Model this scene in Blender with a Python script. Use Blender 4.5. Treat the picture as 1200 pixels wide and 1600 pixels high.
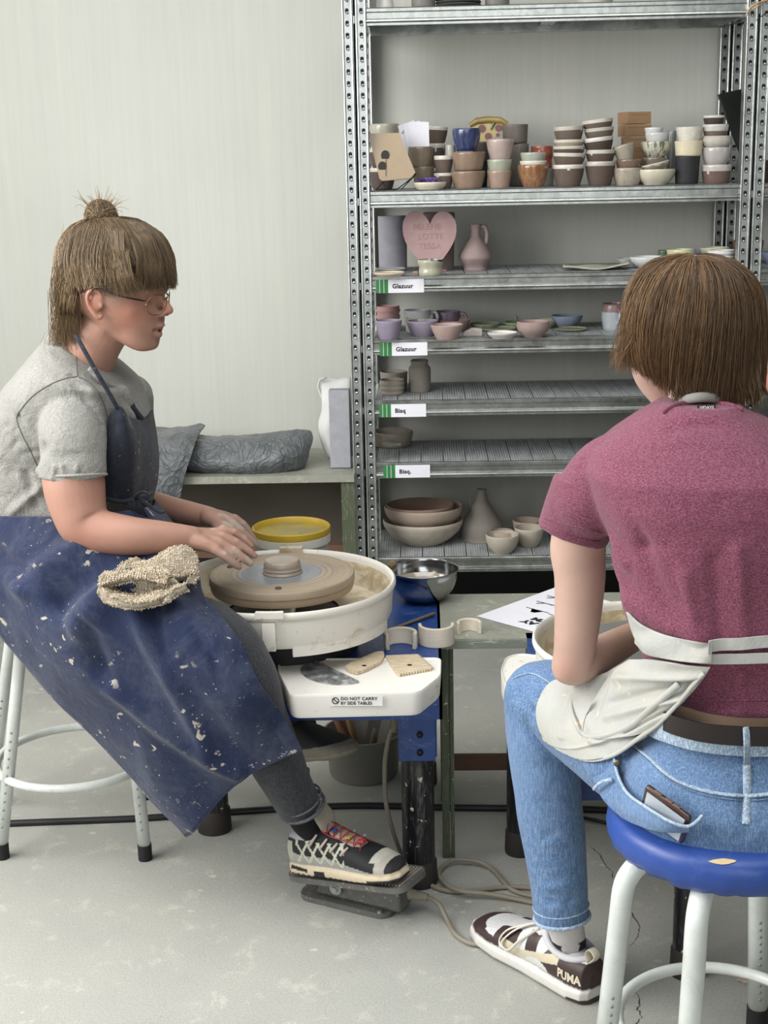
import bpy, bmesh, math, random
import numpy as np
from math import sin, cos, tan, pi, radians
from mathutils import Vector, Matrix, noise

random.seed(7); rng = np.random.default_rng(7)
for _o in list(bpy.data.objects): bpy.data.objects.remove(_o)
SC = bpy.context.scene
COL = SC.collection

# ------------------------------------------------------------------ camera
F_PX, CAM_H = 2219.0, 1.45
TH, RO, YA = radians(13.9), radians(1.2), radians(1.8)
_F = np.array([0, cos(TH), -sin(TH)]); _U = np.array([0, sin(TH), cos(TH)]); _R = np.array([1.0, 0, 0])
CR = cos(RO)*_R - sin(RO)*_U; CU = sin(RO)*_R + cos(RO)*_U
_Z = np.array([[cos(YA), -sin(YA), 0], [sin(YA), cos(YA), 0], [0, 0, 1]])
CR, CU, CF = _Z@CR, _Z@CU, _Z@_F
CP = np.array([0, 0, CAM_H])
cd = bpy.data.cameras.new('camera'); cam = bpy.data.objects.new('camera', cd); COL.objects.link(cam)
cd.sensor_fit = 'VERTICAL'; cd.sensor_height = 24.0; cd.lens = 24.0*F_PX/1600.0; cd.clip_start = 0.05
cam.matrix_world = Matrix([[CR[0], CU[0], -CF[0], CP[0]], [CR[1], CU[1], -CF[1], CP[1]], [CR[2], CU[2], -CF[2], CP[2]], [0, 0, 0, 1]])
SC.camera = cam

def ray(px, py): return CF + CR*(px-600)/F_PX - CU*(py-800)/F_PX
def W(px, py, Y):                       # point seen at (px, py) lying at distance Y into the room
    d = ray(px, py); p = CP + d*(Y/d[1]); return Vector(p)
def G(px, py, z):                       # point seen at (px, py) lying at height z
    d = ray(px, py); p = CP + d*((z-CAM_H)/d[2]); return Vector(p)
def ppm(py, Y):                         # photo pixels per metre there
    d = ray(600, py); return F_PX*d[1]/Y

# ------------------------------------------------------------------ light
SC.view_settings.view_transform = 'Standard'; SC.view_settings.look = 'None'
SC.view_settings.gamma = 1.0; SC.view_settings.use_curve_mapping = False
SC.view_settings.exposure = 0.32
wd = bpy.data.worlds.new('daylight'); SC.world = wd; wd.use_nodes = True
wd.node_tree.nodes['Background'].inputs[0].default_value = (0.86, 0.93, 1.0, 1)
wd.node_tree.nodes['Background'].inputs[1].default_value = 0.4
def area(name, loc, target, sx, sy, power, col):
    l = bpy.data.lights.new(name, 'AREA'); l.shape = 'RECTANGLE'; l.size = sx; l.size_y = sy
    l.energy = power; l.color = col
    o = bpy.data.objects.new(name, l); COL.objects.link(o); o.location = loc
    o.rotation_euler = (Vector(target)-Vector(loc)).to_track_quat('-Z', 'Y').to_euler()
    return o
area('window_light', (-2.27, 1.75, 1.95), (1.0, 2.5, 0.8), 2.6, 1.5, 95, (1.0, 0.985, 0.96))
area('window_light_rear', (0.0, -2.5, 1.85), (0.1, 3.0, 0.3), 3.6, 1.8, 36, (0.97, 0.99, 1.0))

area('roof_window_light', (-0.2, 1.8, 3.06), (-0.2, 1.9, 0), 3.0, 3.3, 70, (0.98, 0.99, 1.0))

# ------------------------------------------------------------------ materials
def lin(c):
    if isinstance(c, str): c = tuple(int(c[i:i+2], 16)/255 for i in (0, 2, 4))
    return tuple((x/12.92 if x <= 0.04045 else ((x+0.055)/1.055)**2.4) for x in c)
class NT:
    def __init__(s, name):
        s.m = bpy.data.materials.new(name); s.m.use_nodes = True; s.t = s.m.node_tree; s.n = s.t.nodes
        s.b = s.n['Principled BSDF']; s.tc = None
    def node(s, typ, **kw):
        n = s.n.new(typ)
        for k, v in kw.items(): setattr(n, k, v)
        return n
    def link(s, a, b): s.t.links.new(a, b)
    def coord(s, which='Object', scale=(1, 1, 1), rot=(0, 0, 0)):
        if not s.tc: s.tc = s.node('ShaderNodeTexCoord')
        mp = s.node('ShaderNodeMapping'); mp.inputs['Scale'].default_value = scale; mp.inputs['Rotation'].default_value = rot
        s.link(s.tc.outputs[which], mp.inputs[0]); return mp.outputs[0]
    def noise(s, vec, scale, detail=4, rough=0.55, dist=0):
        n = s.node('ShaderNodeTexNoise'); n.inputs['Scale'].default_value = scale; n.inputs['Detail'].default_value = detail
        n.inputs['Roughness'].default_value = rough; n.inputs['Distortion'].default_value = dist
        s.link(vec, n.inputs['Vector']); return n.outputs[0]
    def ramp(s, fac, stops, interp='LINEAR'):
        r = s.node('ShaderNodeValToRGB'); r.color_ramp.interpolation = interp; e = r.color_ramp.elements
        while len(e) > 1: e.remove(e[-1])
        for i, (p, c) in enumerate(stops):
            if i == 0: e[0].position = p
            k = e[0] if i == 0 else e.new(p)
            if not hasattr(c, '__len__') or isinstance(c, str): c = lin(c) if isinstance(c, str) else (c, c, c)
            k.color = (*c[:3], 1)
        s.link(fac, r.inputs[0]); return r.outputs[0]
    def mix(s, fac, a, b, mode='MIX'):
        n = s.node('ShaderNodeMix', data_type='RGBA', blend_type=mode)
        for v, i in ((fac, 0), (a, 6), (b, 7)):
            if hasattr(v, 'is_output') or hasattr(v, 'links'): s.link(v, n.inputs[i])
            elif i == 0: n.inputs[0].default_value = v
            else: n.inputs[i].default_value = (*(lin(v) if isinstance(v, str) else v)[:3], 1)
        return n.outputs[2]
    def math(s, op, a, b=0.0, c=0.0):
        n = s.node('ShaderNodeMath', operation=op)
        for i, v in enumerate((a, b, c)):
            if hasattr(v, 'links'): s.link(v, n.inputs[i])
            else: n.inputs[i].default_value = v
        return n.outputs[0]
    def sep(s, vec):
        n = s.node('ShaderNodeSeparateXYZ'); s.link(vec, n.inputs[0]); return n.outputs
    def col(s, c):
        if hasattr(c, 'links'): s.link(c, s.b.inputs['Base Color'])
        else: s.b.inputs['Base Color'].default_value = (*(lin(c) if isinstance(c, str) else c), 1)
    def set(s, **kw):
        names = dict(rough='Roughness', metal='Metallic', spec='Specular IOR Level', coat='Coat Weight', sheen='Sheen Weight', trans='Transmission Weight', sss='Subsurface Weight', alpha='Alpha', ior='IOR', croug='Coat Roughness')
        for k, v in kw.items():
            i = s.b.inputs[names[k]]
            if hasattr(v, 'links'): s.link(v, i)
            else: i.default_value = v
    def bump(s, h, strength=0.3, dist=0.01):
        n = s.node('ShaderNodeBump'); n.inputs['Strength'].default_value = strength; n.inputs['Distance'].default_value = dist
        s.link(h, n.inputs['Height']); s.link(n.outputs[0], s.b.inputs['Normal'])

MATS = {}
def M(name, c='808080', rough=0.6, metal=0.0, var=0.12, vs=12.0, bump=0.0, bs=60.0, **kw):
    """plain material with a little mottling"""
    if name in MATS: return MATS[name]
    t = NT(name); v = t.coord()
    a = lin(c) if isinstance(c, str) else c
    if var > 0:
        n = t.noise(v, vs, 5)
        lo = tuple(x*(1-var) for x in a); hi = tuple(min(1, x*(1+var)) for x in a)
        t.col(t.ramp(n, [(0.3, lo), (0.7, hi)]))
    else: t.col(a)
    t.set(rough=rough, metal=metal, **kw)
    if bump > 0: t.bump(t.noise(v, bs, 4), bump, 0.004)
    MATS[name] = t.m; return t.m

# ------------------------------------------------------------------ mesh helpers
def tag(o, label=None, cat=None, group=None, kind=None):
    if label: o['label'] = label
    if cat: o['category'] = cat
    if group: o['group'] = group
    if kind: o['kind'] = kind
    return o
def empty(name, loc=(0, 0, 0), label=None, cat=None, group=None, rz=0):
    o = bpy.data.objects.new(name, None); COL.objects.link(o); o.location = loc; o.rotation_euler = (0, 0, rz)
    o.empty_display_size = 0.05
    return tag(o, label, cat, group)
def link(name, me, mat=None, parent=None, loc=None, smooth=True, auto=None):
    o = bpy.data.objects.new(name, me); COL.objects.link(o)
    if mat is not None:
        for m in (mat if isinstance(mat, (list, tuple)) else [mat]): me.materials.append(m)
    if loc is not None: o.location = loc
    if parent is not None:
        o.parent = parent
        if loc is None:                                   # geometry was given in world space
            mw = parent_world(parent); o.matrix_parent_inverse = mw.inverted()
    if smooth: me.polygons.foreach_set('use_smooth', [True]*len(me.polygons))
    if auto: sharp(me, auto)
    me.update()
    return o
def parent_world(p):
    m = Matrix.LocRotScale(p.location, p.rotation_euler, p.scale)
    return (parent_world(p.parent) @ p.matrix_parent_inverse @ m) if p.parent else m
def sharp(me, ang=35):
    bm = bmesh.new(); bm.from_mesh(me); a = radians(ang)
    for e in bm.edges:
        if len(e.link_faces) == 2 and e.calc_face_angle(0) > a: e.smooth = False
    bm.to_mesh(me); bm.free()
class MB:
    """collects shapes into one mesh"""
    def __init__(s): s.v = []; s.f = []; s.mi = []; s.m = 0
    def add(s, vs, fs, mi=None):
        o = len(s.v); s.v += [tuple(v) for v in vs]
        for f in fs: s.f.append(tuple(i+o for i in f)); s.mi.append(s.m if mi is None else mi)
        return s
    def box(s, c, d, rz=0, mi=None, rot=None, bev=0):
        x, y, z = d[0]/2, d[1]/2, d[2]/2
        r = rot if rot is not None else Matrix.Rotation(rz, 3, 'Z')
        if bev > 0:
            bm = bmesh.new(); bmesh.ops.create_cube(bm, size=1)
            for v in bm.verts: v.co = Vector((v.co.x*d[0], v.co.y*d[1], v.co.z*d[2]))
            bmesh.ops.bevel(bm, geom=bm.edges[:], offset=min(bev, min(d)*0.45), segments=3, affect='EDGES', profile=0.5)
            bm.verts.ensure_lookup_table()
            s.add([Vector(c)+r@v.co for v in bm.verts], [[v.index for v in f.verts] for f in bm.faces], mi); bm.free(); return s
        vs = [Vector(c)+r@Vector((i*x, j*y, k*z)) for i in (-1, 1) for j in (-1, 1) for k in (-1, 1)]
        return s.add(vs, [(0, 1, 3, 2), (4, 6, 7, 5), (0, 4, 5, 1), (2, 3, 7, 6), (0, 2, 6, 4), (1, 5, 7, 3)], mi)
    def b2(s, p, q, mi=None):
        p, q = Vector(p), Vector(q); return s.box((p+q)/2, [abs(a) for a in (q-p)], mi=mi)
    def tube(s, pts, r, n=12, mi=None, closed=False, caps=True, sq=1.0):
        pts = [Vector(p) for p in pts]; N = len(pts); rr = r if hasattr(r, '__len__') else [r]*N
        T = []
        for i in range(N):
            a = pts[(i-1) % N] if (closed or i > 0) else pts[i]; b = pts[(i+1) % N] if (closed or i < N-1) else pts[i]
            T.append((b-a).normalized())
        u = T[0].orthogonal().normalized()
        if abs(T[0].z) < 0.9: u = Vector((0, 0, 1)).cross(T[0]).normalized()
        vs = []
        for i in range(N):
            u = (u - T[i]*u.dot(T[i])).normalized(); w = T[i].cross(u)
            for k in range(n):
                a = 2*pi*k/n; vs.append(pts[i] + u*(rr[i]*cos(a)) + w*(rr[i]*sq*sin(a)))
        fs = []
        for i in range(N if closed else N-1):
            j = (i+1) % N
            for k in range(n):
                l = (k+1) % n; fs.append((i*n+k, i*n+l, j*n+l, j*n+k))
        if caps and not closed: fs.append(tuple(range(n-1, -1, -1))); fs.append(tuple((N-1)*n+k for k in range(n)))
        return s.add(vs, fs, mi)
    def lathe(s, prof, c=(0, 0, 0), n=32, mi=None, wob=None, sx=1, sy=1):
        """prof: list of (r, z); ends closed when r is 0"""
        vs = []; fs = []; idx = []
        for j, (r, z) in enumerate(prof):
            if r < 1e-6: idx.append([len(vs)]); vs.append(Vector(c)+Vector((0, 0, z)))
            else:
                row = []
                for k in range(n):
                    a = 2*pi*k/n; rad = r; zz = z
                    if wob: rad, zz = wob(r, z, a)
                    row.append(len(vs)); vs.append(Vector(c)+Vector((rad*cos(a)*sx, rad*sin(a)*sy, zz)))
                idx.append(row)
        for a, b in zip(idx, idx[1:]):
            if len(a) == 1 and len(b) == 1: continue
            for k in range(n):
                l = (k+1) % n
                if len(a) == 1: fs.append((a[0], b[l], b[k]))
                elif len(b) == 1: fs.append((a[k], a[l], b[0]))
                else: fs.append((a[k], a[l], b[l], b[k]))
        return s.add(vs, fs, mi)
    def prism(s, poly, h0, h1, axes=None, mi=None):
        """poly of (a, b) extruded from h0 to h1; axes = (origin, A, B, H)"""
        O, A, B, Hh = axes if axes else (Vector((0, 0, 0)), Vector((1, 0, 0)), Vector((0, 1, 0)), Vector((0, 0, 1)))
        n = len(poly); vs = [O+A*a+B*b+Hh*h0 for a, b in poly]+[O+A*a+B*b+Hh*h1 for a, b in poly]
        fs = [tuple(range(n-1, -1, -1)), tuple(range(n, 2*n))]+[(i, (i+1) % n, n+(i+1) % n, n+i) for i in range(n)]
        return s.add(vs, fs, mi)
    def mesh(s, name):
        me = bpy.data.meshes.new(name); me.from_pydata([tuple(v) for v in s.v], [], s.f)
        if any(s.mi): me.polygons.foreach_set('material_index', s.mi)
        me.update(); return me
    def obj(s, name, mat, parent=None, loc=None, smooth=True, auto=None):
        return link(name, s.mesh(name), mat, parent, loc, smooth, auto)
def push(mb, bv, lift=0.006, pair=True, lim=0.12):
    """let cloth rest on the body under it"""
    n = len(mb.v); half = n//2; C_ = Vector(CP); sh = [0.0]*n
    for i, v in enumerate(mb.v):
        d = Vector(v)-C_; L = d.length; d.normalize(); h = bv.ray_cast(C_, d)
        if h[0] is not None: sh[i] = min(max(L-((h[0]-C_).length-lift), 0), lim)
    for i in range(n):
        s_ = max(sh[i], sh[(i+half) % n]) if pair else sh[i]
        if s_ > 0: mb.v[i] = tuple(Vector(mb.v[i])-(Vector(mb.v[i])-C_).normalized()*s_)
    return mb
def solid_normals(me):
    bm = bmesh.new(); bm.from_mesh(me); bmesh.ops.recalc_face_normals(bm, faces=bm.faces[:]); bm.to_mesh(me); bm.free()
def arc(c, r, a0, a1, n=10, ry=None):
    return [(c[0]+r*cos(a0+(a1-a0)*i/n), c[1]+(ry or r)*sin(a0+(a1-a0)*i/n)) for i in range(n+1)]
def rrect(w, h, r, n=5):
    p = []
    for cx, cy, a in ((w/2-r, h/2-r, 0), (-w/2+r, h/2-r, pi/2), (-w/2+r, -h/2+r, pi), (w/2-r, -h/2+r, 1.5*pi)):
        p += arc((cx, cy), r, a, a+pi/2, n)
    return p
def spline(pts, n=8):
    """Catmull-Rom through points of any dimension"""
    P = np.array([tuple(p) for p in pts], float); out = []
    for i in range(len(P)-1):
        p0 = P[max(i-1, 0)]; p1 = P[i]; p2 = P[i+1]; p3 = P[min(i+2, len(P)-1)]
        for k in range(n):
            t = k/n; out.append(0.5*((2*p1)+(-p0+p2)*t+(2*p0-5*p1+4*p2-p3)*t*t+(-p0+3*p1-3*p2+p3)*t**3))
    out.append(P[-1]); return np.array(out)
def text_mesh(body, size, font_bold=0.0, extrude=0.0004, align='LEFT', sx=1.0, space=1.0):
    cu = bpy.data.curves.new('lettering', 'FONT'); cu.body = body; cu.size = size; cu.offset = font_bold; cu.extrude = extrude
    cu.align_x = align; cu.space_character = space; cu.resolution_u = 3
    o = bpy.data.objects.new('lettering', cu); COL.objects.link(o)
    me = bpy.data.meshes.new_from_object(o.evaluated_get(bpy.context.evaluated_depsgraph_get()))
    bpy.data.objects.remove(o); bpy.data.curves.remove(cu)
    vs = [Vector((v.co.x*sx, v.co.y, v.co.z)) for v in me.vertices]; fs = [tuple(p.vertices) for p in me.polygons]
    bpy.data.meshes.remove(me); return vs, fs
def add_text(mb, body, size, O, A, B, mi, **kw):
    vs, fs = text_mesh(body, size, **kw); N = A.cross(B).normalized()
    mb.add([O+A*v.x+B*v.y+N*v.z for v in vs], fs, mi)
def sheet(grid, nu=6, nv=6, thick=0.002, fn=None, both=True):
    """smooth cloth-like surface through a grid of points; returns MB with thickness"""
    g = [spline(row, nu) for row in grid]; g = np.array(g)
    g = np.array([spline(g[:, i], nv) for i in range(g.shape[1])]).transpose(1, 0, 2)
    a, b, _ = g.shape
    du = np.gradient(g, axis=1); dv = np.gradient(g, axis=0); nn = np.cross(du, dv); nn /= (np.linalg.norm(nn, axis=2, keepdims=True)+1e-9)
    if fn is not None:
        U, V = np.meshgrid(np.linspace(0, 1, b), np.linspace(0, 1, a)); g = g + nn*fn(U, V, g)[..., None]
    vs = list((g+nn*thick/2).reshape(-1, 3))+list((g-nn*thick/2).reshape(-1, 3)); o = a*b; fs = []
    for i in range(a-1):
        for j in range(b-1):
            q = (i*b+j, i*b+j+1, (i+1)*b+j+1, (i+1)*b+j); fs.append(q); fs.append(tuple(o+k for k in q[::-1]))
    bd = [j for j in range(b)]+[i*b+b-1 for i in range(1, a)]+[(a-1)*b+j for j in range(b-2, -1, -1)]+[i*b for i in range(a-2, 0, -1)]
    for k in range(len(bd)):
        p, q = bd[k], bd[(k+1) % len(bd)]; fs.append((q, p, o+p, o+q))
    mb = MB(); mb.add(vs, fs); return mb
from mathutils.bvhtree import BVHTree
def bvh(me): return BVHTree.FromPolygons([v.co.copy() for v in me.vertices], [tuple(p.vertices) for p in me.polygons])
def snoise(P, sc, seed=0, octv=3):
    """cheap vectorised smooth noise, about -1..1"""
    r = np.random.default_rng(seed); out = np.zeros(P.shape[:-1]); amp = 1.0
    for o in range(octv):
        for k in range(5):
            d = r.normal(size=3); d /= np.linalg.norm(d); d *= sc*(0.7+0.6*r.random())
            ph = r.random()*6.28; d2 = r.normal(size=3)*sc*0.5
            out = out + amp*np.sin(P@d+ph+1.3*np.sin(P@d2+r.random()*6.28))/3.0
        sc *= 2.0; amp *= 0.5
    return out/1.6
# -------- bodies: closed lofts joined by a voxel remesh, then brushed
def loft(mb, secs, n=28, ex=2.0, mi=None):
    """secs: (centre, A, B[, exponent]) closed rings"""
    vs = []; N = len(secs)
    for s_ in secs:
        c, A, B = Vector(s_[0]), Vector(s_[1]), Vector(s_[2]); e = s_[3] if len(s_) > 3 else ex
        for k in range(n):
            t = 2*pi*k/n; ct, st = cos(t), sin(t)
            vs.append(c+A*(math.copysign(abs(ct)**(2/e), ct))+B*(math.copysign(abs(st)**(2/e), st)))
    fs = [tuple(range(n-1, -1, -1)), tuple((N-1)*n+k for k in range(n))]
    for i in range(N-1):
        for k in range(n):
            l = (k+1) % n; fs.append((i*n+k, i*n+l, (i+1)*n+l, (i+1)*n+k))
    mb.add(vs, fs, mi)
def limb(mb, pts, rs, n=20, sub=5, sq=1.0):
    """tapered limb with rounded ends along a spline; pts and radii at joints"""
    a = spline([(*p, r) for p, r in zip(pts, rs)], sub)
    P = [Vector(x[:3]) for x in a]; R_ = [max(x[3], 1e-4) for x in a]
    d0 = (P[0]-P[1]).normalized(); d1 = (P[-1]-P[-2]).normalized()
    pre = [(P[0]+d0*R_[0]*sin(t), R_[0]*cos(t)) for t in (1.45, 1.1, 0.75, 0.4)]
    post = [(P[-1]+d1*R_[-1]*sin(t), R_[-1]*cos(t)) for t in (0.4, 0.75, 1.1, 1.45)]
    P = [p for p, _ in pre]+P+[p for p, _ in post]; R_ = [r for _, r in pre]+R_+[r for _, r in post]
    mb.tube(P, R_, n=n, sq=sq)
def ball(mb, c, r, rot=None, n=20):
    rx, ry, rz = r if hasattr(r, '__len__') else (r, r, r); vs = []; q = rot or Matrix.Identity(3); m = n//2
    vs.append(Vector((0, 0, rz)))
    for i in range(1, m):
        for k in range(n): a = pi*i/m; b = 2*pi*k/n; vs.append(Vector((rx*sin(a)*cos(b), ry*sin(a)*sin(b), rz*cos(a))))
    vs.append(Vector((0, 0, -rz))); fs = [(0, 1+k, 1+(k+1) % n) for k in range(n)]
    for i in range(m-2):
        for k in range(n): l = (k+1) % n; fs.append((1+i*n+k, 1+(i+1)*n+k, 1+(i+1)*n+l, 1+i*n+l))
    L = len(vs)-1; fs += [(L, 1+(m-2)*n+(k+1) % n, 1+(m-2)*n+k) for k in range(n)]
    mb.add([Vector(c)+q@v for v in vs], fs)
def fuse(mb, voxel=0.005, smooth=6, sfac=0.5):
    """one continuous surface out of overlapping closed pieces"""
    me = mb.mesh('fuse'); solid_normals(me); o = bpy.data.objects.new('fuse', me); COL.objects.link(o)
    r = o.modifiers.new('r', 'REMESH'); r.mode = 'VOXEL'; r.voxel_size = voxel; r.adaptivity = 0
    if smooth: s_ = o.modifiers.new('s', 'SMOOTH'); s_.iterations = smooth; s_.factor = sfac
    dg = bpy.context.evaluated_depsgraph_get(); dg.update()
    res = bpy.data.meshes.new_from_object(o.evaluated_get(dg)); bpy.data.objects.remove(o); bpy.data.meshes.remove(me)
    return res
def getco(me):
    a = np.empty(len(me.vertices)*3); me.vertices.foreach_get('co', a); return a.reshape(-1, 3)
def getno(me):
    a = np.empty(len(me.vertices)*3, dtype=np.float32); me.vertices.foreach_get('normal', a); return a.reshape(-1, 3).astype(float)
def setco(me, a): me.vertices.foreach_set('co', np.ascontiguousarray(a, dtype=np.float32).ravel()); me.update()
def brush(me, bs):
    """bs: list of (kind, ...) sculpt strokes: ('ball', c, radius, amount[, dir]) / ('line', p, q, radius, amount[, dir]) / ('noise', scale, amount, seed)"""
    co = getco(me); no = getno(me)
    for b in bs:
        if b[0] == 'ball':
            d = np.linalg.norm(co-np.array(b[1]), axis=1)/b[2]; w = np.exp(-(d*d)*2)*b[3]; dr = no if len(b) < 5 else np.array(b[4])[None]
        elif b[0] == 'line':
            p, q = np.array(b[1]), np.array(b[2]); e = q-p; L = e@e+1e-12
            t = np.clip((co-p)@e/L, 0, 1); d = np.linalg.norm(co-(p+t[:, None]*e), axis=1)/b[3]; w = np.exp(-(d*d)*2)*b[4]; dr = no if len(b) < 6 else np.array(b[5])[None]
        elif b[0] == 'noise':
            w = snoise(co*(np.array(b[4]) if len(b) > 4 else 1), b[1], b[3])*b[2]; dr = no
        co = co+dr*w[:, None]
    setco(me, co)
def vcol(me, name, arr):
    """per-vertex colour attribute, arr n x 3 linear"""
    a = me.color_attributes.new(name, 'FLOAT_COLOR', 'POINT'); n = len(me.vertices)
    full = np.ones((n, 4), dtype=np.float32); full[:, :3] = arr; a.data.foreach_set('color', full.ravel())
# ================================================================== setting
def floor_mat():
    t = NT('painted_concrete'); v = t.coord()
    n1 = t.noise(v, 1.1, 6, 0.6); base = t.ramp(n1, [(0.3, '999a95'), (0.52, 'a8a8a1'), (0.72, 'b4b2a8')])
    n2 = t.noise(v, 15.0, 7, 0.68, 0.4); base = t.mix(t.ramp(n2, [(0.56, 0.0), (0.66, 0.42)]), base, 'cbc7b9')
    sp = t.node('ShaderNodeTexVoronoi'); sp.inputs['Scale'].default_value = 14; t.link(t.coord(scale=(1, 1.5, 1)), sp.inputs['Vector'])
    dn = t.noise(v, 40, 3); d = t.math('ADD', sp.outputs['Distance'], t.math('MULTIPLY', dn, 0.35))
    gate = t.ramp(t.noise(v, 3.0, 3), [(0.45, 0.0), (0.62, 0.75)])
    base = t.mix(t.math('MULTIPLY', t.ramp(d, [(0.24, 1.0), (0.31, 0.0)]), gate), base, 'd3cbb6')
    n3 = t.noise(v, 22, 5, 0.7); base = t.mix(t.ramp(n3, [(0.66, 0.0), (0.78, 0.45)]), base, '5b5c58')
    base = t.mix(0.10, base, t.ramp(t.noise(v, 260, 2), [(0.35, 0.0), (0.65, 1.0)]), 'OVERLAY')
    t.col(base); t.set(rough=t.ramp(n2, [(0.3, 0.55), (0.7, 0.8)]), spec=0.35)
    t.bump(t.math('ADD', t.noise(v, 130, 4, 0.7), t.math('MULTIPLY', n2, 1.5)), 0.25, 0.003)
    return t.m
def wall_mat():
    t = NT('pale_wall_covering'); v = t.coord()
    st = t.noise(t.coord(scale=(1, 1, 0.025)), 70, 4, 0.7)
    big = t.noise(v, 0.9, 4); drip = t.noise(t.coord(scale=(1, 1, 0.06)), 6, 4, 0.6)
    c = t.ramp(big, [(0.3, 'bfc0b9'), (0.7, 'cbccc5')])
    c = t.mix(t.ramp(drip, [(0.58, 0.0), (0.72, 0.35)]), c, 'd3d2c6')
    c = t.mix(t.ramp(st, [(0.35, 0.12), (0.6, 0.0)]), c, 'a4a49b')
    t.col(c); t.set(rough=0.75, spec=0.25); t.bump(t.math('ADD', st, t.math('MULTIPLY', t.noise(v, 200, 2), 0.4)), 0.22, 0.002)
    return t.m
FLOOR = floor_mat(); WALL = wall_mat()
XL, XR, YB, YF, ZC = -2.35, 3.6, 4.56, -2.6, 3.1
FLO = tag(MB().b2((XL-0.1, YF, -0.1), (XR, YB+0.1, 0)).obj('floor', FLOOR, smooth=False), 'grey painted concrete floor with pale clay splashes', 'floor', kind='structure')
for pl in ([(921, 1322), (938, 1334), (944, 1350), (957, 1362), (957, 1372)], [(981, 1400), (984, 1424), (1000, 1446), (996, 1462), (990, 1474), (977, 1481)], [(984, 1543), (1001, 1560), (997, 1578), (1002, 1590), (988, 1606)]):
    P_ = [G(a, b, 0.0003) for a, b in pl]; Q_ = []
    for a, b in zip(P_, P_[1:]):
        for k in range(5): Q_.append(a.lerp(b, k/5)+Vector((random.uniform(-1, 1)*0.0022, random.uniform(-1, 1)*0.0022, 0)))
    Q_.append(P_[-1]); w = MB(); n_ = len(Q_); vs_ = []
    for i, q in enumerate(Q_): h_ = 0.0011*(0.4+random.random())*(1 if 0 < i < n_-1 else 0.1); vs_ += [q+Vector((-h_, 0, 0)), q+Vector((h_, 0, 0))]
    w.add(vs_, [(2*i, 2*i+1, 2*i+3, 2*i+2) for i in range(n_-1)]); w.obj('crack', M('crack_shadowless_grime', '3b3b38', 0.9), FLO, smooth=False)
tag(MB().b2((XL-0.1, YB, 0.0), (XR, YB+0.12, ZC)).obj('wall_back', WALL, smooth=False), 'pale grey wall covering behind the metal shelving', 'wall', kind='structure')
tag(MB().b2((XL-0.1, YB-0.022, 0.0), (XR, YB, 0.19)).obj('baseboard_back', M('black_skirting', '17171a', 0.7), smooth=False), 'black band along the foot of the back wall', 'baseboard', kind='structure')
tag(MB().b2((XL-0.1, YF, ZC), (XR, YB+0.1, ZC+0.1)).obj('ceiling', M('white_ceiling', 'a8a8a2', 0.9), smooth=False), 'white ceiling over the workshop', 'ceiling', kind='structure')
w = MB()
for x in (-1.75, -0.2, 1.35): w.b2((x-0.03, 0.1, ZC-0.03), (x+0.03, 3.5, ZC))
for y in (0.1, 3.48): w.b2((-1.78, y, ZC-0.03), (1.38, y+0.06, ZC))
tag(w.obj('window_3', M('white_roof_window_frame', 'dcdcd8', 0.5), smooth=False), 'roof window frame overhead', 'window', kind='structure')
# left wall with the big window that lights the room
w = MB()
w.b2((XL-0.12, YF, 0), (XL, YB, 0.85)); w.b2((XL-0.12, YF, 2.65), (XL, YB, ZC)); w.b2((XL-0.12, 3.1, 0.85), (XL, YB, 2.65)); w.b2((XL-0.12, YF, 0.85), (XL, 0.4, 2.65))
tag(w.obj('wall_left', WALL, smooth=False), 'pale side wall around the tall window', 'wall', kind='structure')
w = MB()
for y in (0.4, 1.75, 3.06): w.b2((XL-0.09, y, 0.85), (XL-0.03, y+0.05, 2.65))
for z in (0.85, 2.6): w.b2((XL-0.09, 0.4, z), (XL-0.03, 3.11, z+0.05))
tag(w.obj('window_1', M('white_window_frame', 'e6e6e2', 0.5), smooth=False), 'white window frame in the side wall', 'window', kind='structure')

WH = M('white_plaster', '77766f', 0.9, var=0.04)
tag(MB().b2((XR, YF, 0), (XR+0.1, YB+0.1, ZC)).obj('wall_right', WH, smooth=False), 'plain side wall beyond the shelving', 'wall', kind='structure')
w = MB(); w.b2((XL-0.1, YF-0.1, 0), (XR+0.1, YF, 0.9)); w.b2((XL-0.1, YF-0.1, 2.9), (XR+0.1, YF, ZC)); w.b2((XL-0.1, YF-0.1, 0.9), (-1.9, YF, 2.9)); w.b2((1.9, YF-0.1, 0.9), (XR+0.1, YF, 2.9))
tag(w.obj('wall_front', WH, smooth=False), 'wall with a wide window behind the viewer', 'wall', kind='structure')
w = MB()
for x in (-1.9, -0.02, 1.86): w.b2((x, YF-0.08, 0.9), (x+0.05, YF-0.03, 2.9))
for z in (0.9, 2.85): w.b2((-1.9, YF-0.08, z), (1.91, YF-0.03, z+0.05))
tag(w.obj('window_2', MATS['white_window_frame'], smooth=False), 'white window frame behind the viewer', 'window', kind='structure')
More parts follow.
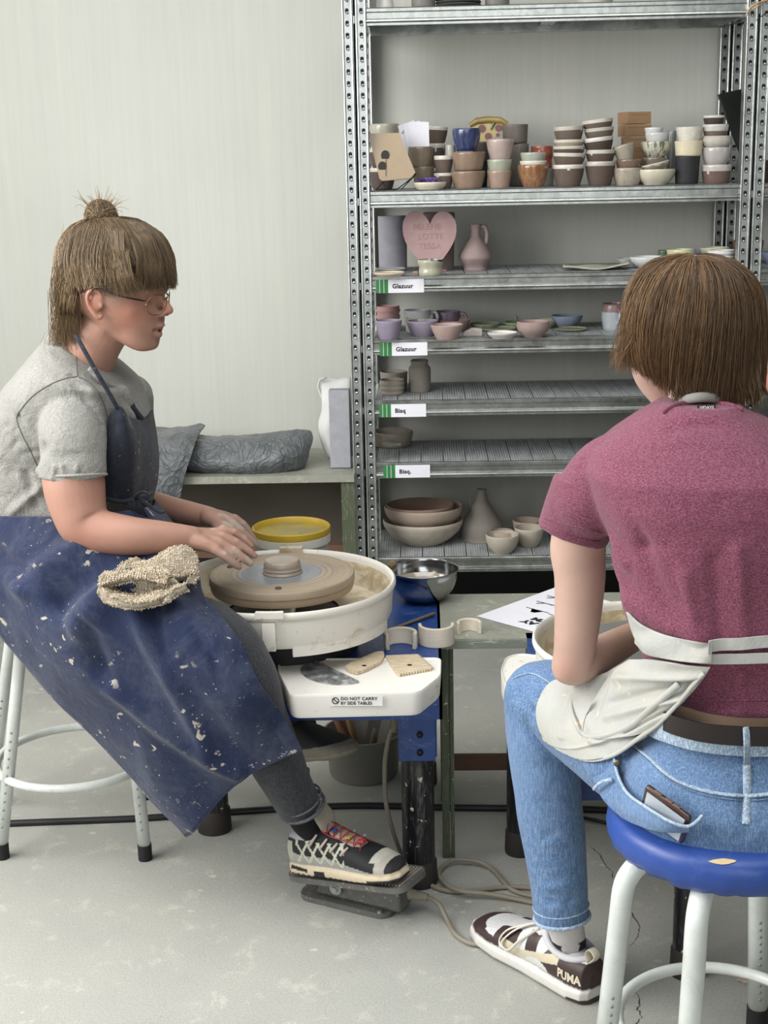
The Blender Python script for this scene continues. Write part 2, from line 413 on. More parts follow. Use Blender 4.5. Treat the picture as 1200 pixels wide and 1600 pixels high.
# ================================================================== metal shelving
def zinc(name, base, sc=1.0, rough=0.32):
    t = NT(name); v = t.coord(scale=(1, 1, 1))
    vo = t.node('ShaderNodeTexVoronoi'); vo.inputs['Scale'].default_value = 70*sc; t.link(v, vo.inputs['Vector'])
    n = t.noise(v, 14, 5)
    b = lin(base); c = t.mix(0.5, t.ramp(vo.outputs['Color'], [(0.2, tuple(x*0.8 for x in b)), (0.8, tuple(x*1.15 for x in b))]), t.ramp(n, [(0.3, tuple(x*0.75 for x in b)), (0.7, tuple(x*1.2 for x in b))]))
    t.col(c); t.set(metal=0.92, rough=t.ramp(n, [(0.3, rough*0.8), (0.7, rough*1.4)])); t.bump(t.noise(v, 35, 3), 0.08, 0.004)
    return t.m
ZINC = zinc('galvanised_steel', 'b4b8b6'); ZINC_L = zinc('galvanised_shelf_edge', 'b2b5b1', rough=0.24)
DARKHOLE = M('punched_hole', '0c0d0e', 0.8, var=0)
SHY, SHB, SHW = 4.15, 4.535, 1.12     # front plane, back plane, post spacing
X0, X1 = -0.185, 0.932
SHZ = dict(A=1.862, B=1.366, C=1.126, D=0.943, E=0.760, F=0.572, G=0.277)
def upright(xc, y, face, parent, zt=2.25):
    """folded post: two perforated flanges beside a central slit; face=-1 looks at the room"""
    m = MB(); hw = 0.0325
    for s_ in (-1, 1):
        a, b = sorted((xc+s_*0.004, xc+s_*hw)); m.b2((a, y, 0.004), (b, y+0.0025, zt))
        m.b2((xc+s_*0.004-0.001, y, 0.004), (xc+s_*0.004+0.001, y+0.03, zt))            # walls of the slit
        m.b2((xc+s_*hw-0.0012, y, 0.004), (xc+s_*hw+0.0012, y+0.035, zt))               # returned outer edge
        m.tube([(xc+s_*0.0065, y-0.0005, 0.004), (xc+s_*0.0065, y-0.0005, zt)], 0.0026, 8)
        m.tube([(xc+s_*(hw-0.0012), y, 0.004), (xc+s_*(hw-0.0012), y, zt)], 0.0032, 8)
    m.b2((xc-0.004, y+0.03, 0.004), (xc+0.004, y+0.032, zt), mi=1)
    z = 0.05
    while z < zt-0.02:                                                                   # keyhole perforations with a pressed lip
        for s_ in (-1, 1):
            cx = xc+s_*0.0195
            hole = [(0.0052*cos(t), 0.0052*sin(t)+0.003) for t in [pi*k/6 for k in range(7)]]+[(-0.0038, -0.006), (0, -0.0085), (0.0038, -0.006)]
            for yy in (y-0.0006, y+0.0031):
                o = len(m.v); m.add([(cx+a, yy, z+b) for a, b in hole], [tuple(range(len(hole)))] if yy < y else [tuple(range(len(hole)-1, -1, -1))], mi=1)
            ball(m, (cx+0.0012, y-0.0004, z-0.0042), (0.0046, 0.0042, 0.0042), n=8)
        z += 0.0322
    return m.obj('upright', [ZINC, DARKHOLE], parent, auto=40)
def deck_mat():
    t = NT('ribbed_grey_deck'); v = t.coord(); x = t.sep(v)
    n = t.noise(t.coord(scale=(1, 0.15, 1)), 60, 4); sp = t.noise(v, 25, 5, 0.7)
    rib = t.math('SINE', t.math('MULTIPLY', x[0], 2*pi/0.0075))
    rib = t.math('MULTIPLY', rib, t.ramp(sp, [(0.35, 0.3), (0.6, 1.0)]))
    c = t.ramp(n, [(0.3, '85898b'), (0.7, 'a9adae')])
    c = t.mix(t.math('MULTIPLY', t.ramp(rib, [(0.25, 0.0), (0.9, 1.0)]), 0.55), c, 'd6d8d6')
    c = t.mix(t.ramp(sp, [(0.62, 0.0), (0.75, 0.5)]), c, 'cfcbbf')
    t.col(c); t.set(rough=0.6, spec=0.3); t.bump(rib, 0.25, 0.002); return t.m
DECK = deck_mat()
def shelf_bay(xa, xb, parent, skip=()):
    out = {}
    for k, z in SHZ.items():
        m = MB(); xl, xr = xa+0.034, xb-0.034; y = SHY+0.004; h = 0.047
        prof = [(0, 0), (0.012, 0.000), (0.0, -0.004), (-0.004, -0.010), (0.0, -0.015), (0.0, -0.029), (-0.007, -0.033), (-0.007, -0.039), (0, -0.042), (0, -0.047), (0.016, -0.047), (0.016, -0.044), (0.006, -0.044), (0.006, -0.006), (0.012, -0.003)]
        prof = [(0.012, 0), (0.002, 0), (-0.001, -0.003), (-0.001, -0.011), (0.004, -0.014), (0.004, -0.029), (-0.004, -0.033), (-0.005, -0.037), (0.002, -0.041), (0.002, -0.047), (0.018, -0.047), (0.018, -0.043), (0.012, -0.043)]
        for (x_a, x_b, yo, sg) in ((xl, xr, SHY+0.004, 1), (xl, xr, SHB-0.03, -1)):
            n = len(prof); vs = [(x_a, yo+sg*a, z+b) for a, b in prof]+[(x_b, yo+sg*a, z+b) for a, b in prof]
            m.add(vs, [(i, (i+1) % n, n+(i+1) % n, n+i) for i in range(n)]+[tuple(range(n-1, -1, -1)), tuple(range(n, 2*n))])
        for x in (xl-0.004, xr+0.004): m.b2((x-0.008, SHY+0.02, z-0.043), (x+0.008, SHB-0.04, z-0.003))
        for x in (xa-0.003, xb+0.003): m.b2((x-0.004, SHY+0.01, z-0.04), (x+0.004, SHB-0.03, z-0.02))
        m.b2(((xl+xr)/2-0.02, SHY+0.03, z-0.03), ((xl+xr)/2+0.02, SHB-0.05, z-0.012))
        sh = m.obj('shelf', ZINC_L, parent, smooth=True, auto=25); solid_normals(sh.data)
        d = MB(); x = xl
        while x < xr-0.01:
            x2 = min(x+0.0672, xr); d.b2((x+0.0014, SHY+0.016, z-0.012), (x2-0.0014, SHB-0.042, z)); x = x2
        d.obj('shelf_deck', DECK, sh, smooth=False)
        out[k] = sh
    return out
unit = empty('shelving_unit', (0.37, 4.35, 0), 'galvanised metal shelving unit full of pottery beside the plastic bags', 'shelving')
for xc in (X0, X1):
    upright(xc, SHY, -1, unit); upright(xc, SHB-0.032, -1, unit)
SH = shelf_bay(X0, X1, unit)
unit2 = empty('shelving_unit', (1.5, 4.35, 0), 'galvanised shelving bay continuing past the right-hand post, cut by the photo edge', 'shelving')
SH2 = shelf_bay(X1, X1+1.117, unit2)
upright(X1+1.117, SHY, -1, unit2); upright(X1+1.117, SHB-0.032, -1, unit2)
# shelf labels
PAPER = M('white_paper', 'e9e8f0', 0.7, var=0.02); INK = M('black_ink', '15151a', 0.6, var=0)
GREEN = M('label_green', '2f7a3e', 0.6, var=0.1, vs=80)
def shelf_label(k, px, py, word, w=0.139, h=0.0385):
    c = W(px, py, SHY-0.004); m = MB(); x = c.x-w/2; z = c.z; y = SHY-0.004
    m.box((c.x, y, z), (w, 0.0008, h), mi=0)
    m.b2((x, y-0.0009, z-h/2), (x+0.035, y-0.0003, z+h/2), mi=1)
    for s_ in (0.011, 0.023): 
        pts = [(x+s_+0.0008*(-1)**i, y-0.0012, z-h/2+h*i/12) for i in range(13)]; m.tube(pts, 0.0008, 5, mi=0)
    add_text(m, word, 0.0175, Vector((x+0.047, y-0.0008, z-0.006)), Vector((1, 0, 0)), Vector((0, 0, 1)), 2, font_bold=0.0006, extrude=0.0002, space=1.08)
    m.obj('label', [PAPER, GREEN, INK], SH[k], smooth=False)
shelf_label('C', 625, 447, 'Glazuur'); shelf_label('D', 630.5, 545.5, 'Glazuur')
shelf_label('E', 629, 641.5, 'Bisq'); shelf_label('F', 635.5, 736.5, 'Bisq.')
# ================================================================== pottery
def CL(name, c, glaze=0.0, rim=None, lvl=None, drip=0.004, speck=None, var=0.10, vert=None, inner=None, bumpy=0.15, rough=None):
    """clay or glazed clay; rim = second colour above height lvl (metres, object space)"""
    if name in MATS: return MATS[name]
    def ds(h):
        if not isinstance(h, str): return h
        q = lin(h); g = 0.3*q[0]+0.6*q[1]+0.1*q[2]; return tuple(g+(x-g)*0.74 for x in q)
    rim, vert, speck = ds(rim), ds(vert), ds(speck)
    t = NT(name); v = t.coord(); a = ds(c); n = t.noise(v, 30, 5)
    col = t.ramp(n, [(0.3, tuple(x*(1-var) for x in a)), (0.7, tuple(min(1, x*(1+var)) for x in a))])
    if vert:
        st = t.noise(t.coord(scale=(1, 1, 0.12)), 130, 3); col = t.mix(t.ramp(st, [(0.45, 0.0), (0.6, 1.0)]), col, vert)
    if speck:
        sp = t.noise(v, 230, 2); col = t.mix(t.ramp(sp, [(0.62, 0.0), (0.70, 0.85)]), col, speck)
    if rim:
        z = t.sep(v)[2]; w = t.math('MULTIPLY', t.math('SUBTRACT', t.noise(t.coord(scale=(1, 1, 0.2)), 45, 3), 0.5), drip*6)
        f = t.math('GREATER_THAN', t.math('ADD', z, w), lvl); col = t.mix(f, col, rim)
        t.set(coat=t.math('MULTIPLY', f, 0.8) if glaze < 0.3 else glaze, croug=0.12)
    elif glaze: t.set(coat=glaze, croug=0.12)
    t.col(col); t.set(rough=rough if rough is not None else (0.72 if glaze < 0.5 else 0.3), spec=0.4)
    t.bump(t.noise(t.coord(scale=(1, 1, 4)), 60, 3), bumpy, 0.002); MATS[name] = t.m; return t.m
POTN = {}
def profile(R_, Rb, h, t, p, foot=0.0, lip=0.0, belly=0.0):
    o = []
    if foot > 0: o += [(0, foot*0.6), (Rb*0.7, foot*0.6), (Rb*0.75, 0), (Rb*0.92, 0), (Rb*0.93, foot)]
    else: o += [(0, 0.0015), (Rb*0.8, 0.0012), (Rb*0.93, 0), (Rb*0.985, 0.0015)]
    n = 12
    f = lambda u: Rb+(R_-Rb)*(1-(1-u)**p if p >= 1 else u**(1/p))+belly*sin(pi*u)
    for i in range(1, n+1): u = i/n; o.append((f(u), foot+0.003+(h-foot-0.003-t*0.5)*u))
    if lip: o[-1] = (o[-1][0]+lip, o[-1][1])
    o.append((o[-1][0]-t*0.5, h)); 
    for i in range(n-1, -1, -1): u = i/n; o.append((max(f(u)-t, 0.002), foot+0.003+t+(h-foot-0.003-2*t)*u+(0 if i else 0)))
    o.append((0, foot+t+0.002)); return o
def pot(name, box, mat, label, cat='cup', group=None, Y=None, z=None, rb=0.7, p=1.6, t=0.0035, tilt=0, foot=0.0, lip=0.0, belly=0.0,
        band=2, ribs=0, rib_a=0.0012, flute=0, facet=0, wonk=0.0, n=36, rot=0, deep=0.0, handle=None, hmat=None, lid=None):
    """box = (x0, x1, ytop, ybottom) in the photo; z = height it rests on (None: taken from the box at distance Y)"""
    x0, x1, yt, yb = box; cx = (x0+x1)/2
    if Y is None:
        g = G(cx, yb, z); Y = g.y
        for _ in range(3): R_ = (x1-x0)/2/ppm((yt+yb)/2, Y); Y = g.y+R_*rb*0.95
    R_ = (x1-x0)/2/ppm((yt+yb)/2, Y)
    zb = z if z is not None else W(cx, yb, Y-R_*rb*0.6).z
    zt = W(cx, yt, Y+R_*0.95).z if yt > 250 else W(cx, yt, Y-R_*0.95).z
    zb -= deep; h = max(zt-zb, 0.008); X = W(cx, (yt+yb)/2, Y).x
    rb_ = rb-(0.12 if deep else 0)
    prof = profile(R_, R_*rb_, h, t, p, foot, lip, belly)
    sd = rng.integers(1e6)
    def wob(r, zz, a):
        rr = r
        if ribs: rr += rib_a*sin(2*pi*ribs*zz/h)
        if flute: rr += R_*0.035*abs(sin(flute*a/2))-R_*0.02
        if facet and r > R_*rb*0.9: rr -= 0.03*R_*(0.5+0.5*cos(facet*a+2.2*round(zz/h*4)))
        if wonk: rr += wonk*R_*noise.noise(Vector((cos(a)*1.3, sin(a)*1.3, zz*20+sd % 97))); zz = zz+wonk*0.25*h*noise.noise(Vector((cos(a)*1.1, sin(a)*1.1, sd % 31)))*(zz/h)
        return rr, zz
    m = MB(); m.lathe(prof, n=n, wob=wob if (ribs or flute or facet or wonk) else None)
    if isinstance(mat, list):                              # pale glazed lip, with a few runs down the side
        nn_ = n; per = {}
        for i, f in enumerate(m.f):
            zc = sum(m.v[q][2] for q in f)/len(f)/h; rc = sum((m.v[q][0]**2+m.v[q][1]**2)**0.5 for q in f)/len(f)
            ang = math.atan2(m.v[f[0]][1], m.v[f[0]][0]); run = noise.noise(Vector((cos(ang)*2.2, sin(ang)*2.2, sd % 53)))
            if zc > 1-band/12.0-0.02-max(0, run-0.42)*1.2: m.mi[i] = 1
    me = m.mesh(name); solid_normals(me); root = not handle
    o = link(name, me, mat, None, (X, Y, zb), auto=50)
    if tilt: o.rotation_euler = (0, radians(tilt), radians(rot))
    elif rot: o.rotation_euler = (0, 0, radians(rot))
    if handle:                                            # (angle deg, height fraction, size)
        a, hf, sz = handle; a = radians(a); d = Vector((cos(a), sin(a), 0)); hh = h*sz
        rr = R_*(rb+(1-rb)*0.75)
        P = [d*(rr-0.002)+Vector((0, 0, h*hf+hh*0.5)), d*(rr+hh*0.42)+Vector((0, 0, h*hf+hh*0.52)), d*(rr+hh*0.55)+Vector((0, 0, h*hf+hh*0.1)), d*(rr+hh*0.35)+Vector((0, 0, h*hf-hh*0.35)), d*(rr-0.004)+Vector((0, 0, h*hf-hh*0.45))]
        hm = MB(); hm.tube(spline(P, 5), 0.0042, 8, sq=1.3); ho = link('handle', hm.mesh('handle'), hmat or mat); ho.parent = o
    tag(o, label, cat, group); return o
BRW, DKB = '6a5648', '4a3a32'
def brown_rim(h, nm, body='665548', rim='d2cabb', glaze=0): return [CL(nm, body, 0.1), CL(nm+'_lip', rim, 0.6)]
Yf, Yr = 4.225, 4.37            # front and rear row
zB = SHZ['B']; gB = 'cups and bowls on the crowded upper shelf'
def stack(boxes, Y, z, mats, labels, rb=0.72, p=1.5, tilts=None, **kw):
    for i, b in enumerate(boxes):
        pot('cup', b, mats[i % len(mats)], labels[i], 'cup', gB, Y=Y, z=z if i == 0 else None, rb=rb, p=p, tilt=(tilts or [0]*9)[i], deep=0 if i == 0 else 0.022, **kw)
ST_BR = [brown_rim(0.066, 'brown_cup_white_rim_tall'), brown_rim(0.041, 'brown_cup_white_rim'), brown_rim(0.038, 'brown_cup_chalk_rim', '5d4b40', 'c9c2b4'), [CL('cream_flecked_cup', 'a5967c', 0.5, speck='7b6c55'), CL('cream_flecked_lip', 'd2cab8', 0.6)], brown_rim(0.047, 'brown_cup_pale_rim', '6a5a4c', 'bfb7a8')]
# far left behind the tan board
pot('cup', (576, 619, 262, 297), brown_rim(0.05, 'umber_cup_white_rim', '62504a'), 'brown cup with white rim at the far left, half hidden by the tan board', 'cup', gB, Y=Yr, z=zB, rb=0.72)
pot('cup', (577, 619, 232, 262), brown_rim(0.05, 'umber_cup_white_rim'), 'second brown cup hidden behind the tan board under a pale bowl', 'cup', gB, Y=Yr, rb=0.8)
pot('bowl', (578, 624, 193, 233), CL('pale_sage_glaze', 'b5b09b', 0.8, var=0.15), 'pale sage bowl topping the leftmost stack behind the tan board', 'bowl', gB, Y=Yr, rb=0.8, t=0.004)
# olive cups holding the cards
OLV = CL('olive_stoneware', '83745a', 0.5, var=0.16)
pot('cup', (645, 678, 260, 291), OLV, 'olive brown cup under the cup that holds white cards', 'cup', gB, Y=Yf+0.05, z=zB, rb=0.8)
pot('cup', (637, 677, 229, 262), OLV, 'olive brown cup holding the fanned white cards', 'cup', gB, Y=Yf+0.05, rb=0.78)
# brown white-rimmed stacks left of the blue cup
pot('cup', (678, 708, 270, 297), ST_BR[1], 'brown white-rimmed cup between the purple ribbon dish and the tan bowls, at the bottom', 'cup', gB, Y=Yf+0.02, z=zB, rb=0.75)
pot('cup', (678, 708, 243, 271), ST_BR[1], 'brown white-rimmed cup second from the shelf, beside the upper tan bowl', 'cup', gB, Y=Yf+0.02, deep=0.012, rb=0.75)
pot('cup', (664, 697, 262, 288), ST_BR[2], 'dark brown cup hidden low behind the olive cups', 'cup', gB, Y=Yr, z=zB, rb=0.8)
pot('cup', (668, 696, 224, 262), ST_BR[2], 'dark brown cup under the tallest left brown cup', 'cup', gB, Y=Yr, rb=0.8)
pot('cup', (666, 698, 197, 226), ST_BR[1], 'brown cup with white rim highest beside the white cards', 'cup', gB, Y=Yr, deep=0.008, rb=0.78, tilt=4)
pot('mug', (696, 712, 226, 249), CL('pale_grey_glaze', 'aaa69c', 0.6), 'small pale grey beaker squeezed between brown cup and tan bowls', 'mug', gB, Y=Yf+0.03, rb=0.9)
# tan bowls + blue cup
TAN = CL('toffee_stoneware', '8f735a', 0.55, rim='755c48', lvl=0.052, var=0.12)
pot('bowl', (705, 758, 267, 297), TAN, 'toffee brown bowl standing on the shelf under a matching bowl', 'bowl', gB, Y=Yf, z=zB, rb=0.8, ribs=0)
pot('bowl', (706, 758, 237, 267), TAN, 'toffee brown bowl carrying the dark blue cup', 'bowl', gB, Y=Yf, rb=0.82)
pot('cup', (707, 751, 200, 236), CL('cobalt_glaze', '2a3760', 1.0, rim='5a4a44', lvl=0.0665, var=0.3, vert='32467c', rough=0.15), 'glossy dark blue glazed cup on two toffee brown bowls', 'cup', gB, Y=Yf, rb=0.72, p=2.2)
pot('cup', (744, 762, 252, 293), CL('near_black_clay', '2c2624', 0.1), 'nearly black cup in the gap behind the toffee bowls', 'cup', gB, Y=Yr+0.02, z=zB, rb=0.9)
pot('cup', (738, 766, 222, 252), CL('dark_umber_clay', '4c3d33', 0.2), 'dark umber cup behind the blue cup, carrying the pizza slice', 'cup', gB, Y=Yr+0.02, rb=0.9)
# pink / green / terracotta
pot('cup', (761, 799, 266, 295), CL('terracotta_pink_glaze', 'a5856f', 0.8, var=0.12), 'salmon glazed cup at the foot of the pink and green stack', 'cup', gB, Y=Yf, z=zB, rb=0.78)
pot('cup', (761, 800, 249, 268), CL('celadon_glaze', 'a3a890', 0.8, speck='8d907a'), 'pale green speckled cup in the middle of the pink cup stack', 'cup', gB, Y=Yf, rb=0.8, deep=0.02)
pot('cup', (760, 803, 217, 251), CL('dusty_pink_glaze', 'b39a90', 0.6), 'dusty pink cup on top of pale green and salmon cups', 'cup', gB, Y=Yf, rb=0.74, deep=0.012)
GB_ = CL('grey_brown_vase_clay', '6f665c', 0.25, var=0.14)
pot('vase', (795, 826, 224, 292), GB_, 'grey brown cylinder vase behind the amber cup', 'vase', gB, Y=Yr, z=zB, rb=0.95, p=1)
pot('vase', (785, 825, 194, 224), GB_, 'grey brown cylinder pot stacked highest behind the pink cup', 'vase', gB, Y=Yr, rb=0.94, p=1)
# amber stack
pot('cup', (809, 857, 257, 294), CL('amber_glaze', '9c6a34', 1.0, var=0.28, vert='8a4f1e', rough=0.15), 'glossy amber brown cup holding cream and green cups', 'cup', gB, Y=Yf, z=zB, rb=0.62, p=2.2)
pot('cup', (812, 854, 251, 262), CL('cream_glaze', 'd8d0bb', 0.8), 'cream rimmed cup nested in the amber cup', 'cup', gB, Y=Yf, rb=0.8, deep=0.02)
pot('cup', (813, 853, 238, 254), CL('sage_green_glaze', 'a4aa98', 0.8), 'pale sage green cup topping the amber cup', 'cup', gB, Y=Yf, rb=0.82, deep=0.015)
pot('cup', (845, 866, 262, 293), CL('white_grey_flecked', 'a7a197', 0.5, speck='5f564c'), 'greyish cup half hidden between amber cup and brown stack', 'cup', gB, Y=Yr, z=zB, rb=0.85)
pot('cup', (829, 865, 228, 263), CL('orange_red_glaze', 'b5502c', 1.0, var=0.25, rough=0.2), 'orange red glazed cup behind the pale sage cup', 'cup', gB, Y=Yr, rb=0.85, ribs=2)
# two stacks of five
stack([(863, 913, 257, 292), (863, 914, 239, 257), (864, 914, 228, 241), (865, 913, 218, 229), (866, 913, 197, 219)], Yf, zB,
      [ST_BR[0], ST_BR[1], ST_BR[2], ST_BR[3], ST_BR[4]],
      ['brown cup with white rim at the foot of the stack beside the orange cup', 'brown cup second from the bottom in the stack beside the orange cup', 'brown cup third in the stack beside the orange cup, under the flecked cream rim',
       'flecked cream cup fourth in the stack beside the orange cup', 'brown cup with chalky rim topping the stack beside the orange cup'], tilts=[0, 2, 0, 0, -2])
stack([(914, 961, 252, 291), (915, 961, 234, 254), (914, 961, 214, 236), (915, 961, 199, 216), (912, 960, 186, 202)], Yf, zB,
      [brown_rim(0.073, 'brown_cup_thin_rim', '5c4a3f', 'b9b1a4'), ST_BR[2], brown_rim(0.032, 'brown_cup_dripping_rim', '4f3e35', 'cfcac2'), ST_BR[4], ST_BR[1]],
      ['tall brown cup at the foot of the leaning stack before the cartons', 'brown cup second from the bottom of the leaning stack before the cartons', 'dark brown cup with a white drip, middle of the leaning stack',
       'brown cup fourth up in the leaning stack before the cartons', 'tilted brown cup with white drips topping the leaning stack before the cartons'], tilts=[0, 0, -6, -5, -6])
# beige / speckled
pot('cup', (957, 1004, 262, 289), CL('oatmeal_speckled_glaze', 'a89a85', 0.8, speck='5a4a3c', var=0.2), 'speckled oatmeal cup below a glossy brown band, before the cartons', 'cup', gB, Y=Yf, z=zB, rb=0.75, p=2)
pot('cup', (962, 1003, 249, 264), CL('glossy_mocha_glaze', '7c614d', 1.0, rough=0.2), 'glossy mocha cup between the speckled cup and the tilted beige cup', 'cup', gB, Y=Yf, rb=0.85, deep=0.012)
pot('cup', (963, 996, 225, 253), CL('beige_sand_clay', 'a69a85', 0.5), 'beige cup lying tilted on the glossy mocha cup', 'cup', gB, Y=Yf, rb=0.8, tilt=-14, deep=0.002)
# cream bowl stack
pot('bowl', (993, 1055, 264, 288), CL('cream_bowl_glaze', 'cfc6a9', 0.7), 'wide cream bowl standing below the green striped bowl', 'bowl', gB, Y=Yf, z=zB, rb=0.6, p=2.2)
pot('saucer', (1003, 1048, 254, 269), CL('taupe_saucer', 'a89b88', 0.6, rim='d4ccbc', lvl=0.02), 'taupe saucer leaning tilted inside the wide cream bowl', 'saucer', gB, Y=Yf, rb=0.55, tilt=-12)
pot('cup', (1004, 1040, 246, 266), CL('brown_glass_glaze', '7a6a5b', 0.9, rough=0.2), 'brown glossy cup between the cream bowl and the green striped bowl', 'cup', gB, Y=Yf+0.02, rb=0.85)
pot('bowl', (1001, 1048, 221, 248), CL('green_running_glaze', 'c3bfa4', 0.9, vert='62705a', var=0.15, rough=0.2), 'cream bowl with running green stripes', 'bowl', gB, Y=Yf+0.02, rb=0.55, p=2.2)
pot('cup', (1008, 1044, 207, 224), CL('milk_white_glaze', 'c9c8c4', 0.8), 'milky white cup sitting in the green striped bowl', 'cup', gB, Y=Yf+0.02, rb=0.8, deep=0.012)
pot('cup', (1007, 1036, 199, 213), CL('ice_white_glaze', 'd2d4d6', 0.8), 'icy white cup topping the green striped bowl', 'cup', gB, Y=Yf+0.03, rb=0.85, deep=0.004)
pot('glass', (1041, 1056, 204, 268), CL('smoky_glass_glaze', '8b8f8e', 1.0, rough=0.1), 'narrow grey shiny tumbler behind the green striped bowl', 'glass', gB, Y=Yr, rb=0.9)
# black + cream
pot('cup', (1054, 1093, 243, 286), CL('black_matt_clay', '2b2c30', 0.1, bumpy=0.5), 'tall matt black cup under two cream cups', 'cup', gB, Y=Yf, z=zB, rb=0.9, p=1)
pot('cup', (1054, 1098, 220, 244), CL('butter_cream_glaze', 'd6c8a2', 0.3), 'butter cream cup sitting on the matt black cup', 'cup', gB, Y=Yf, rb=0.9, p=1)
pot('cup', (1056, 1098, 198, 223), CL('rough_white_speckled', 'd9d3c2', 0.6, speck='a59a86', bumpy=0.6), 'rough speckled off-white cup topping the black cup', 'cup', gB, Y=Yf, rb=0.86, p=1.2, deep=0.005)
# right stack
pot('bowl', (1096, 1142, 257, 283), [CL('russet_clay', '6b5148', 0.3), CL('thick_white_top', 'bfb9b2', 0.9)], 'russet brown bowl with thick white glaze at the foot of the rightmost stack', 'bowl', gB, Y=Yf, z=zB, rb=0.85, p=1.4, band=4)
pot('bowl', (1097, 1141, 230, 260), CL('lilac_white_glaze', 'b5aca9', 1.0, rough=0.2), 'round lilac white glazed bowl in the rightmost stack', 'bowl', gB, Y=Yf, rb=0.7, p=2.5)
pot('bowl', (1098, 1140, 212, 234), CL('bone_fluted_clay', 'b7b0a3', 0.3, bumpy=0.4), 'fluted bone coloured bowl in the rightmost stack', 'bowl', gB, Y=Yf, rb=0.75, flute=26, p=2.2, belly=0.004)
pot('cup', (1098, 1138, 194, 214), [CL('dark_clay_foot', '6e5b4e', 0.4), CL('milky_upper_glaze', 'c7c3bc', 0.9)], 'white glazed cup with brown foot in the rightmost stack', 'cup', gB, Y=Yf, rb=0.85, deep=0.01, band=5)
pot('cup', (1099, 1132, 180, 196), [CL('dark_small_cup_clay', '453a35', 0.2), CL('white_small_lip', 'c9c6c0', 0.5)], 'small dark cup with white lip topping the rightmost stack', 'cup', gB, Y=Yf, rb=0.85, deep=0.008)
# cream dish with ribbon
dish = pot('dish', (645, 698, 284, 299), CL('cream_dish_glaze', 'd6c9ae', 0.6), 'low cream dish with a tangle of purple ribbon', 'dish', gB, Y=Yf-0.02, z=zB, rb=0.8, p=2)
rb_ = MB(); c0 = W(669, 284, Yf-0.02)
for k in range(7):
    pts = [(c0.x+0.032*cos(t*1.0+k)*(0.6+0.4*sin(k*2.1)), c0.y+0.02*sin(t+k*0.7), c0.z+0.003+0.008*sin(2*t+k)) for t in np.linspace(0, 2*pi, 18)]
    rb_.tube(pts, 0.0024, 6, closed=True)
tag(rb_.obj('ribbon', M('purple_ribbon', '5d4a86', 0.5)), 'purple ribbon curled up in the low cream dish', 'ribbon')
# white cards fanned in the olive cup
for i, (px, a) in enumerate(((641, -17), (647, -11), (653, -5), (657, -1))):
    c = W(px, 214, Yf+0.045-0.006*i); m = MB(); r = Matrix.Rotation(radians(a), 3, 'Y'); m.box((0, 0, 0), (0.05, 0.0012, 0.082), rot=r)
    if i == 0:
        for q, (u, v_) in enumerate(((-0.012, 0.022), (0.004, 0.006), (-0.006, -0.012), (0.01, -0.026), (0.012, 0.026))):
            cc = r@Vector((u, -0.0012, v_)); m.box(cc, (0.02, 0.0006, 0.006), rot=Matrix.Rotation(radians(a-35), 3, 'Y'), mi=1)
    o = m.obj('card', [PAPER, M('card_silver_print', 'a7a79f', 0.3)], None, c, smooth=False)
    tag(o, ['white card with silvery print, leftmost of the fan in the olive cup', 'blank white card second from left of the fan', 'blank white card third from left of the fan', 'blank white card most upright in the fan'][i], 'card', 'white cards standing in the olive cup')
# tan board on wire stand
bd = empty('plate_stand', W(600, 296, Yf-0.03), 'bent black wire stand holding the tan board', 'stand')
wm = MB(); 
for pts in ([(587, 297), (608, 275), (603, 260), (607, 250)], [(604, 299), (598, 283), (588, 297), (620, 296), (648, 275), (649, 270)], [(627, 296), (650, 272)]):
    wm.tube([W(a, b, Yf-0.05+0.02*(i % 2)) for i, (a, b) in enumerate(pts)], 0.0016, 6)
wm.obj('wire_frame', M('black_wire', '141414', 0.5), bd)
m = MB(); P = [(576, 211), (580, 209), (622, 208), (625, 212), (649, 270), (641, 279), (598, 283), (593, 280)]
A_ = [W(a, b, Yf-0.04+0.0009*(b-210)*-0.4) for a, b in P]
nn = Vector((0, -1, 0.2)).normalized()
m.add([p+nn*0.004 for p in A_]+[p-nn*0.004 for p in A_], [tuple(range(8)), tuple(range(15, 7, -1))]+[(i, (i+1) % 8, 8+(i+1) % 8, 8+i) for i in range(8)])
for (cx, cy, rx, ry) in ((602, 243, 6.5, 8), (597.5, 260, 6.5, 7.5)):
    cc = W(cx, cy, Yf-0.04-0.00036*(cy-210)); k = ppm(cy, Yf); m.add([cc+Vector((rx/k*cos(t), -0.006, ry/k*sin(t))) for t in np.linspace(0, 2*pi, 20, endpoint=False)], [tuple(range(20))], mi=1)
m.tube([W(603, 248, Yf-0.06), W(603, 275, Yf-0.07)], 0.0008, 5, mi=1)
tb = m.obj('decorative_board', [M('tan_glazed_board', '9a8464', 0.35, var=0.1, coat=0.5), M('black_oval_print', '24221f', 0.5)], smooth=False, auto=30); solid_normals(tb.data)
tag(tb, 'tan ceramic board with two black ovals leaning on a wire stand', 'board')
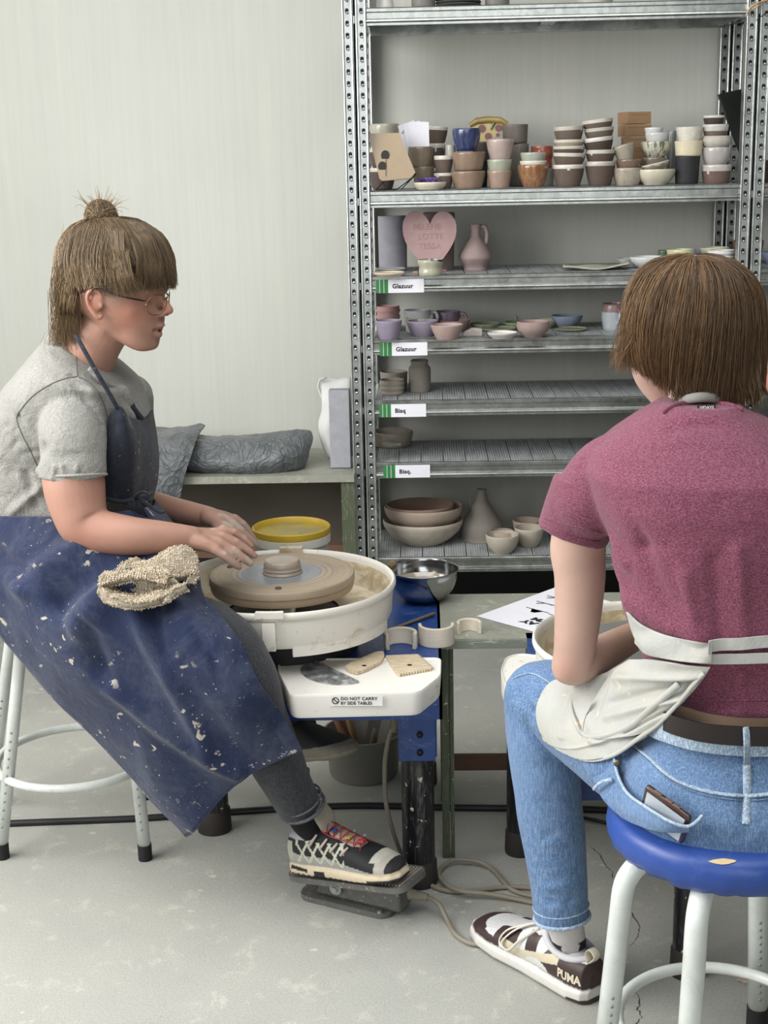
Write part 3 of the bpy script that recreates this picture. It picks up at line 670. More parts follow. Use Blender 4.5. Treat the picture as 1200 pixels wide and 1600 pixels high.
# pizza slice
m = MB(); P = [(733, 196), (745, 188), (763, 185), (782, 187), (793, 193), (790, 199), (762, 222), (752, 221), (742, 205)]
A_ = [W(a, b, Yr+0.03) for a, b in P]; n_ = len(A_)
m.add([p+Vector((0, -0.006, 0)) for p in A_]+[p+Vector((0, 0.006, 0)) for p in A_], [tuple(range(n_)), tuple(range(2*n_-1, n_-1, -1))]+[(i, (i+1) % n_, n_+(i+1) % n_, n_+i) for i in range(n_)])
m.tube([W(a, b, Yr+0.024) for a, b in ((734, 196), (745, 189), (763, 187), (782, 188), (793, 194))], [0.007, 0.01, 0.0105, 0.01, 0.007], 10, mi=1)
for (a, b, r_) in ((753, 201, 0.0115), (779, 200, 0.0105), (763, 213, 0.0105), (778, 211, 0.006)):
    cc = W(a, b, Yr+0.022); m.add([cc+Vector((r_*cos(t), -0.001, r_*sin(t))) for t in np.linspace(0, 2*pi, 16, endpoint=False)]+[cc+Vector((r_*cos(t), 0.006, r_*sin(t))) for t in np.linspace(0, 2*pi, 16, endpoint=False)], [tuple(range(16))]+[(i, (i+1) % 16, 16+(i+1) % 16, 16+i) for i in range(16)], mi=2)
m.tube([W(767, 203, Yr+0.02), W(772, 192, Yr+0.02)], [0.002, 0.005], 8, mi=3)
tag(m.obj('ceramic_pizza_slice', [M('cheese_glaze', 'b7a25a', 0.3, coat=0.7), M('crust_glaze', '9a8348', 0.35, var=0.3, coat=0.6), M('pepperoni_glaze', '6a261c', 0.4, coat=0.6), M('leaf_glaze', '47562f', 0.3)], auto=40), 'ceramic pizza slice with red discs standing behind the blue cup', 'ornament')
# cartons
KR = M('kraft_card', '9a7a5a', 0.8, var=0.06)
for i, (x0, x1, y0, y1) in enumerate(((973, 1008, 247, 287), (973, 1003, 231, 250), (973, 1003, 213, 232), (973, 1006, 194, 213), (972, 1002, 174, 194))):
    a, b = W(x0, y1, Yr-0.03), W(x1, y0, Yr-0.03); m = MB(); w_, h_ = b.x-a.x, b.z-a.z-0.0008
    if i == 0: a.z = zB; h_ = b.z-a.z-0.0008
    m.box((0, 0, h_/2), (w_+0.02, 0.07, h_), bev=0.001)
    m.box((0, -0.0352, h_*0.75), (w_*0.98, 0.0006, 0.0008), mi=1)
    o = m.obj('carton', [KR, M('kraft_seam', '5d432c', 0.9)], None, ((a.x+b.x)/2+0.01+0.002*(-1)**i, Yr, a.z), smooth=False); o.rotation_euler = (0, 0, radians((-12, 8, -3, 10, 16)[i]))
    tag(o, ['brown carton at the foot of the carton pile, mostly hidden by cups', 'brown carton second from the bottom of the pile', 'brown carton in the middle of the pile', 'brown carton just below the topmost one', 'topmost small brown carton of the pile on the upper shelf'][i], 'box', 'small brown cartons piled on the upper shelf')
# dark sheet leaning at the right post
m = sheet([[W(1121, 148, 4.26), W(1140, 143, 4.30), W(1161, 139, 4.33)], [W(1130, 172, 4.26), W(1147, 168, 4.30), W(1163, 165, 4.34)], [W(1142, 205, 4.25), W(1153, 205, 4.29), W(1164, 205, 4.33)], [W(1158, 246, 4.24), W(1162, 248, 4.27), W(1165, 250, 4.32)]], 4, 4, 0.003)
tag(m.obj('rubber_sheet', M('dark_green_sheet', '262b25', 0.6, bump=0.3, bs=90)), 'dark green rubber sheet hanging pointed beside the right post', 'sheet')
# ---------------------------------------------------------------- top shelf
zA = SHZ['A']; gA = 'pots on the highest shelf, cut by the top of the photo'
def apot(name, x0, x1, hh, mat, lab, cat, rb=1.0, p=1, Y=4.24):
    k = ppm(0, Y); R_ = (x1-x0)/2/k; X = W((x0+x1)/2, 5, Y).x; m = MB(); m.lathe(profile(R_ if rb <= 1 else R_/rb, R_*min(rb, 1) if rb <= 1 else R_, hh, 0.004, p), n=32)
    o = m.obj(name, mat, None, (X, Y, zA), auto=50); solid_normals(o.data); tag(o, lab, cat, gA)
apot('vase', 587, 616, 0.09, CL('white_cone_glaze', 'd9d4cb', 0.5), 'small white cone-footed vase at the left end of the highest shelf', 'vase', rb=1.9)
apot('pot', 643, 680, 0.08, CL('slate_grey_clay', '77736d', 0.1), 'slate grey pot on the highest shelf next to dark plates', 'pot')
for i in range(3):
    m = MB(); m.lathe(profile(0.066, 0.05, 0.012, 0.005, 1.5), n=40); o = m.obj('plate', CL('charcoal_plate_clay', '4c4b47', 0.2), None, (W(716, 5, 4.25).x, 4.25, zA+0.0075*i), auto=50)
    tag(o, ['dark grey plate lying lowest of three on the highest shelf', 'dark grey plate in the middle of three on the highest shelf', 'dark grey plate lying uppermost of three on the highest shelf'][i], 'plate', gA)
apot('pot', 758, 796, 0.08, CL('slate_grey_clay', '77736d'), 'slate grey pot on the highest shelf right of the dark plates', 'pot')
apot('bowl', 896, 962, 0.05, CL('chalk_white_bowl', 'c9c5bb', 0.4), 'chalk white wide bowl on the highest shelf toward the right', 'bowl', rb=0.75, p=1.5, Y=4.3)
# ---------------------------------------------------------------- shelf C
zC = SHZ['C']; gC = 'fired pieces on the first labelled glaze shelf'
LIL = CL('lilac_grey_slip', '9b9aa6', 0.0, var=0.08, bumpy=0.3)
pot('vase', (591, 636, 336, 421), LIL, 'tall lilac grey cylinder vase at the left end of its shelf', 'vase', gC, Y=4.36, z=zC, rb=0.98, p=1, t=0.006)
PNK = CL('matt_pink_slip', 'b08a89', 0.0, var=0.07, bumpy=0.3); PNK2 = CL('deep_pink_slip', '98807c', 0.0, var=0.08)
o = pot('vase', (661, 711, 331, 423), PNK2, 'tall pink slab vase hidden behind the pink heart', 'vase', gC, Y=4.37, z=zC, rb=0.92, p=1, wonk=0.03, t=0.006)
# heart
m = MB(); hp = []
for t in np.linspace(0, 2*pi, 64, endpoint=False):
    x = 16*sin(t)**3; y = 13*cos(t)-5*cos(2*t)-2*cos(3*t)-cos(4*t); hp.append((x/32*0.158*(1+0.16*sin(pi*min(1,max(0,(y+17)/29.5)))*(1 if y < 2 else 0.35)), (y+17)/29.5*0.175))
O = W(673, 427, 4.232); hp = [((a-673)/ppm(370, 4.235), (427-b)/ppm(370, 4.235)/0.98) for a, b, *_ in spline([(*q, 0) for q in ((673, 353), (666, 341), (655, 334), (641, 335), (632, 346), (630, 361), (634, 378), (643, 393), (654, 406), (662, 416), (684, 416), (692, 406), (703, 391), (711, 376), (714, 360), (711, 346), (701, 336), (689, 334), (679, 341), (673, 353))], 4)[:-1]]
m.prism(hp, -0.006, 0.006, (O, Vector((1, 0, 0)), Vector((0, 0.08, 1)).normalized(), Vector((0, 1, 0))))
A = Vector((1, 0, 0)); B = Vector((0, 0.08, 1)).normalized()
for wd_, dz, dx in (('MILENE', 0.127, -0.05), ('LOTTE', 0.099, -0.036), ('TESSA', 0.071, -0.036)):
    add_text(m, wd_, 0.024, O+Vector((dx, -0.0065, 0))+B*dz, A, B, 1, extrude=0.0004, space=1.05)
ht = m.obj('ceramic_heart', [PNK, CL('impressed_pink', 'a27c7b', 0)], smooth=True, auto=30); solid_normals(ht.data)
tag(ht, 'flat pink clay heart with impressed names standing in a small cup', 'ornament')
pot('cup', (653, 692, 404, 432), CL('sage_cream_glaze', 'a9a78b', 0.6, rim='3a3140', lvl=0.0465, drip=0.006, var=0.15), 'small sage cream cup under the pink heart with dark painted rim', 'cup', gC, z=zC, rb=0.92, p=1, ribs=1.5)
# pink jug
m = MB(); jb = W(743, 422, 4.30); k = 1/ppm(390, 4.30)
prof = [(0, 0), (17*k, 0), (18*k, 3*k), (19*k, 8*k), (25*k, 17*k), (26*k, 22*k), (23*k, 30*k), (15*k, 42*k), (9*k, 51*k), (8*k, 58*k), (8.5*k, 66*k), (10*k, 70*k), (8*k, 70*k), (6.5*k, 60*k), (0, 50*k)]
m.lathe([(a, b) for a, b in spline(prof, 3)], n=28, wob=lambda r, z, a: (r*(1+0.05*noise.noise(Vector((cos(a)*2, sin(a)*2, z*30)))), z))
jg = m.obj('jug', PNK2, None, (jb.x, 4.30, zC), auto=60)
hm = MB(); hm.tube(spline([(7*k, 0, 66*k), (14*k, 0, 67*k), (18*k, 0, 57*k), (17*k, 0, 44*k), (14*k, 0, 38*k)], 5), 3.2*k, 8); h_ = link('handle', hm.mesh('handle'), PNK2); h_.parent = jg
tag(jg, 'lumpy pink jug with a wide belly and small handle', 'jug', gC)
pot('plate', (583, 633, 423, 433), CL('cream_rim_plate', 'cdb99b', 0.5), 'small cream plate at the left end of its shelf beside the label', 'plate', gC, z=zC, rb=0.85, t=0.006)
pot('plate', (585, 634, 417, 424), CL('pale_blue_plate', 'b9b8b6', 0.5), 'pale grey plate lying on the small cream plate', 'plate', gC, Y=4.24, rb=0.85, t=0.004)
PNKF = M('pink_clay_chip', 'b98a88', 0.8)
for i, (a, b) in enumerate(((649, 427), (694, 424))):
    c = G(a, b, zC); tag(MB().box((0, 0, 0.003), (0.016, 0.014, 0.006), bev=0.002).obj('clay_offcut', PNKF, None, (c.x, c.y, zC)), ['pink clay chip left of the small sage cup', 'pink clay chip right of the small sage cup'][i], 'clay chip')
# leaf plate
g = []
for j in range(4):
    row = []
    for i in range(7):
        u = i/6; v_ = j/3; px = 880+104*u; c = W(px, 413-2*u, 4.19+0.11*v_); c.z = zC+0.004+0.016*(abs(u-0.45)*1.6)**3+0.003*sin(9*u+4*v_)+(0.004 if j in (0, 3) else 0); row.append(c)
    g.append(row)
lp = sheet(g, 4, 4, 0.004).obj('leaf_plate', CL('leaf_plate_sage', 'b4b79f', 0.3, speck='7b8466')); tag(lp, 'long curling pale green leaf shaped plate at the shelf front', 'plate', gC)
pot('bowl', (964, 1000, 402, 417), CL('white_blue_bowl', 'c0c3c4', 0.5), 'small white flared bowl behind the leaf plate end', 'bowl', gC, Y=4.38, z=zC, rb=0.6, lip=0.003)
pot('bowl', (985, 1038, 399, 420), CL('white_matt_bowl', 'c9cbca', 0.3), 'white round bowl left of the yellow bowl', 'bowl', gC, z=zC, rb=0.55, p=2)
pot('cup', (1028, 1046, 390, 412), CL('moss_green_glaze', '5b7a5c', 0.5), 'moss green cup behind the yellow bowl', 'cup', gC, Y=4.40, z=zC, rb=0.9)
pot('bowl', (1042, 1084, 388, 410), CL('pale_yellow_glaze', 'cfcf96', 0.5), 'pale yellow bowl with wavy rim', 'bowl', gC, Y=4.30, z=zC, rb=0.7, wonk=0.08)
pot('cup', (1080, 1100, 389, 409), CL('periwinkle_glaze', '7f87ad', 0.4), 'periwinkle cup between two yellow bowls', 'cup', gC, Y=4.38, z=zC, rb=0.9)
pot('bowl', (1094, 1139, 385, 408), CL('straw_yellow_glaze', 'd2d1a2', 0.5), 'straw yellow bowl behind the ribbed white bowl', 'bowl', gC, Y=4.36, z=zC, rb=0.7)
pot('bowl', (1105, 1148, 389, 416), CL('white_ribbed_clay', 'd4d2cd', 0.2), 'white bowl with stacked rings before the right post', 'bowl', gC, Y=4.27, z=zC, rb=0.85, ribs=4, rib_a=0.002)
pot('vase', (1145, 1192, 374, 415), CL('terracotta_matt', '8a5c4a', 0.0), 'terracotta flower pot behind the right post', 'pot', gC, Y=4.40, z=zC, rb=0.85, p=1)
# ---------------------------------------------------------------- shelf D
zD = SHZ['D']; gD = 'fired pieces on the second labelled glaze shelf'
pot('cup', (588, 625, 476, 502), CL('rose_ruffled_clay', 'b48782', 0.0, bumpy=0.4), 'rose pink cup with ruffled bands, behind the lilac cup', 'cup', gD, Y=4.36, z=zD, rb=0.92, p=1, ribs=4, rib_a=0.0022)
pot('cup', (587, 628, 498, 532), CL('lilac_matt', '8a7f94', 0.0), 'lilac cup nearest the left post at the shelf front', 'cup', gD, z=zD, rb=0.72)
pot('mug', (631, 673, 482, 516), CL('white_blue_mug', 'c3c8c8', 0.4), 'white mug with handle behind the lilac bowl', 'mug', gD, Y=4.33, z=zD, rb=0.85, handle=(0, 0.55, 0.6))
pot('bowl', (634, 678, 494, 514), CL('pistachio_bowl', 'a8ad8a', 0.3), 'pistachio green bowl between white mug and lilac bowl', 'bowl', gD, Y=4.29, z=zD, rb=0.7)
pot('bowl', (637, 685, 498, 527), CL('lilac_matt', '8a7f94'), 'lilac bowl in the shelf front beside the pink bowl', 'bowl', gD, z=zD, rb=0.68, p=2)
pot('mug', (676, 720, 484, 509), CL('mauve_striped_mug', '7a6a88', 0.4, vert='8f7b8f'), 'mauve mug with faint stripes and a handle', 'mug', gD, Y=4.38, z=zD, rb=0.8, handle=(-20, 0.5, 0.7))
pot('bowl', (687, 735, 497, 520), CL('dusky_rose_bowl', '98736f', 0.1), 'dusky rose bowl behind the pink bowl', 'bowl', gD, Y=4.32, z=zD, rb=0.7)
pot('bowl', (673, 724, 504, 532), CL('salmon_pink_bowl', 'ad9088', 0.0), 'salmon pink bowl in the shelf front with a tan foot', 'bowl', gD, z=zD, rb=0.66, p=1.4)
# wedge-shaped bone piece
c = G(738, 526, zD); m = MB(); m.prism([(-0.032, 0), (0.03, 0), (0.03, 0.022), (0.0, 0.024), (-0.022, 0.014)], 0, 0.03, (Vector((0, 0, 0)), Vector((1, 0, 0)), Vector((0, 0, 1)), Vector((0, 1, 0))))
o = m.obj('clay_wedge', CL('bone_white_clay', 'bdb2a8', 0.2), None, (c.x, c.y, zD), auto=30); b_ = o.modifiers.new('b', 'BEVEL'); b_.width = 0.004; b_.segments = 3; solid_normals(o.data); tag(o, 'bone coloured clay wedge between the pink bowl and the small white dish', 'clay piece')
pot('dish', (761, 808, 516, 530), CL('white_scalloped_dish', 'd3cec6', 0.4), 'small white dish with scalloped edge in the shelf front', 'dish', gD, z=zD, rb=0.7, wonk=0.06)
pot('plate', (735, 782, 502, 512), CL('olive_green_plate', '7f8a6a', 0.3), 'olive green plate lying behind the bone wedge', 'plate', gD, Y=4.36, z=zD, rb=0.8, t=0.003)
pot('plate', (752, 806, 509, 521), CL('sage_green_plate', '8f9678', 0.3), 'sage green plate behind the white scalloped dish', 'plate', gD, Y=4.29, z=zD, rb=0.8, t=0.003)
pot('plate', (788, 834, 500, 512), CL('fern_green_plate', '7d8f68', 0.3), 'fern green plate behind the round pink bowl', 'plate', gD, Y=4.36, z=zD, rb=0.8, t=0.003)
m = MB(); c = W(807, 503, 4.35); m.tube([c, c+Vector((0.001, 0, 0.012)), c+Vector((-0.004, 0, 0.024))], [0.003, 0.005, 0.001], 8, sq=0.5); tag(m.obj('clay_leaf', CL('fern_green_plate', '')), 'tiny green clay leaf poking up behind the round pink bowl', 'ornament')
pot('bowl', (828, 870, 497, 513), CL('mint_rim_bowl', 'a9ad8f', 0.3), 'mint rimmed bowl behind the round pink bowl', 'bowl', gD, Y=4.36, z=zD, rb=0.6)
pot('bowl', (808, 858, 499, 528), CL('round_rose_bowl', 'a1857d', 0.0), 'round rose bowl in the middle of the shelf front', 'bowl', gD, z=zD, rb=0.6, p=2.4, belly=0.003)
pot('bowl', (861, 910, 490, 511), CL('slate_blue_bowl', '7e8aa4', 0.2), 'slate blue bowl standing free toward the mug', 'bowl', gD, Y=4.36, z=zD, rb=0.5, p=2)
pot('dish', (868, 917, 510, 519), CL('khaki_dish', '9a9a78', 0.3), 'flat khaki dish before the slate blue bowl', 'dish', gD, z=zD, rb=0.85, t=0.003)
pot('mug', (941, 978, 472, 512), CL('ice_blue_mug', 'a6b1b8', 0.5, rim='8d6a66', lvl=0.055, drip=0.002, speck='8b97a0'), 'ice blue mug with a pink top band and two handles in view', 'mug', gD, Y=4.28, z=zD, rb=0.9, p=1.4, belly=0.003, handle=(-80, 0.52, 0.5))
pot('mug', (985, 1024, 474, 513), CL('ice_blue_mug', ''), 'ice blue mug mostly hidden by the seated person hair, handle showing', 'mug', gD, Y=4.30, z=zD, rb=0.9, handle=(178, 0.5, 0.55))
# ---------------------------------------------------------------- shelf E, F, G
zE, zF, zG = SHZ['E'], SHZ['F'], SHZ['G']; RAW = CL('raw_grey_clay', '928a7e', 0.0, var=0.08, bumpy=0.5); RAW2 = CL('raw_sand_clay', 'a69a8a', 0.0, var=0.07, bumpy=0.4)
gE = 'unfired clay pots on the first bisque shelf'
pot('pot', (594, 637, 577, 612), RAW, 'grey clay pot behind the ridged cup at the left end', 'pot', gE, Y=4.36, z=zE, rb=0.95, p=1)
pot('cup', (593, 632, 590, 618), RAW2, 'ridged sand clay cup in front of the grey pot', 'cup', gE, z=zE, rb=0.9, p=1.4, ribs=3, rib_a=0.0015)
m = MB(); k = 1/ppm(590, 4.28); c = G(656, 614, zE)
m.lathe([(a*k, b*k) for a, b in ((0, 0), (16, 0), (17.5, 2), (17.5, 34), (17, 38), (13.5, 42), (13, 45), (14.5, 48), (13, 50), (11.5, 46), (12, 42), (15, 36), (15, 4), (0, 3))], n=36)
tag(m.obj('jar', RAW, None, (c.x, c.y+17*k, zE), auto=50), 'grey clay jar with narrow neck beside the ridged cup', 'jar', gE)
pot('bowl', (581, 646, 667, 701), RAW2, 'lumpy hand-pinched clay bowl alone on its shelf', 'bowl', 'unfired clay pots on the second bisque shelf', z=zF, rb=0.85, p=1.5, wonk=0.05, t=0.009, n=48)
m = MB(); ball(m, (0, 0, 0), (0.03, 0.025, 0.009)); cc = W(612, 676, 4.26); o = link('clay_scrap', fuse(m, 0.003, 2), RAW, None, (cc.x, 4.265, zF+0.036)); brush(o.data, [('noise', 120, 0.004, 3)]); tag(o, 'dark grey clay scrap lying in the lumpy pinched bowl', 'clay scrap')
gG = 'unfired clay pots on the lowest shelf'; BSQ = CL('bisque_peach', 'b09a86', 0.0, var=0.05, bumpy=0.3); BSQ2 = CL('bisque_cream', 'baae9c', 0.0, var=0.05, bumpy=0.3)
R1 = 62.5/ppm(830, 4.3)
def bigbowl(name, cx, zb, R_, h, mat, facet, label, Yc=4.325):
    prof = profile(R_, R_*0.5, h, 0.006, 2.0); m = MB()
    m.lathe(prof, n=72, wob=(lambda r, z, a: (r-(0.022*R_*abs(cos(8*a+round(z/h*3.2)*1.9)) if (facet and r > R_*0.52 and z < h*0.8) else 0), z)), sy=0.86)
    o = m.obj(name, mat, None, (W(cx, 830, Yc).x, Yc, zb), auto=50); solid_normals(o.data); return tag(o, label, 'bowl', gG)
bigbowl('bowl', 661, zG, 62.5/ppm(830, 4.32), 0.078, BSQ2, True, 'large cream bowl with carved facets, lower of two nested bowls')
bigbowl('bowl', 662, zG+0.04, 61/ppm(810, 4.32), 0.082, BSQ, False, 'large smooth peach bowl nested in the faceted bowl')
bigbowl('bowl', 657, zG+0.052, 53/ppm(810, 4.32), 0.075, CL('bisque_rust', '9a7a66', 0.0), False, 'rust clay bowl sitting inside the large smooth peach bowl')
m = MB(); k = 1/ppm(810, 4.36); c = W(753, 846, 4.36)
m.lathe([(a*k, b*k) for a, b in spline([(0, 0), (31, 0), (33, 4), (33.5, 18), (31, 28), (21, 43), (13, 56), (9, 66), (7.5, 76), (8, 79), (6, 79), (5.5, 66), (0, 50)], 3)], n=40)
bt = m.obj('bottle', CL('grey_bisque_bottle', '8f877b', 0.0, var=0.05, bumpy=0.2), None, (c.x, 4.37, zG), auto=60)
hm = MB(); hm.tube(spline([(-8*k, 0, 73*k), (-13*k, 0, 75*k), (-18*k, 0, 71*k), (-18*k, 0, 62*k), (-17*k, 0, 52*k)], 5), 1.3*k, 8); h_ = link('handle', hm.mesh('handle'), MATS['grey_bisque_bottle']); h_.parent = bt
tag(bt, 'grey clay bottle with sloping shoulders and a thin handle', 'bottle', gG)
pot('bowl', (759, 811, 828, 867), BSQ2, 'small round cream bowl holding an upside-down cup', 'bowl', gG, z=zG, rb=0.55, p=2.4)
pot('cup', (767, 803, 825, 845), BSQ, 'small pale cup sitting inside the small round cream bowl', 'cup', gG, Y=4.265, rb=1.25, p=1, t=0.003)
pot('cup', (801, 845, 807, 838), BSQ, 'pale pink clay cup behind the cream cup next to the sleeve', 'cup', gG, Y=4.36, z=zG, rb=0.7)
pot('cup', (804, 850, 818, 857), BSQ2, 'cream clay cup next to the maroon sleeve', 'cup', gG, z=zG, rb=0.55, p=1.8)
for i in range(3):
    m = MB(); m.lathe(profile(0.052, 0.03, 0.02, 0.0035, 1.5), n=40); c = G(888, 850, zG)
    tag(m.obj('saucer', CL('chalk_grey_saucer', 'b0aaa4', 0.2), None, (c.x, c.y+0.06, zG+0.009*i), auto=50), ['chalky saucer lying on the deck in the little pile by the sleeve', 'chalky saucer in the middle of the little pile by the sleeve', 'chalky saucer uppermost of the little pile by the sleeve'][i], 'saucer', 'saucers piled on the lowest shelf')
# right-hand bay: the few pieces seen past the post
pot('cup', (1189, 1225, 250, 286), CL('brown_right_bay_cup', '5f4638', 0.3), 'brown cup right of the right-hand post, cut by the photo edge', 'cup', Y=Yf, z=zB, rb=0.8)
pot('bowl', (1190, 1232, 392, 412), CL('periwinkle_glaze', ''), 'lilac bowl right of the right-hand post, cut by the photo edge', 'bowl', Y=4.32, z=zC, rb=0.6)
# ================================================================== bench along the wall, bags
def scratched(name, c, scratch, rough=0.5, amt=0.5, sc=(1, 6, 1), metal=0.0, spots=None):
    t = NT(name); v = t.coord(); a = lin(c)
    col = t.ramp(t.noise(v, 8, 6, 0.6), [(0.3, tuple(x*0.82 for x in a)), (0.7, tuple(min(1, x*1.15) for x in a))])
    s1 = t.noise(t.coord(scale=sc), 30, 6, 0.75, 0.8); col = t.mix(t.math('MULTIPLY', t.ramp(s1, [(0.54, 0.0), (0.66, 1.0)]), amt), col, scratch)
    if spots:
        vo = t.noise(v, spots[1], 3, 0.5); col = t.mix(t.ramp(vo, [(spots[2], 0.0), (spots[2]+0.02, 1.0)]), col, spots[0])
    t.col(col); t.set(rough=rough, metal=metal); t.bump(s1, 0.12, 0.002); MATS[name] = t.m; return t.m
GRN_TOP = scratched('worn_green_tabletop', '95968a', 'c2c0b0', 0.45, 0.55, (1, 1, 1), spots=('c9c3b0', 50, 0.72))
GRN_LEG = scratched('worn_green_wood', '4d5540', '9a9a86', 0.6, 0.5, (8, 8, 0.6), spots=('c5c1b0', 90, 0.70))
BRN = M('brown_wood', '5e4335', 0.6, var=0.2)
zb_ = 0.545
bench = empty('bench', (W(420, 740, 4.32).x, 4.32, 0), 'low green wall bench carrying the grey plastic bags', 'bench')
xr = W(553, 738, 4.12).x; xl = xr-1.35
MB().b2((xl, 4.12, zb_-0.022), (xr, 4.53, zb_)).obj('bench_top', GRN_TOP, bench, smooth=False)
for x in (xr-0.02, xl+0.02):
    for y in (4.15, 4.50): MB().b2((x-0.02, y-0.02, 0), (x+0.02, y+0.02, zb_-0.022)).obj('leg', GRN_LEG, bench, smooth=False)
MB().b2((xl+0.04, 4.135, 0.29), (xr-0.04, 4.17, 0.325)).obj('rail', BRN, bench, smooth=False)
MB().b2((xl+0.04, 4.515, 0.20), (xr-0.005, 4.53, zb_-0.022)).obj('shade_panel', M('painted_bench_shade', '625b52', 0.8, var=0.1, vs=3), bench, smooth=False)  # dark sheet added under the bench, its colour standing in for the shade
def plastic(name, c):
    t = NT(name); v = t.coord(); n = t.noise(v, 9, 8, 0.62, 1.4); a = lin(c)
    vo = t.node('ShaderNodeTexVoronoi', feature='DISTANCE_TO_EDGE'); vo.inputs['Scale'].default_value = 11
    wv = t.node('ShaderNodeVectorMath', operation='ADD'); t.link(v, wv.inputs[0]); n2 = t.node('ShaderNodeTexNoise'); n2.inputs['Scale'].default_value = 6; t.link(v, n2.inputs[0]); t.link(n2.outputs[1], wv.inputs[1]); t.link(wv.outputs[0], vo.inputs['Vector'])
    t.col(t.ramp(n, [(0.3, tuple(x*0.75 for x in a)), (0.7, tuple(x*1.2 for x in a))]))
    cr = t.ramp(vo.outputs['Distance'], [(0.0, 1.0), (0.06, 0.3), (0.3, 0.0)])
    t.set(rough=0.36, spec=0.6, coat=0.3, croug=0.2); t.bump(t.math('ADD', t.math('MULTIPLY', cr, 0.35), t.math('MULTIPLY', n, 2.2)), 0.8, 0.012); return t.m
PLB = plastic('grey_plastic_film', '63686b')
def crump(seed, a=0.010, sc=28):
    def f(U, V, g): 
        n = snoise(g, sc, seed, 4); return a*(n+0.8*(0.5-np.abs(snoise(g, sc*0.8, seed+5, 3))*1.6))
    return f
def bagshape(ring_secs, seed, name, label, amp=0.009):
    m = MB(); loft(m, ring_secs, n=40); me = fuse(m, 0.007, 3)
    co = getco(me); no = getno(me); a = crump(seed, amp)(0, 0, co)
    setco(me, co+no*np.clip(a, -0.018, 0.018)[:, None]); o = link(name, me, PLB); tag(o, label, 'bag', 'grey plastic bags of clay on the bench'); return o
def sec(px, py, Y, hx, hz, hy): # cross-section facing +X: half height hz (px), half depth hy
    k = 1/ppm(py, Y); return (W(px, py, Y), Vector((0.012*hx, 0, hz*k)), Vector((0, hy, 0)))
bagshape([sec(292, 712, 4.27, 0, 20, 0.07), sec(305, 710, 4.27, 0, 30, 0.12), sec(350, 712, 4.27, 0, 31, 0.135), sec(400, 712, 4.27, 0, 33, 0.14), sec(440, 709, 4.27, 0, 36, 0.13), sec(468, 706, 4.26, 0, 35, 0.09), sec(480, 694, 4.26, 0, 22, 0.05), sec(487, 684, 4.26, 0, 13, 0.035)], 11, 'plastic_bag', 'crumpled grey plastic bag lying along the bench, its twisted end pointing at the shelving')
# left bag hangs over the bench front
m = sheet([[W(215, 672, 4.40), W(260, 669, 4.38), W(300, 664, 4.34), W(320, 664, 4.28)], [W(212, 690, 4.20), W(250, 685, 4.20), W(285, 680, 4.20), W(309, 682, 4.22)],
           [W(212, 715, 4.09), W(250, 712, 4.09), W(280, 710, 4.09), W(299, 712, 4.10)], [W(212, 745, 4.07), W(245, 742, 4.07), W(272, 742, 4.07), W(290, 740, 4.08)], [W(212, 775, 4.07), W(235, 775, 4.07), W(262, 776, 4.07), W(282, 778, 4.08)]], 12, 12, 0.004, crump(3, 0.007, 30))
o = m.obj('plastic_bag', PLB); tag(o, 'grey plastic bag draped over the bench front behind the woman', 'bag', 'grey plastic bags of clay on the bench')
m = MB(); loft(m, [(W(225, 716, 4.30), Vector((0, 0, 0.066)), Vector((0, 0.11, 0))), (W(298, 708, 4.28), Vector((0, 0, 0.07)), Vector((0, 0.10, 0)))], n=24, ex=3)
me = fuse(m, 0.012, 2); setco(me, getco(me)+getno(me)*(crump(8, 0.006)(0, 0, getco(me)))[:, None]); tag(link('clay_block', me, PLB), 'wrapped lump of clay under the draped grey plastic bag', 'clay')
# slab + paper bag leaning by the post
a, b = W(516, 724, 4.2), W(545, 612, 4.2)
m = MB(); m.box(((a.x+b.x)/2, 4.235, zb_+(b.z-zb_+0.002)/2+0.001), (b.x-a.x, 0.05, b.z-zb_), bev=0.002)
tag(m.obj('plaster_slab', M('grey_plaster', '9c9da3', 0.8, var=0.08, vs=40, bump=0.2), smooth=False), 'pale grey plaster slab standing on end beside the shelving post', 'slab')
WB = M('white_bag_cloth', 'cfcfcd', 0.7, var=0.05)
bg = empty('carrier_bag', W(510, 720, 4.32), 'white cloth bag with a strap behind the plaster slab', 'bag')
sheet([[W(503, 594, 4.33), W(520, 591, 4.35), W(545, 590, 4.35), W(549, 591, 4.36)], [W(501, 640, 4.30), W(515, 640, 4.27), W(540, 640, 4.28), W(552, 640, 4.33)], [W(500, 680, 4.29), W(513, 680, 4.27), W(535, 680, 4.28), W(552, 690, 4.32)], [W(512, 716, 4.30), W(520, 720, 4.28), W(535, 720, 4.28), W(550, 712, 4.31)]], 6, 6, 0.004, lambda U, V, g: 0.006*snoise(g, 40, 4)).obj('bag_body', WB, bg)
st = MB(); st.tube([W(*p, 4.32) for p in ((508, 634), (502, 618), (497, 604), (500, 593), (510, 590))], 0.005, 8, sq=0.5); st.obj('strap', WB, bg)

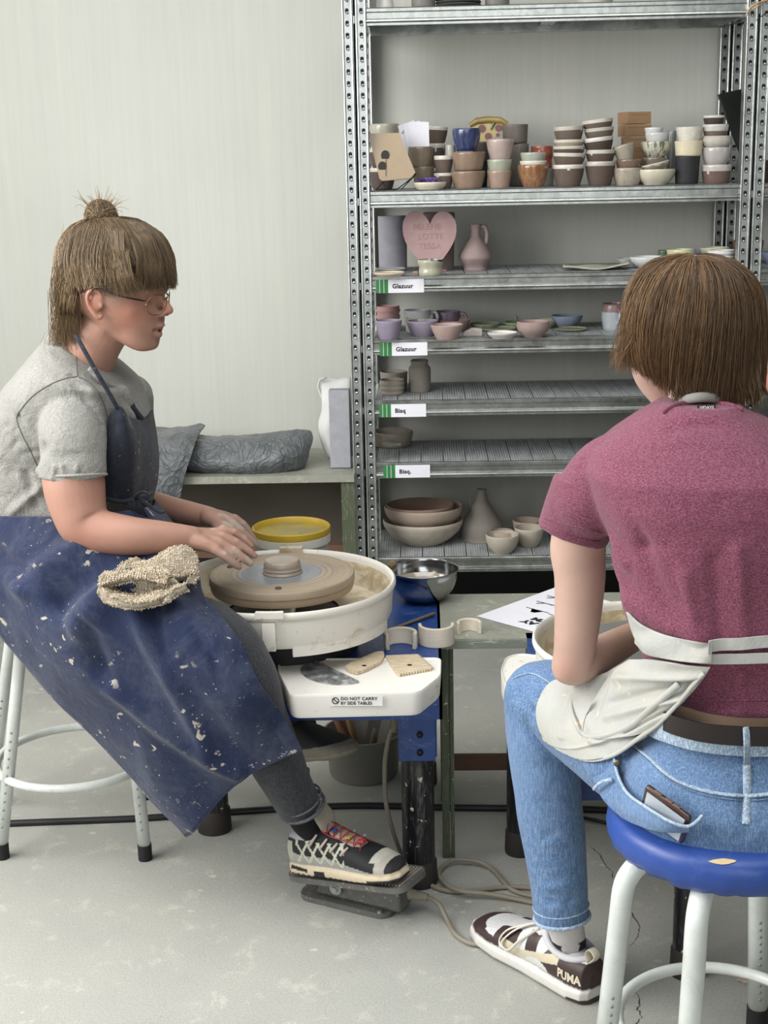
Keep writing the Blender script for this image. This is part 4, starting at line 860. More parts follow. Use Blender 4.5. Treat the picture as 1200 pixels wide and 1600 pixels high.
# ================================================================== workbench between the wheels
YT0, YT1, ZT = 2.765, 3.075, 0.495
gt = empty('work_table', (W(800, 960, 2.9).x, 2.92, 0), 'scuffed green work table between the two pottery wheels', 'table')
xa = W(689, 1010, YT0).x; xb = xa+1.05
MB().b2((xa, YT0, ZT-0.018), (xb, YT1, ZT)).obj('table_top', GRN_TOP, gt, smooth=False)
EDG = scratched('chipped_table_edge', '7f8678', 'd2d0c4', 0.5, 0.8, (0.6, 1, 4))
MB().b2((xa, YT0-0.004, ZT-0.02), (xb, YT0-0.0005, ZT-0.002)).obj('edge_strip', EDG, gt, smooth=False)
for x in (xa+0.012, xb-0.02):
    for y in (YT0+0.018, YT1-0.02):
        m = MB(); m.b2((x-0.013, y-0.013, 0), (x+0.003, y+0.013, ZT-0.018)); m.b2((x+0.005, y-0.011, 0), (x+0.013, y+0.011, ZT-0.018)); m.obj('leg', GRN_LEG, gt, smooth=False)
MB().b2((xa, YT1-0.03, 0.078), (xb, YT1-0.01, 0.112)).obj('rail', BRN, gt, smooth=False)
# printed sheet
pr = empty('printed_sheet', G(860, 960, ZT), 'white printed instruction sheet lying on the green work table', 'paper')
Pp = [G(745, 963, ZT+0.001), G(845, 990, ZT+0.001), G(984, 948, ZT+0.001), G(868, 918, ZT+0.001)]
m = MB(); m.add([p+Vector((0, 0, 0.0006)) for p in Pp]+Pp, [(0, 1, 2, 3), (7, 6, 5, 4), (0, 4, 5, 1), (1, 5, 6, 2), (2, 6, 7, 3), (3, 7, 4, 0)])
O = Pp[0]+Vector((0, 0, 0.0009)); A = (Pp[1]-Pp[0]).normalized(); B = (Pp[3]-Pp[0]); wA = (Pp[1]-Pp[0]).length; B = (B-A*B.dot(A)).normalized()
e1, e2 = Pp[1]-Pp[0], Pp[3]-Pp[0]
def PQ(u, v): return O+e1*u+e2*v
add_text(m, 'CLAY', 0.024, PQ(0.95, 0.17)-Vector((0, 0, 0)), -A, -B, 1, font_bold=0.0016, extrude=0.0002, sx=1.2); add_text(m, 'GYM', 0.024, PQ(0.93, 0.17)+B*0.026, -A, -B, 1, font_bold=0.0016, extrude=0.0002, sx=1.2)
for (u, v_, gr) in ((0.42, 0.42, 1), (0.8, 0.40, 1), (0.36, 0.6, 0), (0.74, 0.58, 0), (0.32, 0.77, 0), (0.7, 0.76, 0), (0.26, 0.92, 0), (0.62, 0.92, 0)):
    c = PQ(u, v_)
    m.tube([c-A*0.03, c+A*0.032], 0.0009, 5, mi=1)
    m.add([c-A*0.014-B*0.001, c+A*0.016-B*0.001, c+A*0.006-B*0.018, c-A*0.004-B*0.018], [(0, 1, 2, 3), (3, 2, 1, 0)], mi=2 if gr else 1) if gr else m.tube([c-A*0.02-B*0.014, c-A*0.005, c+A*0.015-B*0.002], 0.0011, 5, mi=1)
m.obj('sheet', [PAPER, INK, M('print_green', '2c5a42', 0.6, var=0)], pr, smooth=False)

# ================================================================== pottery wheels
def cream_plastic(name, c='d9d5cb', dirt='a08a66', amt=0.5, ground=0.58, up=None):
    t = NT(name); v = t.coord(); n = t.noise(t.coord(scale=(1, 1, 1.6)), 14, 6, 0.7, 0.5)
    col = t.mix(t.math('MULTIPLY', t.ramp(n, [(ground, 0.0), (ground+0.1, 1.0)]), amt), c, dirt)
    n2 = t.noise(v, 60, 4); col = t.mix(t.ramp(n2, [(0.66, 0.0), (0.74, 0.5)]), col, '8d7c60')
    t.col(col); t.set(rough=0.42, spec=0.45); t.bump(n, 0.08, 0.003); MATS[name] = t.m; return t.m
PAN = cream_plastic('splash_pan_plastic'); PANIN = cream_plastic('clay_smeared_pan', 'd2c7b0', 'a8946f', 0.75, 0.45); TRAY = cream_plastic('side_tray_plastic', 'e0ddd6', 'a8987c', 0.7, 0.62)
BLUE = scratched('blue_enamel', '1b3f80', '7f8ca6', 0.35, 0.3, (1, 1, 1), spots=('b9b6aa', 45, 0.71))
BLK = scratched('black_leg_enamel', '141519', '7c7c78', 0.35, 0.5, (3, 3, 0.5), spots=('c7c5bc', 70, 0.68))
def splash_pan(c, R_, h, parent, n=96):
    """c = rim-level centre; straight wall, rolled rim"""
    k = R_; x, y, z = c
    pr_ = [(k*0.55, -h), (k*0.955, -h), (k*0.972, -h+0.008), (k*0.985, -0.012), (k*1.0, -0.010), (k*1.012, -0.004), (k*1.01, 0.003), (k*0.995, 0.006), (k*0.978, 0.004), (k*0.97, -0.003), (k*0.965, -0.010)]
    m = MB(); m.lathe(pr_, c=c, n=n)
    for i, f in enumerate(m.f): m.mi[i] = 0
    m.lathe([(k*0.965, -0.010), (k*0.945, -0.03), (k*0.93, -h*0.62), (k*0.90, -h*0.8), (k*0.5, -h*0.86), (k*0.55, -h)], c=c, n=n, mi=1)
    o = m.obj('splash_pan', [PAN, PANIN], parent, auto=50); return o
wheel = empty('pottery_wheel', (-0.27, 2.8, 0), 'blue framed pottery wheel with a cream splash pan before the woman', 'pottery wheel')
BC = G(441, 909, 0.628); BR = 176/ppm(909, BC.y)
sp_ = splash_pan(BC, BR, 0.068, wheel)
# clip joint, drain block and rim tab
m = MB()
def rimpt(a, r=1.0, z=0.0): return Vector((BC.x+BR*r*cos(a), BC.y+BR*r*sin(a), BC.z+z))
def curved(m, a0, a1, r0, r1, z0, z1, n=8, mi=0):
    vs = []; 
    for i in range(n+1):
        a = a0+(a1-a0)*i/n; vs += [rimpt(a, r0, z0), rimpt(a, r1, z0), rimpt(a, r1, z1), rimpt(a, r0, z1)]
    fs = [(0, 1, 2, 3), (4*n+3, 4*n+2, 4*n+1, 4*n)]
    for i in range(n):
        for k in range(4): l = (k+1) % 4; fs.append((4*i+l, 4*i+k, 4*i+4+k, 4*i+4+l))
    m.add(vs, fs, mi)
curved(m, radians(-97), radians(-84), 0.985, 1.035, -0.002, 0.010); curved(m, radians(-94), radians(-88), 0.985, 1.03, -0.066, -0.012)
m.obj('pan_clip', PAN, sp_, auto=30)
m = MB(); curved(m, radians(84), radians(97), 0.93, 1.02, -0.02, 0.012); m.obj('pan_clip', PANIN, sp_, auto=30)
m = MB(); curved(m, radians(-80), radians(-15), 0.90, 0.966, -0.084, -0.055, 24); m.obj('pan_skirt', PAN, sp_, auto=30)
# wheel head with bat
HC = Vector((BC.x, BC.y, BC.z+0.004)); HR = 113.5/ppm(909, HC.y)
bat = NT('wet_wooden_bat'); v = bat.coord(); xy = bat.sep(v); rr = bat.math('SQRT', bat.math('ADD', bat.math('MULTIPLY', xy[0], xy[0]), bat.math('MULTIPLY', xy[1], xy[1])))
n1 = bat.noise(bat.coord(scale=(1, 1, 1)), 9, 5); ringn = bat.node('ShaderNodeTexNoise', noise_dimensions='1D'); ringn.inputs['Scale'].default_value = 160; bat.link(rr, ringn.inputs['W'])
cc = bat.ramp(n1, [(0.3, '8a7b6a'), (0.7, 'a3937e')]); cc = bat.mix(0.35, cc, bat.ramp(ringn.outputs[0], [(0.3, '6f6355'), (0.7, 'b5a58f')]))
cc = bat.mix(bat.ramp(bat.math('ADD', rr, bat.math('MULTIPLY', bat.math('SUBTRACT', bat.noise(v, 14, 3), 0.5), 0.05)), [(0.078, 1.0), (0.092, 0.0)]), cc, bat.mix(0.4, '7d8085', bat.ramp(ringn.outputs[0], [(0.3, '64676b'), (0.7, '9da0a2')])))
bat.col(cc); bat.set(rough=bat.ramp(rr, [(0.07, 0.28), (0.1, 0.55)]), spec=0.45)
m = MB(); m.lathe([(0, -0.016), (HR*0.97, -0.016), (HR*0.985, -0.010), (HR*0.985, 0.0), (HR, 0.001), (HR, 0.013), (HR*0.985, 0.016), (0, 0.016)], n=96)
o = link('wheel_head', m.mesh('wheel_head'), bat.m); o.location = HC; o.parent = wheel; o.matrix_parent_inverse = parent_world(wheel).inverted(); sharp(o.data, 40)
m = MB(); m.lathe([(0.03, -0.15), (0.03, 0)], n=24); 
sh_ = MB(); sh_.tube([(HC.x, HC.y, 0.45), (HC.x, HC.y, HC.z-0.014)], 0.025, 20); sh_.obj('shaft', ZINC, wheel)
HT = HC.z+0.016
for (a, r) in ((radians(160), 0.8), (radians(-88), 0.78)):
    m = MB(); m.tube([(HC.x+HR*r*cos(a), HC.y+HR*r*sin(a), HT-0.004), (HC.x+HR*r*cos(a), HC.y+HR*r*sin(a), HT+0.003)], 0.006, 12); m.obj('bat_pin', M('dark_pin', '4a4038', 0.6), wheel)
m = MB(); m.lathe([(0, 0), (0.0375, 0), (0.0405, 0.001), (0.039, 0.004), (0.0375, 0.006), (0.039, 0.009), (0.037, 0.013), (0.0375, 0.018), (0.0352, 0.024), (0.033, 0.0265), (0.026, 0.028), (0, 0.0275)], n=64)
tag(m.obj('clay_puck', CL('wet_clay', '9c8b76', 0.5, var=0.06, bumpy=0.15, rough=0.4), None, (HC.x+0.001, HC.y, HT), auto=32), 'centred round puck of wet clay on the spinning bat', 'clay')
# frame: top plate, fascia, brackets, three legs
FT = 0.492
m = MB(); fx0, fx1 = BC.x-0.19, G(689, 1000, FT).x; fy0, fy1 = 2.60, 3.16
m.b2((fx0, fy0, FT-0.012), (fx1, fy1, FT)); m.b2((fx0, fy0, FT-0.105), (fx1, fy0+0.006, FT)); m.b2((fx1-0.006, fy0, FT-0.105), (fx1, fy1, FT)); m.b2((fx0, fy1-0.006, FT-0.085), (fx1, fy1, FT)); m.b2((fx0, fy0, FT-0.085), (fx0+0.006, fy1, FT))
m.obj('frame', BLUE, wheel, smooth=False)
m = MB(); m.tube([(BC.x, BC.y, FT-0.0), (BC.x, BC.y, BC.z-0.062)], BR*0.66, 40); m.obj('pan_support', M('black_motor_cover', '1b1b1d', 0.6), wheel, auto=40)
def wheel_leg(px, py, ztop, parent, r=0.0335, foot=None):
    g = G(px, py, 0); yy = g.y+r; xx = W(px, py-20, yy).x
    m = MB(); m.tube([(xx, yy, 0.0 if not foot else 0.03), (xx, yy, ztop)], r, 28); lg = m.obj('leg', BLK, parent, auto=40)
    m = MB(); m.lathe([(0, 0), (r*1.12, 0), (r*1.15, 0.006), (r*1.1, 0.05), (r*0.98, 0.055)], c=(xx, yy, 0), n=28); m.obj('rubber_foot', M('brown_black_rubber', '2b2522', 0.7, var=0.3), lg, auto=40)
    m = MB(); z = 0.1
    while z < ztop-0.06:
        m.lathe([(0, 0), (0.004, 0.0), (0, 0.001)], n=8); ball(m, (xx, yy-r+0.0005, z), (0.005, 0.0015, 0.004), n=8); z += 0.035
    m.v, m.f, m.mi = [q for q in m.v], m.f, m.mi
    return xx, yy
lx, ly = wheel_leg(655, 1390, FT-0.08, wheel)
m = MB(); m.box((lx, ly-0.034, FT-0.135), (0.074, 0.006, 0.145), bev=0.001); m.b2((lx+0.034, ly-0.034, FT-0.2), (lx+0.04, ly+0.03, FT-0.065)); br_ = m.obj('leg_bracket', BLUE, wheel, smooth=False)
m = MB()
for z in (FT-0.150, FT-0.188): m.tube([(lx+0.006, ly-0.037, z), (lx+0.006, ly-0.043, z)], 0.0065, 6); 
m.obj('bolt', M('black_bolt', '101010', 0.5), br_)
wheel_leg(335, 1306, FT-0.08, wheel); wheel_leg(658, 1232, FT-0.08, wheel)
# side tray
tray = None
ZTR = 0.505
P = [G(433, 1029, ZTR), G(690, 1027, ZTR), G(689, 1055, ZTR), G(656, 1081, ZTR), G(453, 1086, ZTR), G(434, 1048, ZTR)]
pl = [(p.x, p.y) for p in P]
def round_poly(pl, r=0.016, n=5):
    out = []; N = len(pl)
    for i in range(N):
        a, b, c = Vector(pl[i-1]).to_2d(), Vector(pl[i]).to_2d(), Vector(pl[(i+1) % N]).to_2d()
        d1, d2 = (a-b), (c-b); q = min(r, d1.length*0.45, d2.length*0.45); p1, p2 = b+d1.normalized()*q, b+d2.normalized()*q
        for k in range(n+1): t = k/n; out.append(tuple((1-t)**2*p1+2*t*(1-t)*b+t*t*p2))
    return out
def side_tray(pl, parent, ztop, h=0.047):
    q = round_poly(pl); c = Vector((sum(p[0] for p in q)/len(q), sum(p[1] for p in q)/len(q))); n = len(q)
    prof = [(0.92, -h), (0.965, -h), (0.982, -h+0.004), (1.0, -0.006), (1.0, -0.002), (0.992, 0.0), (0.975, 0.0), (0.96, -0.0025), (0.5, -0.0035)]
    vs = []; fs = []
    for s_, z in prof:
        for p in q: w_ = c+(Vector(p)-c)*s_; vs.append((w_.x, w_.y, ztop+z))
    for j in range(len(prof)-1):
        for i in range(n): k = (i+1) % n; fs.append((j*n+i, j*n+k, (j+1)*n+k, (j+1)*n+i))
    fs += [tuple(range(n-1, -1, -1)), tuple((len(prof)-1)*n+i for i in range(n))]
    m = MB(); m.add(vs, fs); o = m.obj('side_tray', TRAY, parent, auto=35); solid_normals(o.data); return o
tray = side_tray(pl, wheel, ZTR)
# sticker with no-carry sign on the tray's front edge
c = G(557, 1087, ZTR-0.004); a_ = (P[4]-P[3]); a_ = Vector((P[3].x-P[4].x, P[3].y-P[4].y, 0)).normalized()
yfr = W(557, 1096, P[3].y*0.5+P[4].y*0.5).y
Bv = (Vector((0, -0.12, 1))).normalized(); 
def TF(px, py): # point just in front of tray's front face
    zz = W(px, py, yfr).z; return W(px, py, yfr-0.004-0.0)
m = MB(); O = TF(517, 1103); S1 = TF(598, 1103); S2 = TF(517, 1088)
A = (S1-O).normalized(); wS = (S1-O).length; hS = abs(S2.z-O.z)+0.002; B = A.cross(Vector((0, -1, 0.1))).normalized(); B = Vector((0, -0.14, 1)).normalized() if B.z < 0.5 else B
o_ = O+Vector((0, 0, 0))
m.prism([(0, 0), (wS, 0), (wS, hS), (0, hS)], -0.001, 0.0, (o_, A, Vector((0, 0, 1)), Vector((0, -1, 0))))
NV = Vector((0, -1, 0)); z1 = hS*0.56; z2 = hS*0.14; fsz = hS*0.40
T0 = o_+NV*0.0006
add_text(m, 'DO NOT CARRY', fsz, T0+A*(wS*0.19)+Vector((0, 0, z1)), A, Vector((0, 0, 1)), 1, font_bold=0.0001, extrude=0.0002, sx=1.08)
add_text(m, 'BY SIDE TABLES', fsz, T0+A*(wS*0.19)+Vector((0, 0, z2)), A, Vector((0, 0, 1)), 1, font_bold=0.0001, extrude=0.0002, sx=1.0)
cc = T0+A*(wS*0.09)+Vector((0, 0, hS*0.5)); r_ = hS*0.28
m.tube([cc+A*(r_*cos(t))+Vector((0, 0, r_*sin(t))) for t in np.linspace(0, 2*pi, 24, endpoint=False)], 0.0009, 6, closed=True, mi=1)
m.tube([cc+A*(-r_*0.7)+Vector((0, 0, r_*0.7)), cc+A*(r_*0.7)+Vector((0, 0, -r_*0.7))], 0.0009, 6, mi=1)
m.obj('sticker', [M('sticker_white', 'dcdad6', 0.5, var=0), INK], tray, smooth=False)

# ---- tools on tray and table top
ZK = ZTR-0.0030
# metal kidney (half disc)
g0, g1 = G(489, 1033, ZK), G(561, 1067, ZK); mid = (g0+g1)/2; ax = (g1-g0).normalized(); bx = Vector((ax.y, -ax.x, 0)) if True else None
if (bx.x > 0): bx = -bx
L = (g1-g0).length/2; D_ = abs((G(486, 1063, ZK)-mid).dot(bx))
pts = [(L*cos(t), D_*sin(t)) for t in np.linspace(0, pi, 24)]
m = MB(); m.prism(pts, 0, 0.0009, (mid+Vector((0, 0, 0.0003)), ax, bx, Vector((0, 0, 1)))); ks = NT('scraped_steel'); v = ks.coord(); ks.col('b9bcbe'); ks.set(metal=0.75, rough=ks.ramp(ks.noise(v, 50, 4), [(0.4, 0.25), (0.6, 0.6)])); ks.col(ks.ramp(ks.noise(v, 45, 4), [(0.45, 'a9adb0'), (0.6, 'dcdede')])); ks.bump(ks.noise(v, 60, 2), 0.3, 0.004)
for t_ in (0.0,): m.tube([mid+ax*(L*0.97)+Vector((0, 0, 0.002)), mid-ax*(L*0.97)+Vector((0, 0, 0.002))], 0.0018, 6)
o = m.obj('metal_rib', ks.m, smooth=False); solid_normals(o.data); tag(o, 'shiny half-moon metal scraper lying on the white side tray', 'scraper')
WOOD = NT('pale_tool_wood'); v = WOOD.coord(scale=(1, 6, 1), rot=(0, 0, 0.5)); WOOD.col(WOOD.ramp(WOOD.noise(v, 45, 4), [(0.35, 'b5a386'), (0.65, 'd3c4ab')])); WOOD.set(rough=0.7)
P = [G(*p, ZK) for p in ((539, 1046), (548, 1040), (588, 1023), (599, 1022), (601, 1030), (596, 1038), (570, 1051), (558, 1055), (545, 1051))]
m = MB(); q = round_poly([(p.x, p.y) for p in P], 0.004); m.prism(q, ZK+0.0003, ZK+0.007); hc = G(569, 1040, ZK+0.007); m.lathe([(0, 0), (0.0045, 0)], c=(hc.x, hc.y, ZK+0.0072), n=14, mi=1)
o = m.obj('wooden_rib', [WOOD.m, DARKHOLE], smooth=False); solid_normals(o.data); tag(o, 'wooden throwing rib with a centre hole on the white side tray', 'rib tool')
Q = [G(603, 1028, ZK), G(650, 1026, ZK), G(674, 1048, ZK), G(622, 1057, ZK)]
pl2 = []
def teeth(a, b, n, d): # saw edge from a to b, teeth pointing outwards
    out = []; e = (b-a); nrm = Vector((e.y, -e.x)).normalized()
    for i in range(n): out += [a+e*(i/n), a+e*((i+0.5)/n)+nrm*d]
    return out
q2 = [Vector((p.x, p.y)) for p in Q]
cw = sum(q2, Vector((0, 0)))/4
def outw(a, b): 
    e = b-a; nrm = Vector((e.y, -e.x)).normalized(); return 1 if nrm.dot((a+b)/2-cw) > 0 else -1
pl2 += [q2[0]] + teeth(q2[1], q2[2], 9, 0.006*outw(q2[1], q2[2])) + teeth(q2[2], q2[3], 12, 0.0042*outw(q2[2], q2[3])) + teeth(q2[3], q2[0], 7, 0.002*outw(q2[3], q2[0]))
m = MB(); m.prism([tuple(p) for p in pl2], ZK+0.0003, ZK+0.0055); hc = G(640, 1039, ZK+0.0055); m.lathe([(0, 0), (0.005, 0)], c=(hc.x, hc.y, ZK+0.0057), n=14, mi=1)
o = m.obj('serrated_rib', [WOOD.m, DARKHOLE], smooth=False); solid_normals(o.data); tag(o, 'square wooden comb tool with toothed edges on the white side tray', 'comb tool')
# needle stick
a, b = G(601, 989, FT), G(678, 963, FT); m = MB(); m.tube([a+Vector((0, 0, 0.003)), a.lerp(b, 0.3)+Vector((0, 0, 0.004)), b+Vector((0, 0, 0.006))], [0.0012, 0.0032, 0.0042], 8)
tag(m.obj('wooden_stick', M('weathered_stick', '7c715f', 0.8)), 'thin wooden stick tool lying on the blue wheel frame', 'stick')
# three bisque arches
def arch(ptc, R_, h, a0, a1, lab, z, th=0.007, tilt=0.0, bowl=0.0):
    c = G(*ptc, z); m = MB(); n = 26; rows = []
    for j, (rr, zz) in enumerate(((R_, 0), (R_*1.02+bowl*0.5, h*0.5), (R_+bowl, h), (R_-th*0.5+bowl, h+0.001), (R_-th+bowl, h), (R_-th, h*0.5), (R_-th*1.3, 0.0))):
        row = []
        for i in range(n+1):
            a = a0+(a1-a0)*i/n; row.append(len(m.v)+len(rows)*0); m.v.append((rr*cos(a), rr*sin(a), zz+tilt*sin(2*a)))
        rows.append(row)
    k = len(rows)
    for j in range(k):
        for i in range(n): m.f.append((rows[j][i], rows[j][i+1], rows[(j+1) % k][i+1], rows[(j+1) % k][i])); m.mi.append(0)
    m.f.append(tuple(r[0] for r in rows)); m.mi.append(0); m.f.append(tuple(r[-1] for r in rows[::-1])); m.mi.append(0)
    o = m.obj('clay_arch', CL('bisque_buff', 'd6cab4', 0, var=0.06, bumpy=0.4), None, (c.x, c.y, z), auto=45); solid_normals(o.data); b_ = o.modifiers.new('b', 'BEVEL'); b_.width = 0.0015; b_.segments = 2
    tag(o, lab, 'clay piece', 'curved unglazed clay pieces beside the wheel'); return o
arch((626, 1012), 0.034, 0.034, radians(-25), radians(215), 'open curved clay piece nearest the toothed comb', FT)
arch((682, 1004), 0.037, 0.040, radians(-190), radians(15), 'curved clay piece standing convex side out, middle of three', FT)
arch((733, 990), 0.026, 0.026, radians(-10), radians(205), 'curved clay piece nearest the printed sheet', ZT)
# steel bowl
bc = G(655, 940, FT); k = 1/ppm(910, bc.y)
zt_ = W(661, 888, bc.y+0.01).z; h = zt_-FT; R_ = 55.5/ppm(890, bc.y+0.01)
SS = M('polished_steel', 'a5a7a8', 0.16, metal=1.0, var=0.06, vs=20)
m = MB(); bp = [(0, 0), (R_*0.35, 0.0), (R_*0.6, 0.008), (R_*0.84, h*0.38), (R_*0.96, h*0.72), (R_*0.985, h-0.003), (R_*1.01, h), (R_*0.99, h+0.001), (R_*0.97, h-0.004), (R_*0.945, h*0.72), (R_*0.82, h*0.4), (R_*0.55, 0.012), (0, 0.004)]
m.lathe([tuple(x) for x in spline(bp, 3)], n=72)
bcen = (W(661, 900, bc.y+0.01).x, bc.y+0.01, FT)
tag(m.obj('steel_bowl', SS, None, bcen), 'stainless steel bowl of cloudy throwing water on the blue wheel frame', 'bowl')
m = MB(); m.lathe([(0, h*0.60), (R_*0.905, h*0.60), (R_*0.90, h*0.585), (0, h*0.585)], n=60)
tag(m.obj('throwing_water', M('slip_water', 'ab9a82', 0.12, var=0.05, coat=0.6), None, bcen, auto=40), 'cloudy beige throwing water in the steel bowl', 'water', kind='stuff')
# dried clay clinging between bowl and pan
m = MB(); ball(m, W(613, 882, bcen[1]-0.02), (0.010, 0.008, 0.009)); o = link('clay_crumb', fuse(m, 0.002, 1), M('dry_clay_crumb', '7d6b4b', 0.9)); brush(o.data, [('noise', 400, 0.003, 1)]); tag(o, 'rough clay crumb on the steel bowl rim', 'clay crumb')
# yellow lidded bucket on a stool-height block behind
ybx = W(455, 826, 3.075); kb = 1/ppm(826, 3.075); zl = W(455, 813, 3.075).z
tub = empty('lidded_tub', (ybx.x, 3.075, 0.492), 'white plastic tub with a clay-smeared yellow lid behind the wheel', 'tub')
m = MB(); r = 61*kb; zl = W(455, 822, 3.075).z
m.lathe([(0, FT+0.001), (r*0.86, FT+0.001), (r*0.88, FT+0.006), (r*0.94, zl-0.035), (r*1.0, zl-0.034), (r*1.005, zl-0.016), (r*0.97, zl-0.014), (0, zl-0.02)], c=(ybx.x, 3.075, 0), n=64); m.obj('tub_body', cream_plastic('tub_plastic', 'd0cec4', '93896f', 0.5, 0.56), tub, auto=45)
m = MB(); m.lathe([(r*0.99, zl-0.018), (r*1.01, zl-0.012), (r*1.005, zl-0.001), (r*0.975, zl+0.001), (r*0.94, zl-0.002), (r*0.915, zl-0.012), (0, zl-0.013)], c=(ybx.x, 3.075, 0), n=72)
for i, f in enumerate(m.f): 
    if i >= 72*5: m.mi[i] = 1
m.obj('lid', [cream_plastic('yellow_lid_plastic', 'b89a30', 'a08a4a', 0.5, 0.6), cream_plastic('smeared_yellow_lid', 'a08c3c', '857a55', 0.8, 0.45)], tub, auto=45)
# grey bucket with tools under the wheel
gb = G(568, 1232, 0); gb.y += 0.09; kb = 1/ppm(1180, gb.y); xg = W(568, 1180, gb.y).x; r = 61*kb; hz = W(560, 1140, gb.y).z
bk = empty('tool_bucket', (xg, gb.y, 0), 'grey plastic bucket of wooden tools under the blue wheel', 'bucket')
m = MB(); m.lathe([(0, 0.002), (r*0.84, 0.002), (r*0.88, 0.008), (r*0.96, hz-0.012), (r*1.02, hz-0.010), (r*1.03, hz), (r*0.97, hz+0.001), (r*0.93, hz-0.01), (r*0.84, 0.01), (0, 0.006)], c=(xg, gb.y, 0), n=64); m.obj('bucket_body', M('grey_bucket_plastic', '75736c', 0.5, var=0.12, vs=6), bk, auto=45)
tools = [(-0.055, -0.02, 22, 0.010, '7b4a2c', 'brown handled tool leaning left in the grey bucket'), (-0.03, 0.02, 15, 0.009, '8a6a48', 'tan wooden tool in the grey bucket beside the brown handled one'), (-0.02, -0.03, 24, 0.011, '6e4428', 'long dark brown handle leaning in the grey bucket'), (0.055, 0.02, -8, 0.012, '9a8a70', 'beige round stick at the right of the grey bucket')]
for i, (dx, dy, a, rr, c_, lab) in enumerate(tools):
    m = MB(); p0 = Vector((xg+dx*0.3, gb.y+dy, 0.03)); d = Vector((-sin(radians(a)), 0.1, cos(radians(a)))); L_ = (hz+0.015)/d.z; m.tube([p0, p0+d*L_*0.5, p0+d*L_], [rr*0.6, rr, rr*0.8], 10)
    tag(m.obj(('wooden_loop_tool','wooden_modelling_tool','wooden_brush','wooden_dowel')[i], M('tool_wood_%d' % i, c_, 0.5)), lab, 'tool', 'tools standing in the grey bucket')
m = MB(); m.box((xg+0.02, gb.y+0.02, 0.03+hz/2), (0.03, 0.006, hz+0.02), rot=Matrix.Rotation(radians(12), 3, 'Y')); tag(m.obj('wooden_ruler', M('grey_slat', '86827a', 0.7), smooth=False), 'flat grey slat standing in the grey bucket', 'slat', 'tools standing in the grey bucket')
# ---- second wheel in front of the seated man
w2 = empty('pottery_wheel', (0.42, 2.45, 0), 'second blue pottery wheel hidden behind the person in maroon', 'pottery wheel')
C2 = G(1024, 1000, 0.615); R2 = 0.215
BC, BR = C2, R2
sp2 = splash_pan(C2, R2, 0.072, w2)
m = MB(); m.lathe([(0, -0.016), (0.145, -0.016), (0.145, 0.0), (0, 0.0)], c=(C2.x, C2.y, C2.z-0.01), n=64); m.obj('wheel_head', M('steel_wheel_head', '8c8c8a', 0.4, metal=0.6), w2, auto=40)
P = [G(782, 1046, 0.505), G(790, 1026, 0.505), G(812, 1020, 0.505), G(900, 1030, 0.505), G(900, 1110, 0.505), G(812, 1087, 0.505), G(788, 1068, 0.505)]
side_tray([(p.x, p.y) for p in P], w2, 0.505)
fl = G(905, 1215, 0.40)
m = MB(); m.b2((0.20, 2.34, 0.41), (0.60, 2.80, 0.495)); m.obj('frame', BLUE, w2, smooth=False)
m = MB(); m.tube([(C2.x, C2.y, 0.49), (C2.x, C2.y, C2.z-0.068)], 0.14, 36); m.obj('pan_support', MATS['black_motor_cover'], w2, auto=40)
x2, y2 = wheel_leg(812, 1340, 0.42, w2, r=0.028); x3, y3 = wheel_leg(1073, 1533, 0.42, w2, r=0.027)
m = MB(); p, q = W(900, 1208, 2.36), W(958, 1243, 2.36); m.b2((p.x, 2.34, q.z), (q.x+0.03, 2.40, p.z+0.06)); m.obj('leg_bracket', BLUE, w2, smooth=False)

# ================================================================== foot pedal and cables
PY = 2.55
ped = empty('foot_pedal', G(545, 1415, 0), 'dusty grey metal foot pedal under the sneaker', 'pedal')
PG = scratched('dusty_cast_metal', '6b6b69', '9d958a', 0.45, 0.6, (1, 1, 1), metal=0.4, spots=('b4aa98', 120, 0.66))
b0, b1, b2_, b3 = G(463, 1405, 0), G(605, 1440, 0), G(638, 1405, 0), G(500, 1372, 0)
m = MB(); q = round_poly([(p.x, p.y) for p in (b0, b1, b2_, b3)], 0.03); m.prism(q, 0.0, 0.012); o = m.obj('base_plate', PG, ped, auto=40); solid_normals(o.data)
ctr = (b0+b2_)/2; axp = ((b1-b0)+(b2_-b3)).normalized(); axp.z = 0; bxp = Vector((-axp.y, axp.x, 0)); Lp = (b1-b0).length; Wp = (b3-b0).length
m = MB(); mid = ctr+axp*0.03
m.prism([(-0.10, 0.012), (0.095, 0.012), (0.088, 0.085), (0.045, 0.09), (-0.02, 0.05), (-0.085, 0.045)], -Wp*0.33, Wp*0.33, (mid, axp, Vector((0, 0, 1)), -bxp)); o = m.obj('housing', PG, ped, auto=30); solid_normals(o.data); b_ = o.modifiers.new('b', 'BEVEL'); b_.width = 0.008; b_.segments = 3
m = MB(); pn = mid-bxp*(Wp*0.33+0.004)
for (u, w_, r) in ((-0.045, 0.040, 0.011),): 
    cc = pn+axp*u+Vector((0, 0, w_)); m.tube([cc, cc-bxp*0.006], 0.013, 20); m.tube([cc-bxp*0.006, cc-bxp*0.014], 0.007, 6)
m.obj('pivot_bolt', ZINC, ped, auto=40)
for (u, v_) in ((0.085, -0.42), (-0.11, 0.3)):
    cc = ctr+axp*u+bxp*(Wp*v_)+Vector((0, 0, 0.012)); m = MB(); m.lathe([(0, 0.005), (0.005, 0.004), (0.007, 0)], c=cc, n=12); m.obj('screw', PG, ped)
